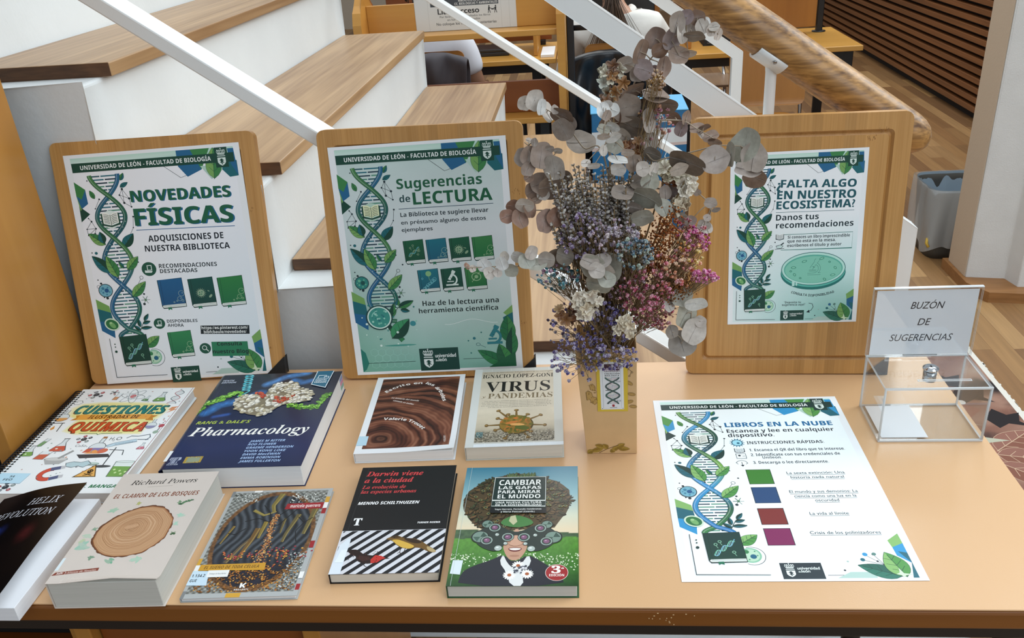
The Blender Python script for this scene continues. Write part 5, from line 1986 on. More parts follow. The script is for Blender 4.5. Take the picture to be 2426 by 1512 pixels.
def art_escrito(A):
    A.grid(0, 0, 1000, 1470, 40, 60, lambda U, V: np.array([lin('e9ecef')] * len(U)))

    def fn(U, V):
        u, v = U / 1000, V / 1000
        wx = fbm(u * 2.2, v * 2.2, 11) - .5
        wy = fbm(u * 2.2 + 5, v * 2.2, 12) - .5
        d1 = np.hypot(u - .23 + .16 * wx, (v - 1.25 + .16 * wy) * 1.1)
        d2 = np.hypot(u - 1.05 + .1 * wx, (v - .1 + .2 * wy))
        f = np.where(d1 < .95, d1, d1 + .3 * (d2 - .6))
        ring = .5 + .5 * np.sin(f * 46 + 7 * wx + 2.2 * np.sin(f * 13))
        ring2 = .5 + .5 * np.sin(f * 150 + 9 * wy)
        base = lerp_cols([(0, '2c1510'), (.35, '5c2f22'), (.7, '86503a'), (1, 'a8735a')], np.clip(.62 * ring + .22 * ring2 + .4 * (fbm(u * 5, v * 3, 4) - .5) + .05, 0, 1))
        k = np.clip(1 - d1 / .17, 0, 1)[:, None]
        base = base * (1 - .65 * k)
        hl = np.clip((u - .72) * 2.2, 0, 1)[:, None] * np.clip((1.1 - v), 0, 1)[:, None]
        return base * (1 - .5 * hl) + np.array(lin('b07a50')) * .5 * hl * (.4 + ring[:, None])
    A.grid(70, 42, 942, 1392, 120, 180, fn)
    A.arc_text('Escrito en los árboles', [(150, 342), (230, 262), (340, 200), (450, 176), (560, 176), (660, 240), (740, 370), (800, 560)], 44, 'bold', 'efe9e4', .01)
    A.text('La historia del mundo', 220, 455, 543, 26, 'boldit', 'e2d6cf', yb1=544)
    A.text('contada en anillos', 247, 511, 503, 26, 'boldit', 'e2d6cf', yb1=618)
    A.arc_text('Valerie Trouet', [(200, 880), (300, 884), (400, 898), (500, 940), (580, 1010), (640, 1088)], 44, 'bold', 'efe9e4', .01)
    A.text('CRITICA', 870, 1210, 870 + 120, 20, 'bold', 'e2d6cf', rot=-1.45)


def art_virus(A):
    r = random.Random(8)
    A.rect(0, 0, 1000, 1568, 'd0d0c8')

    def fn(U, V):
        c = lerp_cols([(0, 'c2b49c'), (.12, 'd3c8b2'), (.55, 'd9cfba'), (.8, 'cfc4ac'), (1, '7f7a66')], V / 1500) * (1 + .18 * (fbm(U / 130, V / 130, 5)[:, None] - .5))
        k = np.clip((V - 1260 + 60 * (fbm(U / 70, U * 0, 3) - .5)) / 70, 0, 1)
        n_ = fbm(U / 12, V / 9, 6)
        city = lerp_cols([(0, '3c3a30'), (.45, '8a8270'), (.7, 'b3a992'), (1, 'ddd6c4')], np.clip(n_ * 1.5 - .25, 0, 1))
        return c * (1 - k[:, None]) + city * k[:, None]
    A.grid(84, 70, 910, 1486, 96, 150, fn)
    A.rect(100, 1300, 170, 1400, '6f8f90')
    A.text('Del autor de Microbiota: Los microbios de tu organismo', 110, 98, 900, 13, 'serif', '5a554c')
    A.text('IGNACIO LÓPEZ-GOÑI', 98, 208, 908, 80, 'serif', '3a372f', yb1=222)
    A.text('VIRUS', 143, 510, 872, 212, 'serif', '221f1b', yb1=518)
    A.text('PANDEMIAS', 181, 650, 897, 104, 'serif', '857456', yb1=664)
    A.text('y', 112, 636, 156, 44, 'serifbi', '857456')
    for i, (a, b) in enumerate(((150, 852), (120, 880), (130, 872), (118, 884), (196, 832))):
        A.text('Los virus son los elementos genéticos microscópicos y dinámicos de la', a, 714 + i * 31, b, 15, 'serifit', '575044', .006)
    cx, cy = 514, 1172
    for x, y in ((314, 905), (507, 905), (631, 994), (769, 1015), (812, 1207), (668, 1320), (644, 1420), (404, 1428), (297, 1275), (200, 1184), (312, 1055), (420, 985)):
        A.line([(cx, cy), (x, y)], [44, 17], ['6f5a2a', '8a6a34'])
        A.ell(x, y, 27, 21, '7a5a2c', 12, math.atan2(y - cy, x - cx) + 1.57)
        A.ell(x - 4, y - 4, 16, 10, 'a98a4a', 10)
    A.ell(cx, cy + 10, 180, 176, '5a4a1c', 30)

    def vf(n_, col0, col1, k):
        for i in range(n_):
            t, q = r.uniform(0, 6.283), r.uniform(0, 1) ** .5
            A.ell(cx + 165 * q * math.cos(t), cy + 160 * q * math.sin(t), r.uniform(14, 34), r.uniform(10, 20), mix(lin(col0), lin(col1), r.random()), 9, r.uniform(0, 3))
    A.ell(cx - 8, cy, 170, 164, '9a7a2c', 30)
    vf(60, '7f6a1f', 'c8742c', .5)
    vf(26, '55601c', '8a7a24', .5)
    A.ell(cx - 50, cy - 30, 70, 26, 'c87a34', 14, -.3)
    A.ell(cx + 60, cy + 70, 80, 40, '5f6a1e', 14, .3)
    A.ell(cx + 10, cy + 10, 80, 22, 'e0a860', 14, .1)
    dots(A, [(r.uniform(95, 905), r.uniform(1330, 1480)) for _ in range(260)], 6, ['e2dccb', '2f2c24', '6a6450', 'a39a80'], r, 4)
    A.rect(0, 1512, 1000, 1568, 'e3eaee')
    A.rect(0, 0, 88, 1568, 'd9dcd8')
    for x in (200, 420, 560, 700, 860):
        A.line([(x, 0), (x + 4, 66)], 3, 'e8e8e2')
        A.line([(x, 1500), (x + 4, 1560)], 3, 'f2f5f6')


def erl(A, x, y, s_, liq, ink='5f6a72', rot=0.0):
    """conical flask"""
    def q(a, b):
        return (x + (a * math.cos(rot) - b * math.sin(rot)) * s_, y + (a * math.sin(rot) + b * math.cos(rot)) * s_)
    A.poly([q(-14, -70), q(14, -70), q(14, -30), q(52, 50), q(42, 64), q(-42, 64), q(-52, 50), q(-14, -30)], 'dfe8ea')
    A.poly([q(-30, 8), q(30, 4), q(50, 48), q(42, 60), q(-42, 60), q(-50, 48)], liq)
    A.line([q(-14, -70), q(-14, -30), q(-52, 50), q(-42, 64), q(42, 64), q(52, 50), q(14, -30), q(14, -70)], 4 * s_, ink)
    A.line([q(-20, -72), q(20, -72)], 7 * s_, ink)
    A.ell(*q(-12, 34), 9 * s_, 7 * s_, 'eef6e4', 8)


def rnd_flask(A, x, y, s_, liq, ink='5f6a72'):
    A.poly([(x - 12 * s_, y - 90 * s_), (x + 12 * s_, y - 90 * s_), (x + 12 * s_, y - 30 * s_), (x - 12 * s_, y - 30 * s_)], 'dfe8ea')
    A.circ(x, y + 10 * s_, 50 * s_, ink, 22)
    A.circ(x, y + 10 * s_, 46 * s_, 'dfe8ea', 22)
    A.poly([(x + 45 * s_ * math.cos(t), y + 10 * s_ + 45 * s_ * math.sin(t)) for t in np.linspace(.05, math.pi - .05, 14)], liq)
    A.line([(x - 12 * s_, y - 90 * s_), (x - 12 * s_, y - 36 * s_)], 4 * s_, ink)
    A.line([(x + 12 * s_, y - 90 * s_), (x + 12 * s_, y - 36 * s_)], 4 * s_, ink)


def mol(A, x, y, s_, seed):
    r = random.Random(seed)
    for i in range(5):
        t = i * 1.257 + seed
        q = (x + 58 * s_ * math.cos(t), y + 48 * s_ * math.sin(t))
        A.line([(x, y), q], 4.5 * s_, '6a7076')
        for c, k in (('4a5056', 1.0), (['c96a70', '9aa3aa', 'c96a70', '6a737a', 'a3b3b0'][i], .84)):
            A.circ(q[0], q[1], 19 * s_ * k, c, 14)
        A.ell(q[0] - 5 * s_, q[1] - 6 * s_, 6 * s_, 4 * s_, 'e9e2e2', 8)
    A.circ(x, y, 27 * s_, '2f353a', 16)
    A.circ(x, y, 24 * s_, '4a5258', 16)
    A.ell(x - 7 * s_, y - 8 * s_, 8 * s_, 5 * s_, '9aa3a8', 8)


def art_cuest(A):
    r = random.Random(1)
    A.rect(0, 0, 1000, 1414, 'f2f6f7')
    gl = [(60, 300), (120, 232), (300, 205), (600, 215), (880, 245), (930, 330), (900, 440), (860, 560), (850, 690), (600, 690), (300, 690), (170, 640), (200, 480), (90, 420)]
    cx, cy = 520, 450
    for k, c in ((1.0, 'f3f1d4'), (.95, 'f1edb8'), (.90, 'efe69a')):
        A.poly([(cx + (x - cx) * k, cy + (y - cy) * k) for x, y in gl], c)
    mol(A, 168, 92, .95, 3)
    mol(A, 315, 60, .55, 5)
    A.text('CUESTIONES', 118, 388, 905, 124, 'boldit', '0d3a3a', .03, yb1=400)
    A.text('CUESTIONES', 122, 384, 900, 118, 'boldit', '1f8a84', .012, yb1=396)
    A.poly([(165, 410), (215, 402), (215, 478), (150, 482), (185, 446)], 'd08a2c')
    A.poly([(800, 415), (870, 424), (840, 456), (862, 496), (790, 490)], 'd08a2c')
    A.poly([(200, 398), (815, 404), (808, 474), (196, 476)], 'eba84a')
    A.text('ILUSTRADAS DE', 285, 460, 722, 46, 'boldit', '4a2a14')
    A.text('QUÍMICA', 212, 636, 836, 128, 'boldit', '5a1c10', .03, yb1=648)
    A.text('QUÍMICA', 216, 632, 832, 122, 'boldit', 'd0532c', .012, yb1=644)
    A.line([(330, 668), (480, 672), (500, 690), (520, 672), (690, 668)], 6, '4f8a5a')
    # atom
    for k in range(3):
        A.ring(512, 125, 112, 36, 4, '5a6368', 30, k * math.pi / 3 + .2)
    A.circ(512, 125, 26, 'b9474e', 16)
    A.circ(512, 125, 21, 'd87a7c', 16)
    # helix
    for q in (1, -1):
        A.line([(900 + 38 * q * math.sin(t * 8), 40 + t * 210) for t in np.linspace(0, 1, 26)], 6, '5a6a70' if q == 1 else 'c0616a')
    for t in np.linspace(.03, .97, 15):
        d = 38 * math.sin(t * 8)
        A.line([(900 - d, 40 + t * 210), (900 + d, 40 + t * 210)], 3, '8a979c')
    erl(A, 770, 145, 1.05, '7fae5c')
    erl(A, 650, 165, .6, '6f9a6a', rot=.2)
    A.poly([(360, 70), (400, 74), (388, 180), (348, 178)], 'e6eef0')
    A.poly([(354, 130), (392, 132), (388, 180), (348, 178)], 'd99a6a')
    A.line([(360, 70), (348, 178), (388, 180), (400, 74)], 4, '6a7076')
    rnd_flask(A, 62, 430, 1.15, 'e2a45c')
    A.line([(0, 520), (130, 520)], 10, '4a5056')
    A.line([(18, 520), (0, 640)], 8, '4a5056')
    A.line([(112, 520), (128, 640)], 8, '4a5056')
    A.poly([(50, 600), (66, 555), (84, 600), (66, 620)], 'e09a4a')
    rnd_flask(A, 880, 560, .9, '9a9ac0')
    for i in range(10):
        A.circ(948 + r.uniform(-10, 30), 470 + i * 20, 7, r.choice(['8f9aa0', 'c06a70', '7f9a8a']), 10)
    A.line([(966, 580), (960, 660)], 5, '5a6368')
    A.circ(968, 572, 24, 'c0525c', 14)
    A.circ(958, 660, 22, '9fb8a4', 14)
    mol(A, 420, 750, .85, 2)
    A.text('H₂O' if False else 'H', 632, 768, 660, 44, 'sans', '3f4a52')
    A.text('2', 664, 778, 680, 22, 'sans', '3f4a52')
    A.text('O', 684, 766, 726, 44, 'sans', '3f4a52')
    A.text('CuSo', 398, 850, 486, 30, 'sans', '4a5560')
    A.text('4', 490, 856, 500, 16, 'sans', '4a5560')
    erl(A, 280, 830, 1.25, 'd2604c')
    A.poly([(112, 730), (146, 738), (118, 838), (92, 846), (80, 828)], 'dfe8ea')
    A.poly([(104, 770), (134, 776), (116, 836), (94, 842), (82, 826)], '7fae7a')
    A.line([(112, 730), (80, 828), (94, 846), (118, 838), (146, 738)], 4, '5f6a72')
    rnd_flask(A, 585, 850, 1.35, '8f86bc')
    A.rect(568, 716, 602, 742, 'b5835a')
    A.poly([(520, 940), (560, 905), (590, 890), (622, 908), (650, 940)], 'eaa060')
    A.poly([(470, 950), (720, 944), (756, 984), (520, 1000)], '4a5056')
    A.poly([(648, 838), (700, 800), (850, 752), (870, 786), (720, 838), (668, 860)], 'c3dbe8')
    A.line([(648, 838), (700, 800), (850, 752), (870, 786), (720, 838), (668, 860)], 4, '5f7a8a', True)
    A.text('|||||||||||||', 712, 826, 842, 14, 'sans', '5f7a8a', yb1=790)
    for p in (((762, 740), (790, 712), (850, 716)), ((850, 716), (930, 690), (950, 730), (930, 770)), ((860, 760), (950, 760))):
        A.line(p, 9, '6a7884')
    erl(A, 940, 850, .62, 'd27a8a')
    A.line([(742, 860), (752, 1090)], 9, '4f5a60')
    A.line([(700, 890), (820, 900), (838, 960)], 8, '4f5a60')
    A.ell(748, 1100, 74, 16, '4f5a60', 18)
    A.ell(650, 1070, 66, 20, '8fa8a0', 18)
    A.ell(650, 1062, 60, 14, 'c3d8d0', 18)
    erl(A, 66, 905, 1.0, '7fb35e')
    A.poly([(176, 905), (262, 905), (232, 1010), (150, 1005)], 'e6eef0')
    A.poly([(170, 945), (250, 945), (232, 1008), (152, 1003)], 'd26a52')
    A.line([(176, 905), (150, 1005), (232, 1010), (262, 905)], 4, '6a7076')
    A.ell(340, 1010, 96, 26, '8a8f92', 24)
    A.poly([(246, 1012), (434, 1012), (400, 1070), (290, 1074)], 'b9bcbc')
    A.ell(340, 1006, 86, 20, 'd6d8d6', 24)
    A.line([(352, 1000), (420, 900)], 24, 'a8abab')
    A.poly([(450, 1060), (500, 1040), (560, 1050), (610, 1030), (650, 1066), (610, 1110), (560, 1094), (520, 1112), (470, 1100)], 'bcd6dc')
    A.line([(450, 1060), (500, 1040), (560, 1050), (610, 1030), (650, 1066), (610, 1110), (560, 1094), (520, 1112), (470, 1100)], 5, '5f6f78', True)
    for k, (c, a0, a1) in enumerate((('d0493c', 100, 260), ('5a6f9a', 0, 0))):
        if k == 0:
            A.ring(400, 1190, 74, 60, 44, '8f2f28', 22, -.35, 90, 290)
            A.ring(400, 1190, 74, 60, 36, 'd9584a', 22, -.35, 90, 290)
    for q in (-1, 1):
        A.line([(398 + q * 24, 1190 + q * 58), (470 + q * 20, 1165 + q * 54)], 40, '5a6a92')
        A.line([(462 + q * 20, 1168 + q * 54), (492 + q * 20, 1158 + q * 54)], 38, 'c9ccd0')
    A.poly([(590, 1230), (700, 1078), (770, 1226)], '5a4a2c')
    A.poly([(606, 1222), (699, 1092), (758, 1218)], 'e8b264')
    A.circ(695, 1158, 22, '2f2a24', 14)
    A.rect(683, 1170, 707, 1188, '2f2a24')
    A.circ(687, 1156, 5, 'e8b264', 8)
    A.circ(704, 1156, 5, 'e8b264', 8)
    A.line([(662, 1188), (730, 1210)], 7, '2f2a24')
    A.line([(664, 1212), (728, 1186)], 7, '2f2a24')
    A.poly([(835, 1040), (985, 1050), (975, 1225), (850, 1225)], 'e3eeea')
    A.poly([(838, 1100), (980, 1104), (975, 1222), (852, 1222)], '7fb35e')
    A.line([(835, 1040), (850, 1225), (975, 1225), (985, 1050)], 6, '6a7a76')
    A.ell(910, 1044, 76, 14, '8fa39c', 20)
    A.ell(910, 1044, 68, 10, 'e3eeea', 20)
    for i in range(5):
        A.circ(870 + i * 24, 1140 + (i * 37 % 60), 10, 'cfe8a8', 10)
    A.poly([(515, 880), (560, 868), (556, 920), (500, 930)], 'd2644c')
    A.ell(655, 905, 40, 30, 'd9765c', 16, -.3)
    for i in range(46):
        A.circ(r.uniform(30, 985), r.choice([r.uniform(20, 220), r.uniform(700, 1300)]), r.uniform(4, 9), r.choice(['8f9aa0', 'c9a8a0', '9fb8ac', 'b4bcc0']), 8)
    for i in range(14):
        x, y = r.uniform(40, 980), r.choice([r.uniform(240, 480), r.uniform(860, 1240)])
        A.line([(x - 10, y), (x + 10, y)], 4, 'd98a5a')
        A.line([(x, y - 10), (x, y + 10)], 4, 'd98a5a')
    A.poly([(930, 300), (985, 290), (962, 330), (990, 330), (920, 392), (944, 346), (918, 346)], 'e0996a')
    A.line([(75 + 40 * math.cos(k * 1.047), 215 + 34 * math.sin(k * 1.047)) for k in range(6)], 4.5, '6a7076', True)
    A.text('F. MANGA', 722, 1352, 985, 36, 'boldit', '2f8a62', .02)
    mol(A, 150, 1340, .9, 7)
    mol(A, 30, 1330, .6, 9)
    A.line([(984, 0), (986, 1414)], 4, '9a3a4a')


def art_helix(A):
    def fn(U, V):
        n_ = fbm(U / 200, V / 200, 3)
        c = lerp_cols([(0, '070709'), (.6, '0f0d10'), (1, '2a2118')], np.clip(.1 + .9 * (U / 1000) ** 3 * np.clip(1 - V / 500, 0, 1) * 1.2 + .2 * n_ - .1, 0, 1))
        for (x0, y0, s_, col, k) in ((760, 640, 90, '5a1f22', .7), (420, 600, 70, '1f2c66', .8), (330, 700, 50, '1f5a3a', .8), (180, 820, 80, '1f5a6a', .7), (320, 900, 60, '4a1f2a', .6)):
            d = np.hypot((U - x0) * .8, (V - y0) * .5)
            q = np.clip(1 - d / s_, 0, 1) ** 1.5 * k * (.5 + fbm(U / 40, V / 40, 8))
            c = c * (1 - np.clip(q, 0, 1)[:, None]) + np.array(lin(col)) * np.clip(q, 0, 1)[:, None]
        return c
    A.grid(0, 0, 1000, 1480, 60, 90, fn)
    for q in (1, -1):
        for i in range(26):
            pass
    P = [(320 + 120 * math.sin(t * 6.5), 480 + t * 760) for t in np.linspace(0, 1, 40)]
    Q = [(320 - 120 * math.sin(t * 6.5), 480 + t * 760) for t in np.linspace(0, 1, 40)]
    A.line(P, 9, ['243f8a'] * 14 + ['2a7a5a'] * 13 + ['6a2a34'] * 13)
    A.line(Q, 9, ['2a7a5a'] * 14 + ['2a5f7a'] * 13 + ['243f8a'] * 13)
    for a, b in zip(P[::1], Q[::1]):
        A.line([a, b], 3, '2a3a5a')
    A.text('HELIX', 470, 240, 850, 90, 'serifit', 'c9cad2', .004)
    A.text('REVOLUTION', 150, 400, 880, 92, 'serifit', 'c9cad2', .004)
    A.text('REVISED EDITION', 300, 1420, 700, 30, 'sans', 'a9a9a9')


b_ = book(-.5546, 1.1438, .0301, .2206, .2779, .0379, art_pharma, 'thick navy blue textbook with a white molecule on its glossy cover, the largest book', '15244f', P_WHITE, M_gloss, inset=.0015, rnd_spine=.004)
sticker(b_, [(0, 1042), (26, 1045), (24, 1165), (0, 1168)], .0375, 'e6ebee', [], .2206, .2779)
tb_ = MB()
for i, (c, v) in enumerate((('7fb0a8', 0), ('c98aa8', 1), ('8a9ac0', 2))):
    tb_.box(.2206 / 2 - .0016, .2206 / 2 - .0012, .118, .137, .010 + v * .008, .017 + v * .008, 0, None, lin(c))
tb_.build('thumb_index', M_satin, b_, local=True, ink=True)
b_ = book(-.6274, .8754, .0366, .1453, .2250, .0419, art_powers, 'very thick beige novel with a tree slice on its cover', 'd6ccc3', P_GREY, M_satin,
          lift=lambda u, v: .006 * np.clip((v - .95) / .05, 0, 1) ** 1.5 * np.clip((u - .12) / .5, 0, 1) * (1.25 - .5 * np.clip((u - .6) / .4, 0, 1)))
b_ = book(-.4627, .8831, .0465, .1513, .2159, .0065, art_sueno, 'thin grey paperback with a dark mosaic forest painting and a yellow title strip', 'b9bcbb', P_WHITE, M_gloss)
sticker(b_, [(0, 1102), (146, 1110), (180, 1284), (0, 1276)], .0071, 'c9e0ee', [('1.134.2', 12, 1180, 128, 34, '1f2a30'), ('GUE', 14, 1238, 74, 34, '1f2a30')], .1513, .2159)
b_ = book(-.2795, .9205, .0323, .1427, .2252, .0160, art_darwin, 'black paperback with red title and two birds on black and white stripes', '1b1a1b', P_CREAM, M_satin)
sticker(b_, [(52, 1262), (108, 1262), (100, 1430), (22, 1430)], .0163, 'e8f0f5', [], .1427, .2252)
b_ = book(-.1108, .9035, .0105, .1635, .2408, .0198, art_cambiar, 'green paperback showing a person with optical head gear and feather head-dress', '2f5a3a', P_GREY, M_gloss)
sticker(b_, [(20, 1196), (101, 1198), (94, 1354), (14, 1343)], .0202, 'd9e6ea', [], .1635, .2408)
b_ = book(-.3042, 1.1825, .0460, .1571, .2309, .0179, art_escrito, 'white bordered paperback with swirling brown wood grain on its cover', 'e9ecef', P_WHITE, M_satin, lift=lambda u, v: .005 * np.clip((v - .8) / .2, 0, 1) ** 1.5 * np.clip((u - .4) / .6, 0, 1) ** 1.3)
sticker(b_, [(2, 1170), (102, 1172), (104, 1334), (0, 1334)], .0182, 'b9d8e8', [], .1571, .2309)
b_ = book(-.1324, 1.1895, .0418, .1515, .2376, .0242, art_virus, 'cream paperback with a spiky virus over a crowd, under the middle poster', 'd0d0c8', P_CREAM, M_satin)

# spiral-bound workbook
NW, NH, NT = .212, .298, .0205
nb = empty('workbook', label='white spiral bound chemistry workbook covered in drawings of laboratory glassware', cat='book', group='books laid out on the table', M=frame(-.8235, 1.1175, TZ + .0014, -.004))
MB().box(-NW / 2 + .001, NW / 2 - .0045, -NH / 2 + .001, NH / 2 - .001, .0012, NT - .0012).build('page_block', P_WHITE, nb, local=True, bevel=.0008)
c = MB()
for z in (0, NT - .0008):
    c.prism(rounded(NW, NH, .006), lambda x, y: (x, y, z), lambda x, y: (x, y, z + .0008), col=lin('eef3f5'))
A = Art(1000, 1000 * NH / NW, NW)
art_cuest(A)
A.emit(c, 0, NT)
c.build('cover', M_gloss, nb, local=True, ink=True)
cl = MB()
for i in range(46):
    y = -NH / 2 + .010 + i * (NH - .02) / 45
    cl.tube([(-NW / 2 - .0045 + .0115 * math.cos(t), y + .0006 * math.sin(t), NT / 2 + .0005 + .0118 * math.sin(t)) for t in [math.radians(q) for q in range(-80, 281, 24)]], .0012, 6)
cl.build('spiral_binding', mat('black_coil_plastic', '1b1c20', .35), nb, local=True)
ho = MB()
for i in range(46):
    y = -NH / 2 + .010 + i * (NH - .02) / 45
    ho.lathe([(.0021, 0), (.0021, .00008)], (-NW / 2 + .0062, y, NT + .0003), 10)
ho.build('punched_holes', M_black2, nb, local=True)
lb = Art(1000, 1000 * NH / NW, NW)
lb.poly([(20, 1178), (250, 1185), (236, 1302), (0, 1296), (0, 1210)], 'bfe2f2')
lb.text('54', 110, 1232, 146, 24, 'bold', '33424a')
lb.text('FEO', 80, 1268, 150, 24, 'bold', '33424a')
mb = MB()
lb.emit(mb, 0, NT + .0008)
mb.build('shelf_label', M_satin, nb, local=True, ink=True)

# paperback at the front left corner with its black cover curling up off the pages
HW, HH, HT = .149, .2140, .0225
hx = empty('book', label='paperback with a black curling cover, overhanging the front left table edge', cat='book', group='books laid out on the table', M=frame(-.7305 - HW / 2, .8455, TZ + .0002, .004))
MB().box(-HW / 2 + .001, HW / 2, -HH / 2, HH / 2, .0006, HT).build('page_block', pages('bright_page_edges', 'eff1f4', 'dfe2e8'), hx, local=True, bevel=.0006)


def curl(x, y):
    """the cover bows up off the pages, its free edge standing clear of them"""
    k = (x + HW / 2) / HW
    v = (HH / 2 - y) / HH
    e = .029 - .036 * v + .030 * v * v
    X_ = -HW / 2 + (x + HW / 2) * (.93 - .07 * np.sin(math.pi * np.clip(v, 0, 1)))
    Z_ = HT + .0008 + e * k ** 1.6 + .010 * np.sin(math.pi * k) * (1 - .3 * v)
    return X_, Z_


A = Art(1000, 1000 * HH / HW, HW)
art_helix(A)
mb = MB()


def hwarp(x, y, z):
    X_, Z_ = curl(np.asarray(x, float), np.asarray(y, float))
    return X_, np.asarray(y), Z_ + (np.asarray(z) - HT)


nx, ny = 30, 40
X, Y = np.meshgrid(np.linspace(-HW / 2, HW / 2, nx + 1), np.linspace(-HH / 2, HH / 2, ny + 1))
for dz_, flip in ((0, False), (-.0005, True)):
    x_, y_, z_ = hwarp(X.ravel(), Y.ravel(), np.full(X.size, HT + dz_))
    fs = [(j * (nx + 1) + i, j * (nx + 1) + i + 1, (j + 1) * (nx + 1) + i + 1, (j + 1) * (nx + 1) + i) for j in range(ny) for i in range(nx)]
    mb.add(np.stack([x_, y_, z_], 1).tolist(), [f[::-1] for f in fs] if flip else fs, 0, True, lin('0c0b0d') if not flip else lin('e6e6e6'))
A.emit(mb, 0, HT, warp=hwarp)
mb.box(-HW / 2 - .0002, -HW / 2 + .0006, -HH / 2, HH / 2, 0, HT, 0, None, lin('0c0b0d'))
mb.build('cover', M_gloss, hx, local=True, ink=True)
# ================================================================ THE SUGGESTION BOX
def acrylic(name, k=1.0):
    m = bpy.data.materials.new(name)
    m.use_nodes = True
    n = m.node_tree
    n.nodes.remove(n.nodes['Principled BSDF'])
    tr = n.nodes.new('ShaderNodeBsdfTransparent')
    tr.inputs[0].default_value = (.965, .975, .98, 1)
    gl = n.nodes.new('ShaderNodeBsdfGlossy')
    gl.inputs['Roughness'].default_value = .02
    lw = n.nodes.new('ShaderNodeLayerWeight')
    lw.inputs[0].default_value = .5
    pw = n.nodes.new('ShaderNodeMath')
    pw.operation = 'POWER'
    pw.inputs[1].default_value = 5
    n.links.new(lw.outputs['Facing'], pw.inputs[0])
    fr = n.nodes.new('ShaderNodeMath')
    fr.operation = 'MULTIPLY_ADD'
    fr.inputs[1].default_value = .92
    fr.inputs[2].default_value = .045
    n.links.new(pw.outputs[0], fr.inputs[0])
    mx = n.nodes.new('ShaderNodeMixShader')
    n.links.new(fr.outputs[0], mx.inputs[0])
    n.links.new(tr.outputs[0], mx.inputs[1])
    n.links.new(gl.outputs[0], mx.inputs[2])
    n.links.new(mx.outputs[0], n.nodes['Material Output'].inputs[0])
    return m


M_acr = acrylic('clear_acrylic_sheet')
M_acre = bpy.data.materials.new('cut_acrylic_edge')
M_acre.use_nodes = True
_n = M_acre.node_tree
_p = _n.nodes['Principled BSDF']
_p.inputs['Base Color'].default_value = (.80, .84, .86, 1)
_p.inputs['Roughness'].default_value = .12
_t = _n.nodes.new('ShaderNodeBsdfTransparent')
_x = _n.nodes.new('ShaderNodeMixShader')
_x.inputs[0].default_value = .7
_n.links.new(_t.outputs[0], _x.inputs[1])
_n.links.new(_p.outputs[0], _x.inputs[2])
_n.links.new(_x.outputs[0], _n.nodes['Material Output'].inputs[0])
M_chrome = mat('chrome', 'd5d7d9', .08, 1.0)

BX, BY, BW, BD, BH = .4205, 1.1042, .1507, .1016, .0937
sb = empty('suggestion_box', label='clear acrylic suggestion box with upright sign panel on the right of the table', cat='box', M=Matrix.Translation((BX, BY, TZ + .0003)) @ Matrix.Rotation(-.007, 4, 'Z'))
th = .003


def plate(name, x0, x1, y0, y1, z0, z1, thin):
    """acrylic sheet: clear faces, frosted cut edges"""
    b = MB().box(x0, x1, y0, y1, z0, z1)
    faces = {'z': (0, 1), 'y': (2, 3), 'x': (4, 5)}[thin]
    b.mi = [0 if i in faces else 1 for i in range(6)]
    return b.build(name, [M_acr, M_acre], sb, local=True)


sgn_top = at_y(2176, 680, BY + BD).z - TZ
plate('bottom_panel', 0, BW, 0, BD, 0, th, 'z')
plate('front_panel', 0, BW, 0, th, th, BH - th, 'y')
plate('back_panel', 0, BW, BD - th, BD, th, BH - th, 'y')
plate('side_panel', 0, th, th, BD - th, th, BH - th, 'x')
plate('side_panel', BW - th, BW, th, BD - th, th, BH - th, 'x')
plate('lid', 0, BW, 0, BD, BH - th, BH, 'z')
plate('sign_panel', -.002, BW + .004, BD - .0072, BD - .0052, BH + .001, sgn_top, 'y')
plate('sign_panel', -.002, BW + .004, BD - .0032, BD - .0012, BH + .001, sgn_top, 'y')
MB().box(-.002, BW + .004, BD - .0072, BD - .0012, sgn_top, sgn_top + .0015).build('folded_edge', M_acre, sb, local=True)
# round bright rods where the sheets are glued
for x in (th / 2, BW - th / 2):
    for y in (th / 2, BD - th / 2):
        MB().tube([(x, y, .0005), (x, y, BH - .0005)], .0014, 6).build('glued_edge', M_acre, sb, local=True)
for y in (th / 2, BD - th / 2):
    MB().tube([(0, y, BH - .001), (BW, y, BH - .001)], .0014, 6).build('glued_edge', M_acre, sb, local=True)
    MB().tube([(0, y, .001), (BW, y, .001)], .0012, 6).build('glued_edge', M_acre, sb, local=True)
MB().box(.055, .105, BD - .0045, BD + .0005, BH, BH + .0022).build('hinge', mat('dull_hinge_plastic', '8d9091', .4), sb, local=True)
# lock through the lid
MB().lathe([(.0115, 0), (.0115, .0022), (.0085, .0035), (.0085, .0045)], (.082, .056, BH), 24).build('lock', M_chrome, sb, local=True)
MB().lathe([(.0095, -.017), (.0095, -.001)], (.082, .056, BH - th + .001), 24).build('lock_barrel', mat('brushed_steel', 'b9bcbf', .25, 1.0), sb, local=True)
MB().box(.0808, .0832, .054, .058, BH + .0046, BH + .0049).build('keyhole', M_black2, sb, local=True)
sl = MB()
sl.box(.052, .128, .0195, .0205, BH + .0001, BH + .0009)
sl.box(.052, .128, .0235, .0245, BH + .0001, BH + .0009)
sl.box(.052, .053, .0205, .0235, BH + .0001, BH + .0009)
sl.box(.127, .128, .0205, .0235, BH + .0001, BH + .0009)
sl.build('slot', M_acre, sb, local=True)
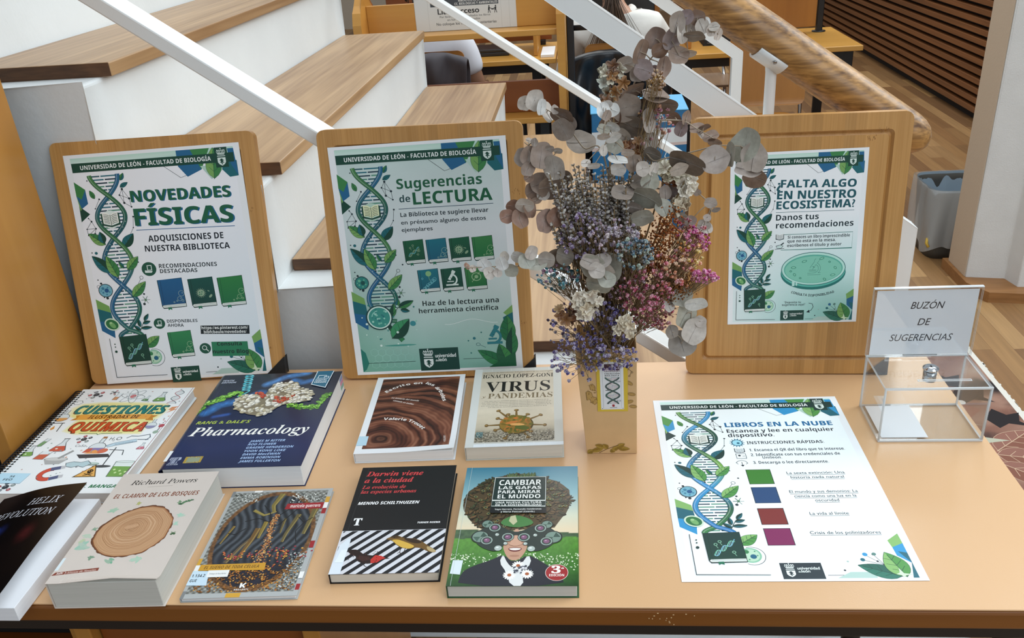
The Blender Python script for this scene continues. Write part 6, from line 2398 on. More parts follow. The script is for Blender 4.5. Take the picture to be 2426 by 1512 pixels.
# the paper sign slipped between the two upright sheets
sw, sh_ = .1465, sgn_top - BH - .006
sg = Art(1000, 1000 * sh_ / sw, sw)
sg.rect(0, 0, sg.w, sg.h, 'e9ecf0')
ci = '23303e'
for s_, x0, x1, v in (('BUZÓN', .352, .668, .245), ('DE', .445, .560, .50), ('SUGERENCIAS', .185, .805, .745)):
    sg.text(s_, x0 * 1000, v * sg.h + 30, x1 * 1000, 78, 'sans', ci, .004, shear=.21)
mb = MB()
mb.add([(-sw / 2, -sh_ / 2, 0), (sw / 2, -sh_ / 2, 0), (sw / 2, sh_ / 2, 0), (-sw / 2, sh_ / 2, 0)], [(0, 1, 2, 3)], 0, False, lin('e9ecf0'))
sg.emit(mb, 0)
o = mb.build('paper_sign', M_ink, None, local=True, ink=True)
o.matrix_world = sb.matrix_world @ Matrix.Translation((BW / 2 + .001, BD - .0046, BH + .003 + sh_ / 2)) @ Matrix.Rotation(math.radians(90), 4, 'X')
tag(o, 'white paper sign reading BUZÓN DE SUGERENCIAS inside the upright panel of the clear box', 'sign')
ps = MB().box(-.034, .034, -.044, .044, 0, .0004)  # added white sheet that stands in for a reflection on the box bottom
o = ps.build('reflection_slip', mat('white_note_paper', 'eceef0', .6), None, local=True, bevel=.0001)
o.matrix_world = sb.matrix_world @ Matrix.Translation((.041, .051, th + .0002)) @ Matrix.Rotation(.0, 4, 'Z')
tag(o, 'white sheet added on the bottom of the clear box, imitating a reflection', 'paper')

# ================================================================ THE VASE AND THE DRIED FLOWERS
_a, _b = at_z(1390.5, 1075, 0), at_z(1509, 1075, 0)
VW = (_b - _a).length
VYAW = math.atan2(_b.y - _a.y, _b.x - _a.x)
VH = at_y(1514, 826, _b.y).z - TZ
VD = .066
VM = Matrix.Translation((_a.x, _a.y, TZ + .0004)) @ Matrix.Rotation(VYAW, 4, 'Z')
va = empty('vase', label='square carton vase wrapped in paper with biology drawings and a bookmark label', cat='vase', M=VM)
M_kraft = mat('peach_wrapping_paper', 'd3ad7c', .6, var=.06, vscale=30)
vb = MB()
# open carton: four walls, a floor, slightly bulged lip
wall = .0012
vb.box(0, VW, 0, wall, 0, VH)
vb.box(0, VW, VD - wall, VD, 0, VH)
vb.box(0, wall, wall, VD - wall, 0, VH)
vb.box(VW - wall, VW, wall, VD - wall, 0, VH)
vb.box(wall, VW - wall, wall, VD - wall, 0, .002)
# the carton stands a little open: its mouth is wider towards the left
for i, q in enumerate(vb.v):
    k = q[2] / VH
    vb.v[i] = (q[0] - (.0125 * k * (1 - q[0] / VW)), q[1] + (.012 * k if q[1] > VD / 2 else 0), q[2])
vb.build('carton', M_kraft, va, local=True, bevel=.0008)
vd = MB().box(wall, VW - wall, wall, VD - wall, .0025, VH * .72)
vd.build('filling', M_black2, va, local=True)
A = Art(1000, 1000 * VH / VW, VW)
r = random.Random(12)
Hh = A.h
se = '8a6a34'
for cx, cy, q in ((70, 200, 60), (170, 130, 80), (290, 150, 60), (120, 250, 50), (230, 230, 70), (60, 90, 50), (330, 90, 56), (380, 200, 50), (250, 60, 50), (150, 330, 40)):
    A.circ(cx, cy, q, '9c8a3f' if r.random() < .6 else 'b08a44', 16)
    A.ring(cx, cy, q * .8, q * .8, 8, '6f6a2c', 16)
    A.circ(cx, cy, q * .4, 'a9a050', 12)
A.circ(395, 130, 62, '6f8f3f', 18)
A.circ(395, 130, 40, '93ac5c', 16)
for i in range(14):
    A.line([(20 + i * 24, 340 + r.uniform(-10, 20)), (30 + i * 20 + r.uniform(-12, 12), 460 + r.uniform(-20, 40))], 7, r.choice(['6f6a3c', '8f8a4c', '55582c']))
for x, y in ((770, 200), (830, 240), (900, 190), (800, 330), (880, 380), (820, 460), (910, 520), (860, 600)):
    A.ring(x, y, 16, 16, 6, '5a4a28', 12)
A.line([(770, 216), (800, 250), (860, 240)], 6, '5a4a28')
A.line([(880, 396), (840, 440), (900, 500), (870, 584)], 6, '5a4a28')
A.line([(830, 300), (860, 360), (820, 440)], 6, '5a4a28')
A.circ(880, 250, 20, '5f8f4f', 12)
for pts in (((110, 900), (90, 800), (150, 770), (200, 830), (190, 930)), ((20, 960), (60, 930), (130, 970), (150, 1060), (220, 1080), (240, 1180), (190, 1240), (120, 1190), (100, 1120), (40, 1140))):
    A.poly(list(pts), 'c29a58')
    A.line(list(pts), 8, se, True)
for i in range(30):
    A.circ(r.uniform(20, 230), r.uniform(800, 1200), r.uniform(5, 12), se, 8)
for x, y, rot in ((860, 760, .6), (900, 1010, .2), (860, 1180, -.3), (930, 1290, .1)):
    A.ell(x, y, 70, 34, 'c29a58', 18, rot)
    A.ring(x, y, 70, 34, 8, se, 18, rot)
    A.ring(x, y, 44, 18, 5, se, 14, rot)
for x0, y0, x1, y1 in ((330, Hh - 130, 60, Hh - 40), (350, Hh - 150, 170, Hh - 210), (420, Hh - 120, 330, Hh - 230), (520, Hh - 90, 640, Hh - 170), (480, Hh - 100, 560, Hh - 40), (620, Hh - 130, 860, Hh - 110), (610, Hh - 150, 760, Hh - 240), (20, Hh - 10, 130, Hh - 90)):
    leaf(A, x0, y0, x1, y1, 110, '9a7a2c', 'b0903c', '5f4a1c', 2)
A.line([(250, Hh - 20), (400, Hh - 110), (640, Hh - 210)], 9, '6f5424')
# the bookmark
A.poly([(228, 245), (826, 245), (826, 1395), (240, 1398)], 'd9b93a')
A.poly([(290, 282), (742, 280), (752, 1345), (310, 1352)], 'e3e6ea')
A.line([(340, 300), (690, 298), (704, 1320), (356, 1326)], 3, '9aa0a6', True)
for x, y in ((312, 308), (722, 306), (334, 1330), (732, 1326)):
    A.circ(x, y, 9, '3a3f44', 8)
A.rect(378, 330, 674, 500, '47264a')
A.poly([(430, 350), (640, 430), (560, 440), (520, 400)], 'd9d4dc')
A.poly([(400, 440), (430, 410), (470, 425), (476, 470), (410, 474)], 'b9a9c0')
A.text('Biblioteca', 386, 494, 668, 34, 'bold', 'f3eef4')
A.text('COLECCIÓN', 384, 556, 672, 32, 'bold', '2a3036')
A.text('BIOLÓGICA', 390, 600, 668, 32, 'bold', '2a3036')
dna(A, [(528, 622), (530, 724), (538, 930), (540, 1130), (542, 1225)], 128, 26, ['1f5a50'] * 3, ['1f4a4a'] * 3, ['c9b99a', '2a4a4a', 'b5606a', '8a7a6a'], True, 23, False)
for x, y in ((640, 714), (648, 1150)):
    A.rect(x - 30, y - 16, x + 40, y + 14, '3a4046')
    A.rect(x - 24, y - 12, x + 34, y + 8, 'd9dde0')
A.rect(400, 905, 490, 918, '3a4046')
A.line([(440, 905), (440, 870)], 7, '3a4046')
A.circ(545, 1215 + 40, 22, '8f2a34', 10)
A.poly([(520, 1240), (575, 1240), (566, 1290), (530, 1290)], 'a8303a')
A.line([(480, 1310), (620, 1306)], 9, '4a4f55')
mb = MB()
A.emit(mb, 0)
o = mb.build('printed_wrap', M_ink, va, local=True, ink=True)
o.matrix_local = Matrix.Translation((VW / 2, -.0004, VH / 2)) @ Matrix.Rotation(math.radians(90), 4, 'X')

# ---- flowers: measured as points round the middle of the vase
VC = VM @ Vector((VW / 2, VD / 2, VH))
M_petal = print_mat('dried_petal', .75, .2)
M_leafd = print_mat('dried_leaf', .55, .35)
_n = M_leafd.node_tree
_tc = _n.nodes.new('ShaderNodeTexCoord')
_nz = _n.nodes.new('ShaderNodeTexNoise')
_nz.inputs['Scale'].default_value = 220
_nz.inputs['Detail'].default_value = 5
_mr = _n.nodes.new('ShaderNodeMapRange')
_mr.inputs['To Min'].default_value = .72
_mr.inputs['To Max'].default_value = 1.22
_mu = _n.nodes.new('ShaderNodeVectorMath')
_mu.operation = 'SCALE'
_at = [q for q in _n.nodes if q.type == 'VERTEX_COLOR'][0]
_n.links.new(_tc.outputs['Object'], _nz.inputs['Vector'])
_n.links.new(_nz.outputs['Fac'], _mr.inputs[0])
_n.links.new(_at.outputs[0], _mu.inputs[0])
_n.links.new(_mr.outputs[0], _mu.inputs['Scale'])
_n.links.new(_mu.outputs[0], _n.nodes['Principled BSDF'].inputs['Base Color'])
M_stem = mat('dry_brown_stem', '8a7350', .7)
M_stemp = mat('pale_dry_stem', '9a8a76', .6)
CAMP = Vector(CAM_MW.translation)


def fp(px, py, dy=0.0):
    return at_y(px, py, VC.y + dy)


def mouth(rnd):
    return VM @ Vector((VW * rnd.uniform(.2, .8), VD * rnd.uniform(.2, .8), VH * .76))


def curve(pts, n=14):
    """smooth path through the points"""
    P = [Vector(p) for p in pts]
    out = []
    for i in range(len(P) - 1):
        p0, p1, p2, p3 = P[max(i - 1, 0)], P[i], P[i + 1], P[min(i + 2, len(P) - 1)]
        for k in range(n):
            t = k / n
            out.append(.5 * ((2 * p1) + (p2 - p0) * t + (2 * p0 - 5 * p1 + 4 * p2 - p3) * t * t + (3 * p1 - p0 - 3 * p2 + p3) * t ** 3))
    out.append(P[-1])
    return out


def leaf_disc(mb, c, rx, ry, ang, col, rnd, cup=.10):
    """round leaf: full size rx, tipped about its long axis until it shows ry; ang is the lie of the long axis"""
    if ry > rx:
        rx, ry, ang = ry, rx, ang + math.pi / 2
    v = (CAMP - c).normalized()
    right = Vector((0, 0, 1)).cross(v).normalized()
    up = v.cross(right)
    ax = right * math.cos(ang) + up * math.sin(ang)
    ay = v.cross(ax)
    tilt = math.acos(max(.12, min(1, ry / rx))) * rnd.choice((-1, 1))
    if tilt < 0 and rnd.random() < .6:
        tilt = -tilt
    wy = ay * math.cos(tilt) + v * math.sin(tilt)
    n_ = ax.cross(wy)
    N = 30
    vs, cs = [c + n_ * (-cup * rx * .5)], [mix(C(col), (1, 1, 1), .10)]
    ph = rnd.uniform(0, 6)
    for ring_, k in ((1, .5), (2, 1.0)):
        for i in range(N):
            t = 2 * math.pi * i / N
            w = 1 + .05 * math.sin(2 * t + ph) + .03 * math.sin(5 * t + ph * 2)
            if k == 1.0:
                w *= 1 - .10 * math.exp(-((t - math.pi) / .35) ** 2)
            z = cup * rx * (k * k - .5) + .05 * rx * k * math.sin(3 * t + ph)
            vs.append(c + ax * (rx * k * w * math.cos(t)) + wy * (rx * k * w * math.sin(t)) + n_ * z)
            cs.append(mix(C(col), (.3, .25, .2), .06 + .14 * (k == 1.0) * rnd.random()))
    fs = [(0, 1 + i, 1 + (i + 1) % N) for i in range(N)]
    fs += [(1 + i, 1 + N + i, 1 + N + (i + 1) % N, 1 + (i + 1) % N) for i in range(N)]
    mb.add(vs, fs, 0, True, cs)
    # midrib
    q = [c + ax * (rx * a) + n_ * (cup * rx * (a * a - .5) + .0004) for a in (-.9, -.5, 0, .5, .85)]
    mb.tube(q, [.0004, .0004, .0003, .0003, .0002], 4, 0, False, mix(C(col), (1, 1, 1), .12))


EUC = {'g': 'a2968c', 'b': '8a7262', 'p': 'cdc4ba', 'r': '95705e', 'n': 'a6a698', 'w': 'dfe0dd', 'd': '74675a', 'm': '9a898a'}
PXM = 1.42 / FPX       # metres a pixel covers at the vase


def eucalyptus(label, dy, path, leaves, seed, conv, off):
    """path and leaves are given in the pixels of an enlargement: full = off + conv * p"""
    rnd = random.Random(seed)
    F = lambda p: (off[0] + conv * p[0], off[1] + conv * p[1])
    P = [mouth(rnd)]
    n = len(path)
    for i, p in enumerate(path):
        P.append(fp(*F(p), dy * (i + 1) / n))
    pts = curve(P, 8)
    root = empty('eucalyptus_branch', P[0], label, 'dried branch', 'dried eucalyptus branches in the vase')
    m_ = len(pts)
    s = MB()
    s.tube(pts, [.0014 - .0008 * i / m_ for i in range(m_)], 7)
    lm = MB()
    for (x, y, rx, ry, c) in leaves:
        q = F((x, y))
        c3 = fp(q[0], q[1], dy + rnd.uniform(-.012, .012))
        k = conv * PXM * .9
        near = min(pts[m_ // 3:], key=lambda a: (a - c3).length)
        v = c3 - near
        ang = rnd.uniform(-.5, .5)
        leaf_disc(lm, c3, rx * k, ry * k, ang, mix(C(EUC[c]), C(rnd.choice(list(EUC.values()))), .14), rnd)
        if v.length > rx * k * .7:
            s.tube([near, near.lerp(c3, .5) + Vector((0, 0, .002)), c3], [.0009, .0007, .0005], 5)
    s.build('stem', M_stemp, root)
    lm.build('leaves', M_leafd, root, ink=True)
    return root


c1, o1 = .3969, (1080, 0)
o2 = (1080, 500)
eucalyptus('long mauve grey eucalyptus branch arching up to the right over the railing', -.02, [(1010, 900), (1040, 560), (1180, 330), (1320, 210), (1540, 190)],
           [(1190, 230, 52, 55, 'b'), (1100, 310, 34, 62, 'b'), (1120, 415, 52, 50, 'm'), (1240, 400, 34, 58, 'b'), (1320, 135, 40, 52, 'g'), (1378, 100, 36, 34, 'm'), (1440, 105, 40, 38, 'b'), (1400, 180, 36, 40, 'g'), (1470, 160, 34, 40, 'g'), (1530, 180, 28, 32, 'p'), (1290, 235, 46, 56, 'm'), (1330, 330, 54, 42, 'b'), (1385, 318, 46, 18, 'p'), (1180, 440, 38, 40, 'm'), (1010, 385, 46, 42, 'p'), (1215, 300, 46, 34, 'b'), (1565, 205, 18, 32, 'p'), (1490, 140, 26, 30, 'w'), (1350, 200, 28, 50, 'p'), (1420, 215, 54, 26, 'd'), (1085, 440, 40, 44, 'g'), (1540, 160, 30, 20, 'g')], 1, c1, o1)
eucalyptus('pale eucalyptus branch reaching up to the left past the middle board', .02, [(900, 1000), (760, 880), (640, 720), (480, 620)],
           [(470, 600, 50, 56, 'p'), (410, 617, 38, 42, 'p'), (545, 670, 34, 58, 'p'), (632, 690, 64, 40, 'b'), (642, 775, 54, 66, 'g'), (745, 850, 82, 62, 'd'), (590, 655, 22, 26, 'p'), (510, 640, 26, 44, 'w'), (690, 740, 30, 40, 'g')], 2, c1, o1)
eucalyptus('brown eucalyptus branch at the left beside the top corner of the middle board', -.03, [(820, 1200), (680, 1060), (540, 960), (410, 850)],
           [(400, 940, 46, 50, 'g'), (450, 935, 56, 60, 'b'), (510, 930, 62, 70, 'b'), (588, 1005, 58, 66, 'g'), (430, 1010, 36, 40, 'b'), (436, 1062, 28, 26, 'b'), (462, 1140, 50, 46, 'b'), (512, 1095, 62, 62, 'b'), (570, 1120, 72, 62, 'b'), (522, 1160, 34, 36, 'p'), (482, 1198, 30, 20, 'b'), (640, 1060, 50, 40, 'd'), (440, 840, 22, 14, 'g'), (470, 850, 18, 24, 'g'), (560, 890, 24, 20, 'g'), (610, 900, 24, 16, 'p')], 3, c1, o1)
eucalyptus('reddish eucalyptus branch lying across the right edge of the middle poster', -.05, [(820, 1330), (680, 1270), (480, 1255), (300, 1260)],
           [(352, 1235, 52, 36, 'r'), (305, 1292, 40, 40, 'r'), (382, 1310, 40, 54, 'r'), (440, 1245, 32, 54, 'r'), (532, 1322, 50, 64, 'r'), (592, 1300, 44, 56, 'r'), (642, 1275, 34, 40, 'b'), (410, 1225, 54, 34, 'p')], 4, c1, o1)
eucalyptus('whitish eucalyptus branch with small thick leaves pointing left over the green poster', -.06, [(880, 560), (680, 380), (420, 330), (60, 340)],
           [(100, 345, 20, 22, 'p'), (170, 325, 38, 40, 'w'), (200, 372, 34, 34, 'p'), (275, 315, 34, 40, 'w'), (290, 272, 26, 28, 'p'), (330, 355, 40, 36, 'n'), (372, 275, 40, 32, 'w'), (422, 300, 44, 46, 'n'), (482, 320, 54, 36, 'n'), (540, 290, 46, 44, 'g'), (615, 285, 66, 56, 'd'), (66, 330, 14, 20, 'r'), (450, 250, 34, 40, 'p'), (650, 270, 50, 50, 'd'), (250, 370, 24, 26, 'p')], 5, c1, o2)
eucalyptus('eucalyptus branch with big round leaves hanging over the corner of the right poster', -.05, [(1080, 1020), (1200, 960), (1440, 900), (1560, 870), (1700, 872)],
           [(1725, 870, 72, 90, 'n'), (1778, 940, 68, 76, 'g'), (1745, 1010, 70, 44, 'g'), (1782, 1062, 66, 48, 'b'), (1545, 955, 78, 68, 'g'), (1378, 970, 98, 54, 'd'), (1640, 925, 26, 62, 'n'), (1330, 1010, 50, 30, 'p')], 6, c1, o1)
eucalyptus('thin brown eucalyptus twig with small leaves above the right board corner', .03, [(1080, 900), (1160, 740), (1340, 720), (1440, 770), (1560, 840)],
           [(1300, 705, 44, 34, 'b'), (1345, 770, 36, 42, 'm'), (1440, 765, 42, 30, 'b'), (1520, 815, 48, 30, 'b'), (1482, 760, 34, 16, 'b'), (1375, 705, 24, 40, 'b'), (1545, 850, 40, 22, 'b'), (1460, 800, 14, 30, 'g')], 7, c1, o1)
eucalyptus('upright eucalyptus branch with large overlapping leaves in the top middle of the bouquet', -.01, [(1000, 1000), (1040, 820), (1060, 660), (1120, 540)],
           [(1015, 642, 80, 68, 'g'), (1092, 690, 60, 66, 'd'), (1050, 755, 70, 56, 'd'), (1150, 842, 52, 54, 'g'), (1150, 720, 34, 64, 'g'), (1050, 545, 72, 28, 'b'), (1190, 570, 74, 34, 'b'), (1205, 625, 104, 44, 'd'), (955, 585, 46, 52, 'p'), (940, 690, 40, 64, 'r'), (1170, 920, 52, 34, 'd'), (990, 810, 52, 36, 'p'), (900, 740, 36, 60, 'b')], 8, c1, o1)
eucalyptus('straight dark stem of small white eucalyptus leaves facing the viewer, centre of the bouquet', -.07, [(925, 1100), (912, 900), (900, 700), (885, 600)],
           [(880, 660, 34, 40, 'w'), (932, 655, 36, 36, 'w'), (938, 757, 38, 22, 'w'), (880, 772, 32, 26, 'n'), (938, 820, 40, 24, 'w'), (880, 815, 32, 16, 'p'), (950, 872, 42, 44, 'n'), (905, 620, 26, 18, 'w'), (1025, 910, 36, 18, 'p'), (965, 955, 56, 20, 'w'), (968, 1012, 42, 32, 'w'), (880, 900, 20, 30, 'p'), (822, 990, 34, 16, 'w'), (775, 975, 26, 20, 'p'), (900, 690, 20, 30, 'g')], 9, c1, o1)
eucalyptus('grey green eucalyptus branch drooping at the lower right, in front of the right board', -.05, [(1250, 480), (1360, 450), (1400, 560), (1400, 690), (1345, 790)],
           [(1350, 510, 52, 64, 'n'), (1432, 555, 62, 36, 'w'), (1375, 615, 54, 86, 'n'), (1422, 720, 70, 76, 'p'), (1350, 792, 76, 82, 'd'), (1290, 722, 36, 40, 'd'), (1272, 562, 30, 40, 'p'), (1460, 660, 34, 34, 'p')], 10, c1, o2)
eucalyptus('cluster of big pale grey green eucalyptus leaves at the front of the bouquet', -.085, [(880, 600), (860, 480), (860, 360)],
           [(905, 350, 78, 92, 'n'), (815, 330, 66, 62, 'n'), (862, 375, 74, 60, 'p'), (798, 305, 50, 44, 'g'), (852, 435, 70, 50, 'n'), (870, 300, 54, 40, 'p'), (900, 410, 50, 44, 'n'), (840, 355, 44, 44, 'p')], 11, c1, o2)
eucalyptus('grey eucalyptus branch in front of the bare left part of the right board', -.02, [(1120, 1250), (1260, 1130), (1420, 1140), (1530, 1230)],
           [(1290, 1150, 44, 42, 'm'), (1250, 1150, 34, 38, 'g'), (1345, 1165, 34, 34, 'g'), (1440, 1150, 22, 18, 'g'), (1520, 1210, 34, 30, 'p'), (1552, 1252, 26, 12, 'd'), (1480, 1345, 36, 32, 'g'), (1400, 1320, 34, 30, 'g'), (1345, 1300, 36, 30, 'n'), (1500, 1300, 22, 20, 'p'), (1460, 1385, 24, 16, 'p'), (1500, 1360, 28, 34, 'p'), (1390, 1090, 20, 30, 'p'), (1420, 1120, 24, 18, 'g')], 12, c1, o1)
eucalyptus('eucalyptus branch with silver leaves half buried among the lavender', -.045, [(1020, 1300), (1060, 1150), (1110, 1040), (1090, 950)],
           [(1100, 1080, 60, 38, 'd'), (1158, 1085, 46, 54, 'n'), (1140, 1180, 82, 52, 'n'), (1115, 1008, 38, 38, 'p'), (1062, 975, 44, 46, 'd'), (992, 1150, 62, 40, 'g'), (1180, 1010, 24, 36, 'p'), (1240, 1240, 44, 50, 'n'), (1110, 1300, 60, 44, 'n'), (1060, 1240, 44, 30, 'g')], 13, c1, o1)


# ---- lavender
def lavender(tx, ty, dy, seed):
    rnd = random.Random(seed)
    a = mouth(rnd)
    b = fp(tx, ty, dy)
    m_ = a.lerp(b, .5) + Vector((rnd.uniform(-.006, .006), 0, rnd.uniform(-.004, .008)))
    pts = curve([a, m_, b], 12)
    root = empty('lavender_stem', a, 'grey dried lavender stem standing in the middle of the bouquet', 'dried flower', 'grey lavender stems in the middle of the bouquet')
    MB().tube(pts, [.0009] * (len(pts) - 1) + [.0006], 5).build('stem', M_stem, root)
    f = MB()
    L = len(pts)
    d = (b - m_).normalized()
    sp = rnd.uniform(.055, .085)
    W = 11
    for k in range(W):
        t = k / (W - 1)
        p = b - d * sp * (1 - t) ** .9
        u = d.orthogonal().normalized()
        w = d.cross(u)
        for j in range(5 if k < W - 2 else 3):
            th_ = j * 1.257 + k * .7 + rnd.uniform(-.4, .4)
            o_ = (u * math.cos(th_) + w * math.sin(th_))
            g = C(rnd.choice(['a39d94', 'b9b3aa', '857c72', '6f6456', 'cbc6be', '948c8e', '5f5548']))
            r_ = rnd.uniform(.7, 1.2) * (1.15 - .5 * t)
            e_ = p + o_ * .0052 * r_ + d * .0034 * r_
            f.tube([p, p.lerp(e_, .45) + d * .0004, p.lerp(e_, .8), e_], [.0007, .0021 * r_, .0022 * r_, .0008], 5, 0, True, g)
            f.ball(e_, .0009, 5, 0, mix(g, (1, 1, 1), .25))
    f.build('flower_spike', M_petal, root, ink=True)


rnd = random.Random(21)
for i in range(92):
    x = 1302 + 220 * ((i * .618) % 1)
    y = 392 + 150 * ((i * .37 + .1) % 1) + .0006 * (x - 1400) ** 2
    lavender(x, y, rnd.uniform(-.06, .02), 100 + i)


# ---- gypsophila: fine branching stems with small round heads
def spray(label, cx, cy, rx, ry, n, cols, dy, seed, r0=.0031, name='gypsophila_spray'):
    rnd = random.Random(seed)
    a = mouth(rnd)
    c = fp(cx, cy, dy)
    root = empty(name, a, label, 'dried flower', 'coloured sprays of small dried flowers')
    s, f = MB(), MB()
    base = a.lerp(c, .66)
    s.tube(curve([a, a.lerp(c, .4) + Vector((0, -.004, .006)), base], 6), .0006, 5)
    n = int(n * 1.7)
    for k in range(n):
        t = rnd.uniform(0, 6.283)
        q = rnd.random() ** .55
        x, y = cx + rx * q * math.cos(t), cy + ry * q * math.sin(t)
        h = fp(x, y, dy + rnd.uniform(-.03, .03))
        j = base.lerp(c, rnd.uniform(0, .8)).lerp(h, rnd.uniform(.2, .5)) + Vector((rnd.gauss(0, .005), rnd.gauss(0, .005), rnd.gauss(0, .004)))
        if k % 4 == 0:
            s.tube([base.lerp(c, rnd.uniform(0, .4)), j, h], [.0004, .00035, .0003], 4, 0, False)
        else:
            s.tube([j, h], [.00035, .0003], 4, 0, False)
        col = mix(C(rnd.choice(cols)), C(rnd.choice(['e8dccf', '5a4a3c', rnd.choice(cols)])), rnd.uniform(0, .3))
        rr = r0 * rnd.uniform(.55, 1.2)
        f.ball(h, rr * .8, 6, 0, mix(col, (0, 0, 0), .3))
        for m_ in range(9):
            v = Vector((rnd.gauss(0, 1), rnd.gauss(0, 1), rnd.gauss(.3, 1))).normalized()
            q_ = v.orthogonal().normalized()
            M_ = Matrix((q_, v.cross(q_), v)).transposed()
            f.ball(h + v * rr * .72, rr * rnd.uniform(.38, .55), 6, 0, mix(col, (1, 1, 1), rnd.uniform(0, .38)), (1, rnd.uniform(.5, 1), .55), M_)
    s.build('branching_stem', M_stem, root)
    f.build('flower_heads', M_petal, root, ink=True)


PUR = ['5a4a8f', '6f5fa6', '473a78', '8a7ab8', '6a5a94']
spray('violet spray of tiny dried flowers hanging over the left rim of the vase', 1372, 850, 70, 56, 56, PUR + ['b9aec9'], -.06, 31)
spray('deep violet spray just above the middle of the vase rim', 1440, 770, 62, 60, 74, PUR, -.05, 32)
spray('violet spray reaching out left, in front of the stair step', 1345, 780, 50, 62, 40, PUR + ['4a2f4a'], -.03, 33)
spray('violet and white spray over the front of the vase, touching its label', 1455, 845, 56, 30, 40, PUR + ['c9bdd0', 'b0a4c0'], -.07, 34)
spray('lilac spray on the left below the lavender', 1375, 560, 48, 56, 66, ['8f78a0', 'a68ab0', '7a6690', 'b9a6bc', '6f5f86'], -.05, 35)
spray('pale lilac spray in the middle below the lavender', 1450, 560, 62, 46, 78, ['a999ae', 'c3b4c0', '8a7a98', 'b59aa8', 'd0c4c8'], -.07, 36)
spray('steel blue spray in the centre of the bouquet', 1502, 600, 46, 40, 72, ['48708a', '5f8a9c', '35586f', '7a9aa0', '9aa89a'], -.07, 37)
spray('teal spray on the far left of the bouquet', 1322, 655, 52, 34, 44, ['2f8290', '4aa0a8', '256470', 'b07aa0', '5f8fa8'], -.05, 38)
spray('rose pink spray right of centre', 1530, 690, 66, 56, 96, ['c24a72', 'd86a8c', 'a83a5a', 'e08aa0', 'b05a68'], -.06, 39)
spray('coral and orange spray on the right', 1592, 640, 52, 52, 90, ['d8845a', 'e0a070', 'c2605a', 'd66a7a', 'e2b48a', 'b8503f'], -.05, 40)
spray('crimson spray low on the right', 1545, 745, 50, 40, 60, ['a83a4a', 'b8525a', '8f2f3c', 'c87078'], -.03, 41)
spray('yellow spray at the right edge', 1636, 600, 30, 38, 34, ['dcb04a', 'e6c56a', 'c8902f', 'e08a5a'], -.05, 42)
spray('magenta spray at the right edge, in front of the right board', 1650, 570, 34, 34, 44, ['c03a8c', 'd85aa0', 'a82a70', 'c8386a'], -.04, 43)
spray('bright pink spray sticking out lowest to the right', 1668, 655, 34, 16, 34, ['d85a9c', 'c8488a', 'e07ab0'], -.04, 44)
spray('red and magenta spray under the silver leaves at the right', 1630, 540, 40, 26, 38, ['b83a4a', 'c8407a', 'a8402f', 'd0708a'], -.02, 45)
spray('dusky mauve spray filling the middle of the bouquet', 1470, 660, 62, 50, 84, ['8f6a80', 'a87a8a', '6f5470', 'b58a94', '9a6a58'], -.04, 46)
spray('rusty filler spray low in the bouquet', 1420, 690, 90, 56, 80, ['8a5a38', 'a06a40', '6f452c', 'b0805a'], -.01, 47, .0020)
spray('rusty brown filler spray at the right of the bouquet', 1570, 700, 60, 56, 70, ['8a5030', '9c5a3a', '6f3f26', 'b06a48'], .0, 48, .0020)
spray('thin golden spray near the top of the bouquet', 1553, 190, 22, 26, 22, ['a87a3c', 'c09a5a', '8f5f2f'], -.02, 49, .0034)
spray('pinkish spray behind the big leaves at the top', 1545, 290, 50, 60, 46, ['c07a8a', 'd09a80', 'b0607a', 'c89a6a'], .01, 50)


# ---- papery clusters
def papery(label, cx, cy, rx, ry, n, cols, dy, seed, size=.008):
    rnd = random.Random(seed)
    a = mouth(rnd)
    c = fp(cx, cy, dy)
    root = empty('papery_flower', a, label, 'dried flower', 'papery dried flower clusters')
    MB().tube(curve([a, a.lerp(c, .5) + Vector((0, 0, .006)), c], 8), .0012, 6).build('stem', M_stem, root)
    f = MB()
    for k in range(n):
        t, q = rnd.uniform(0, 6.283), rnd.random() ** .5
        p = fp(cx + rx * q * math.cos(t), cy + ry * q * math.sin(t), dy + rnd.uniform(-.012, .012))
        n_ = ((CAMP - p).normalized() + Vector((rnd.gauss(0, .5), rnd.gauss(0, .3), rnd.gauss(.2, .5)))).normalized()
        u = n_.orthogonal().normalized()
        w = n_.cross(u)
        col = C(rnd.choice(cols))
        m_ = 5
        N = 20
        vs, cs = [p - n_ * size * .35], [mix(col, C('7a4a24'), .55)]
        s_ = size * rnd.uniform(.7, 1.3)
        for i in range(N):
            th_ = 2 * math.pi * i / N
            rr = s_ * (.62 + .38 * abs(math.cos(m_ * th_ / 2))) * rnd.uniform(.85, 1.1)
            vs.append(p + (u * math.cos(th_) + w * math.sin(th_)) * rr + n_ * s_ * rnd.uniform(-.15, .35))
            cs.append(mix(col, (1, 1, 1), rnd.uniform(0, .2)))
        f.add(vs, [(0, 1 + i, 1 + (i + 1) % N) for i in range(N)], 0, False, cs)
    f.build('petals', M_petal, root, ink=True, solid=.0003)


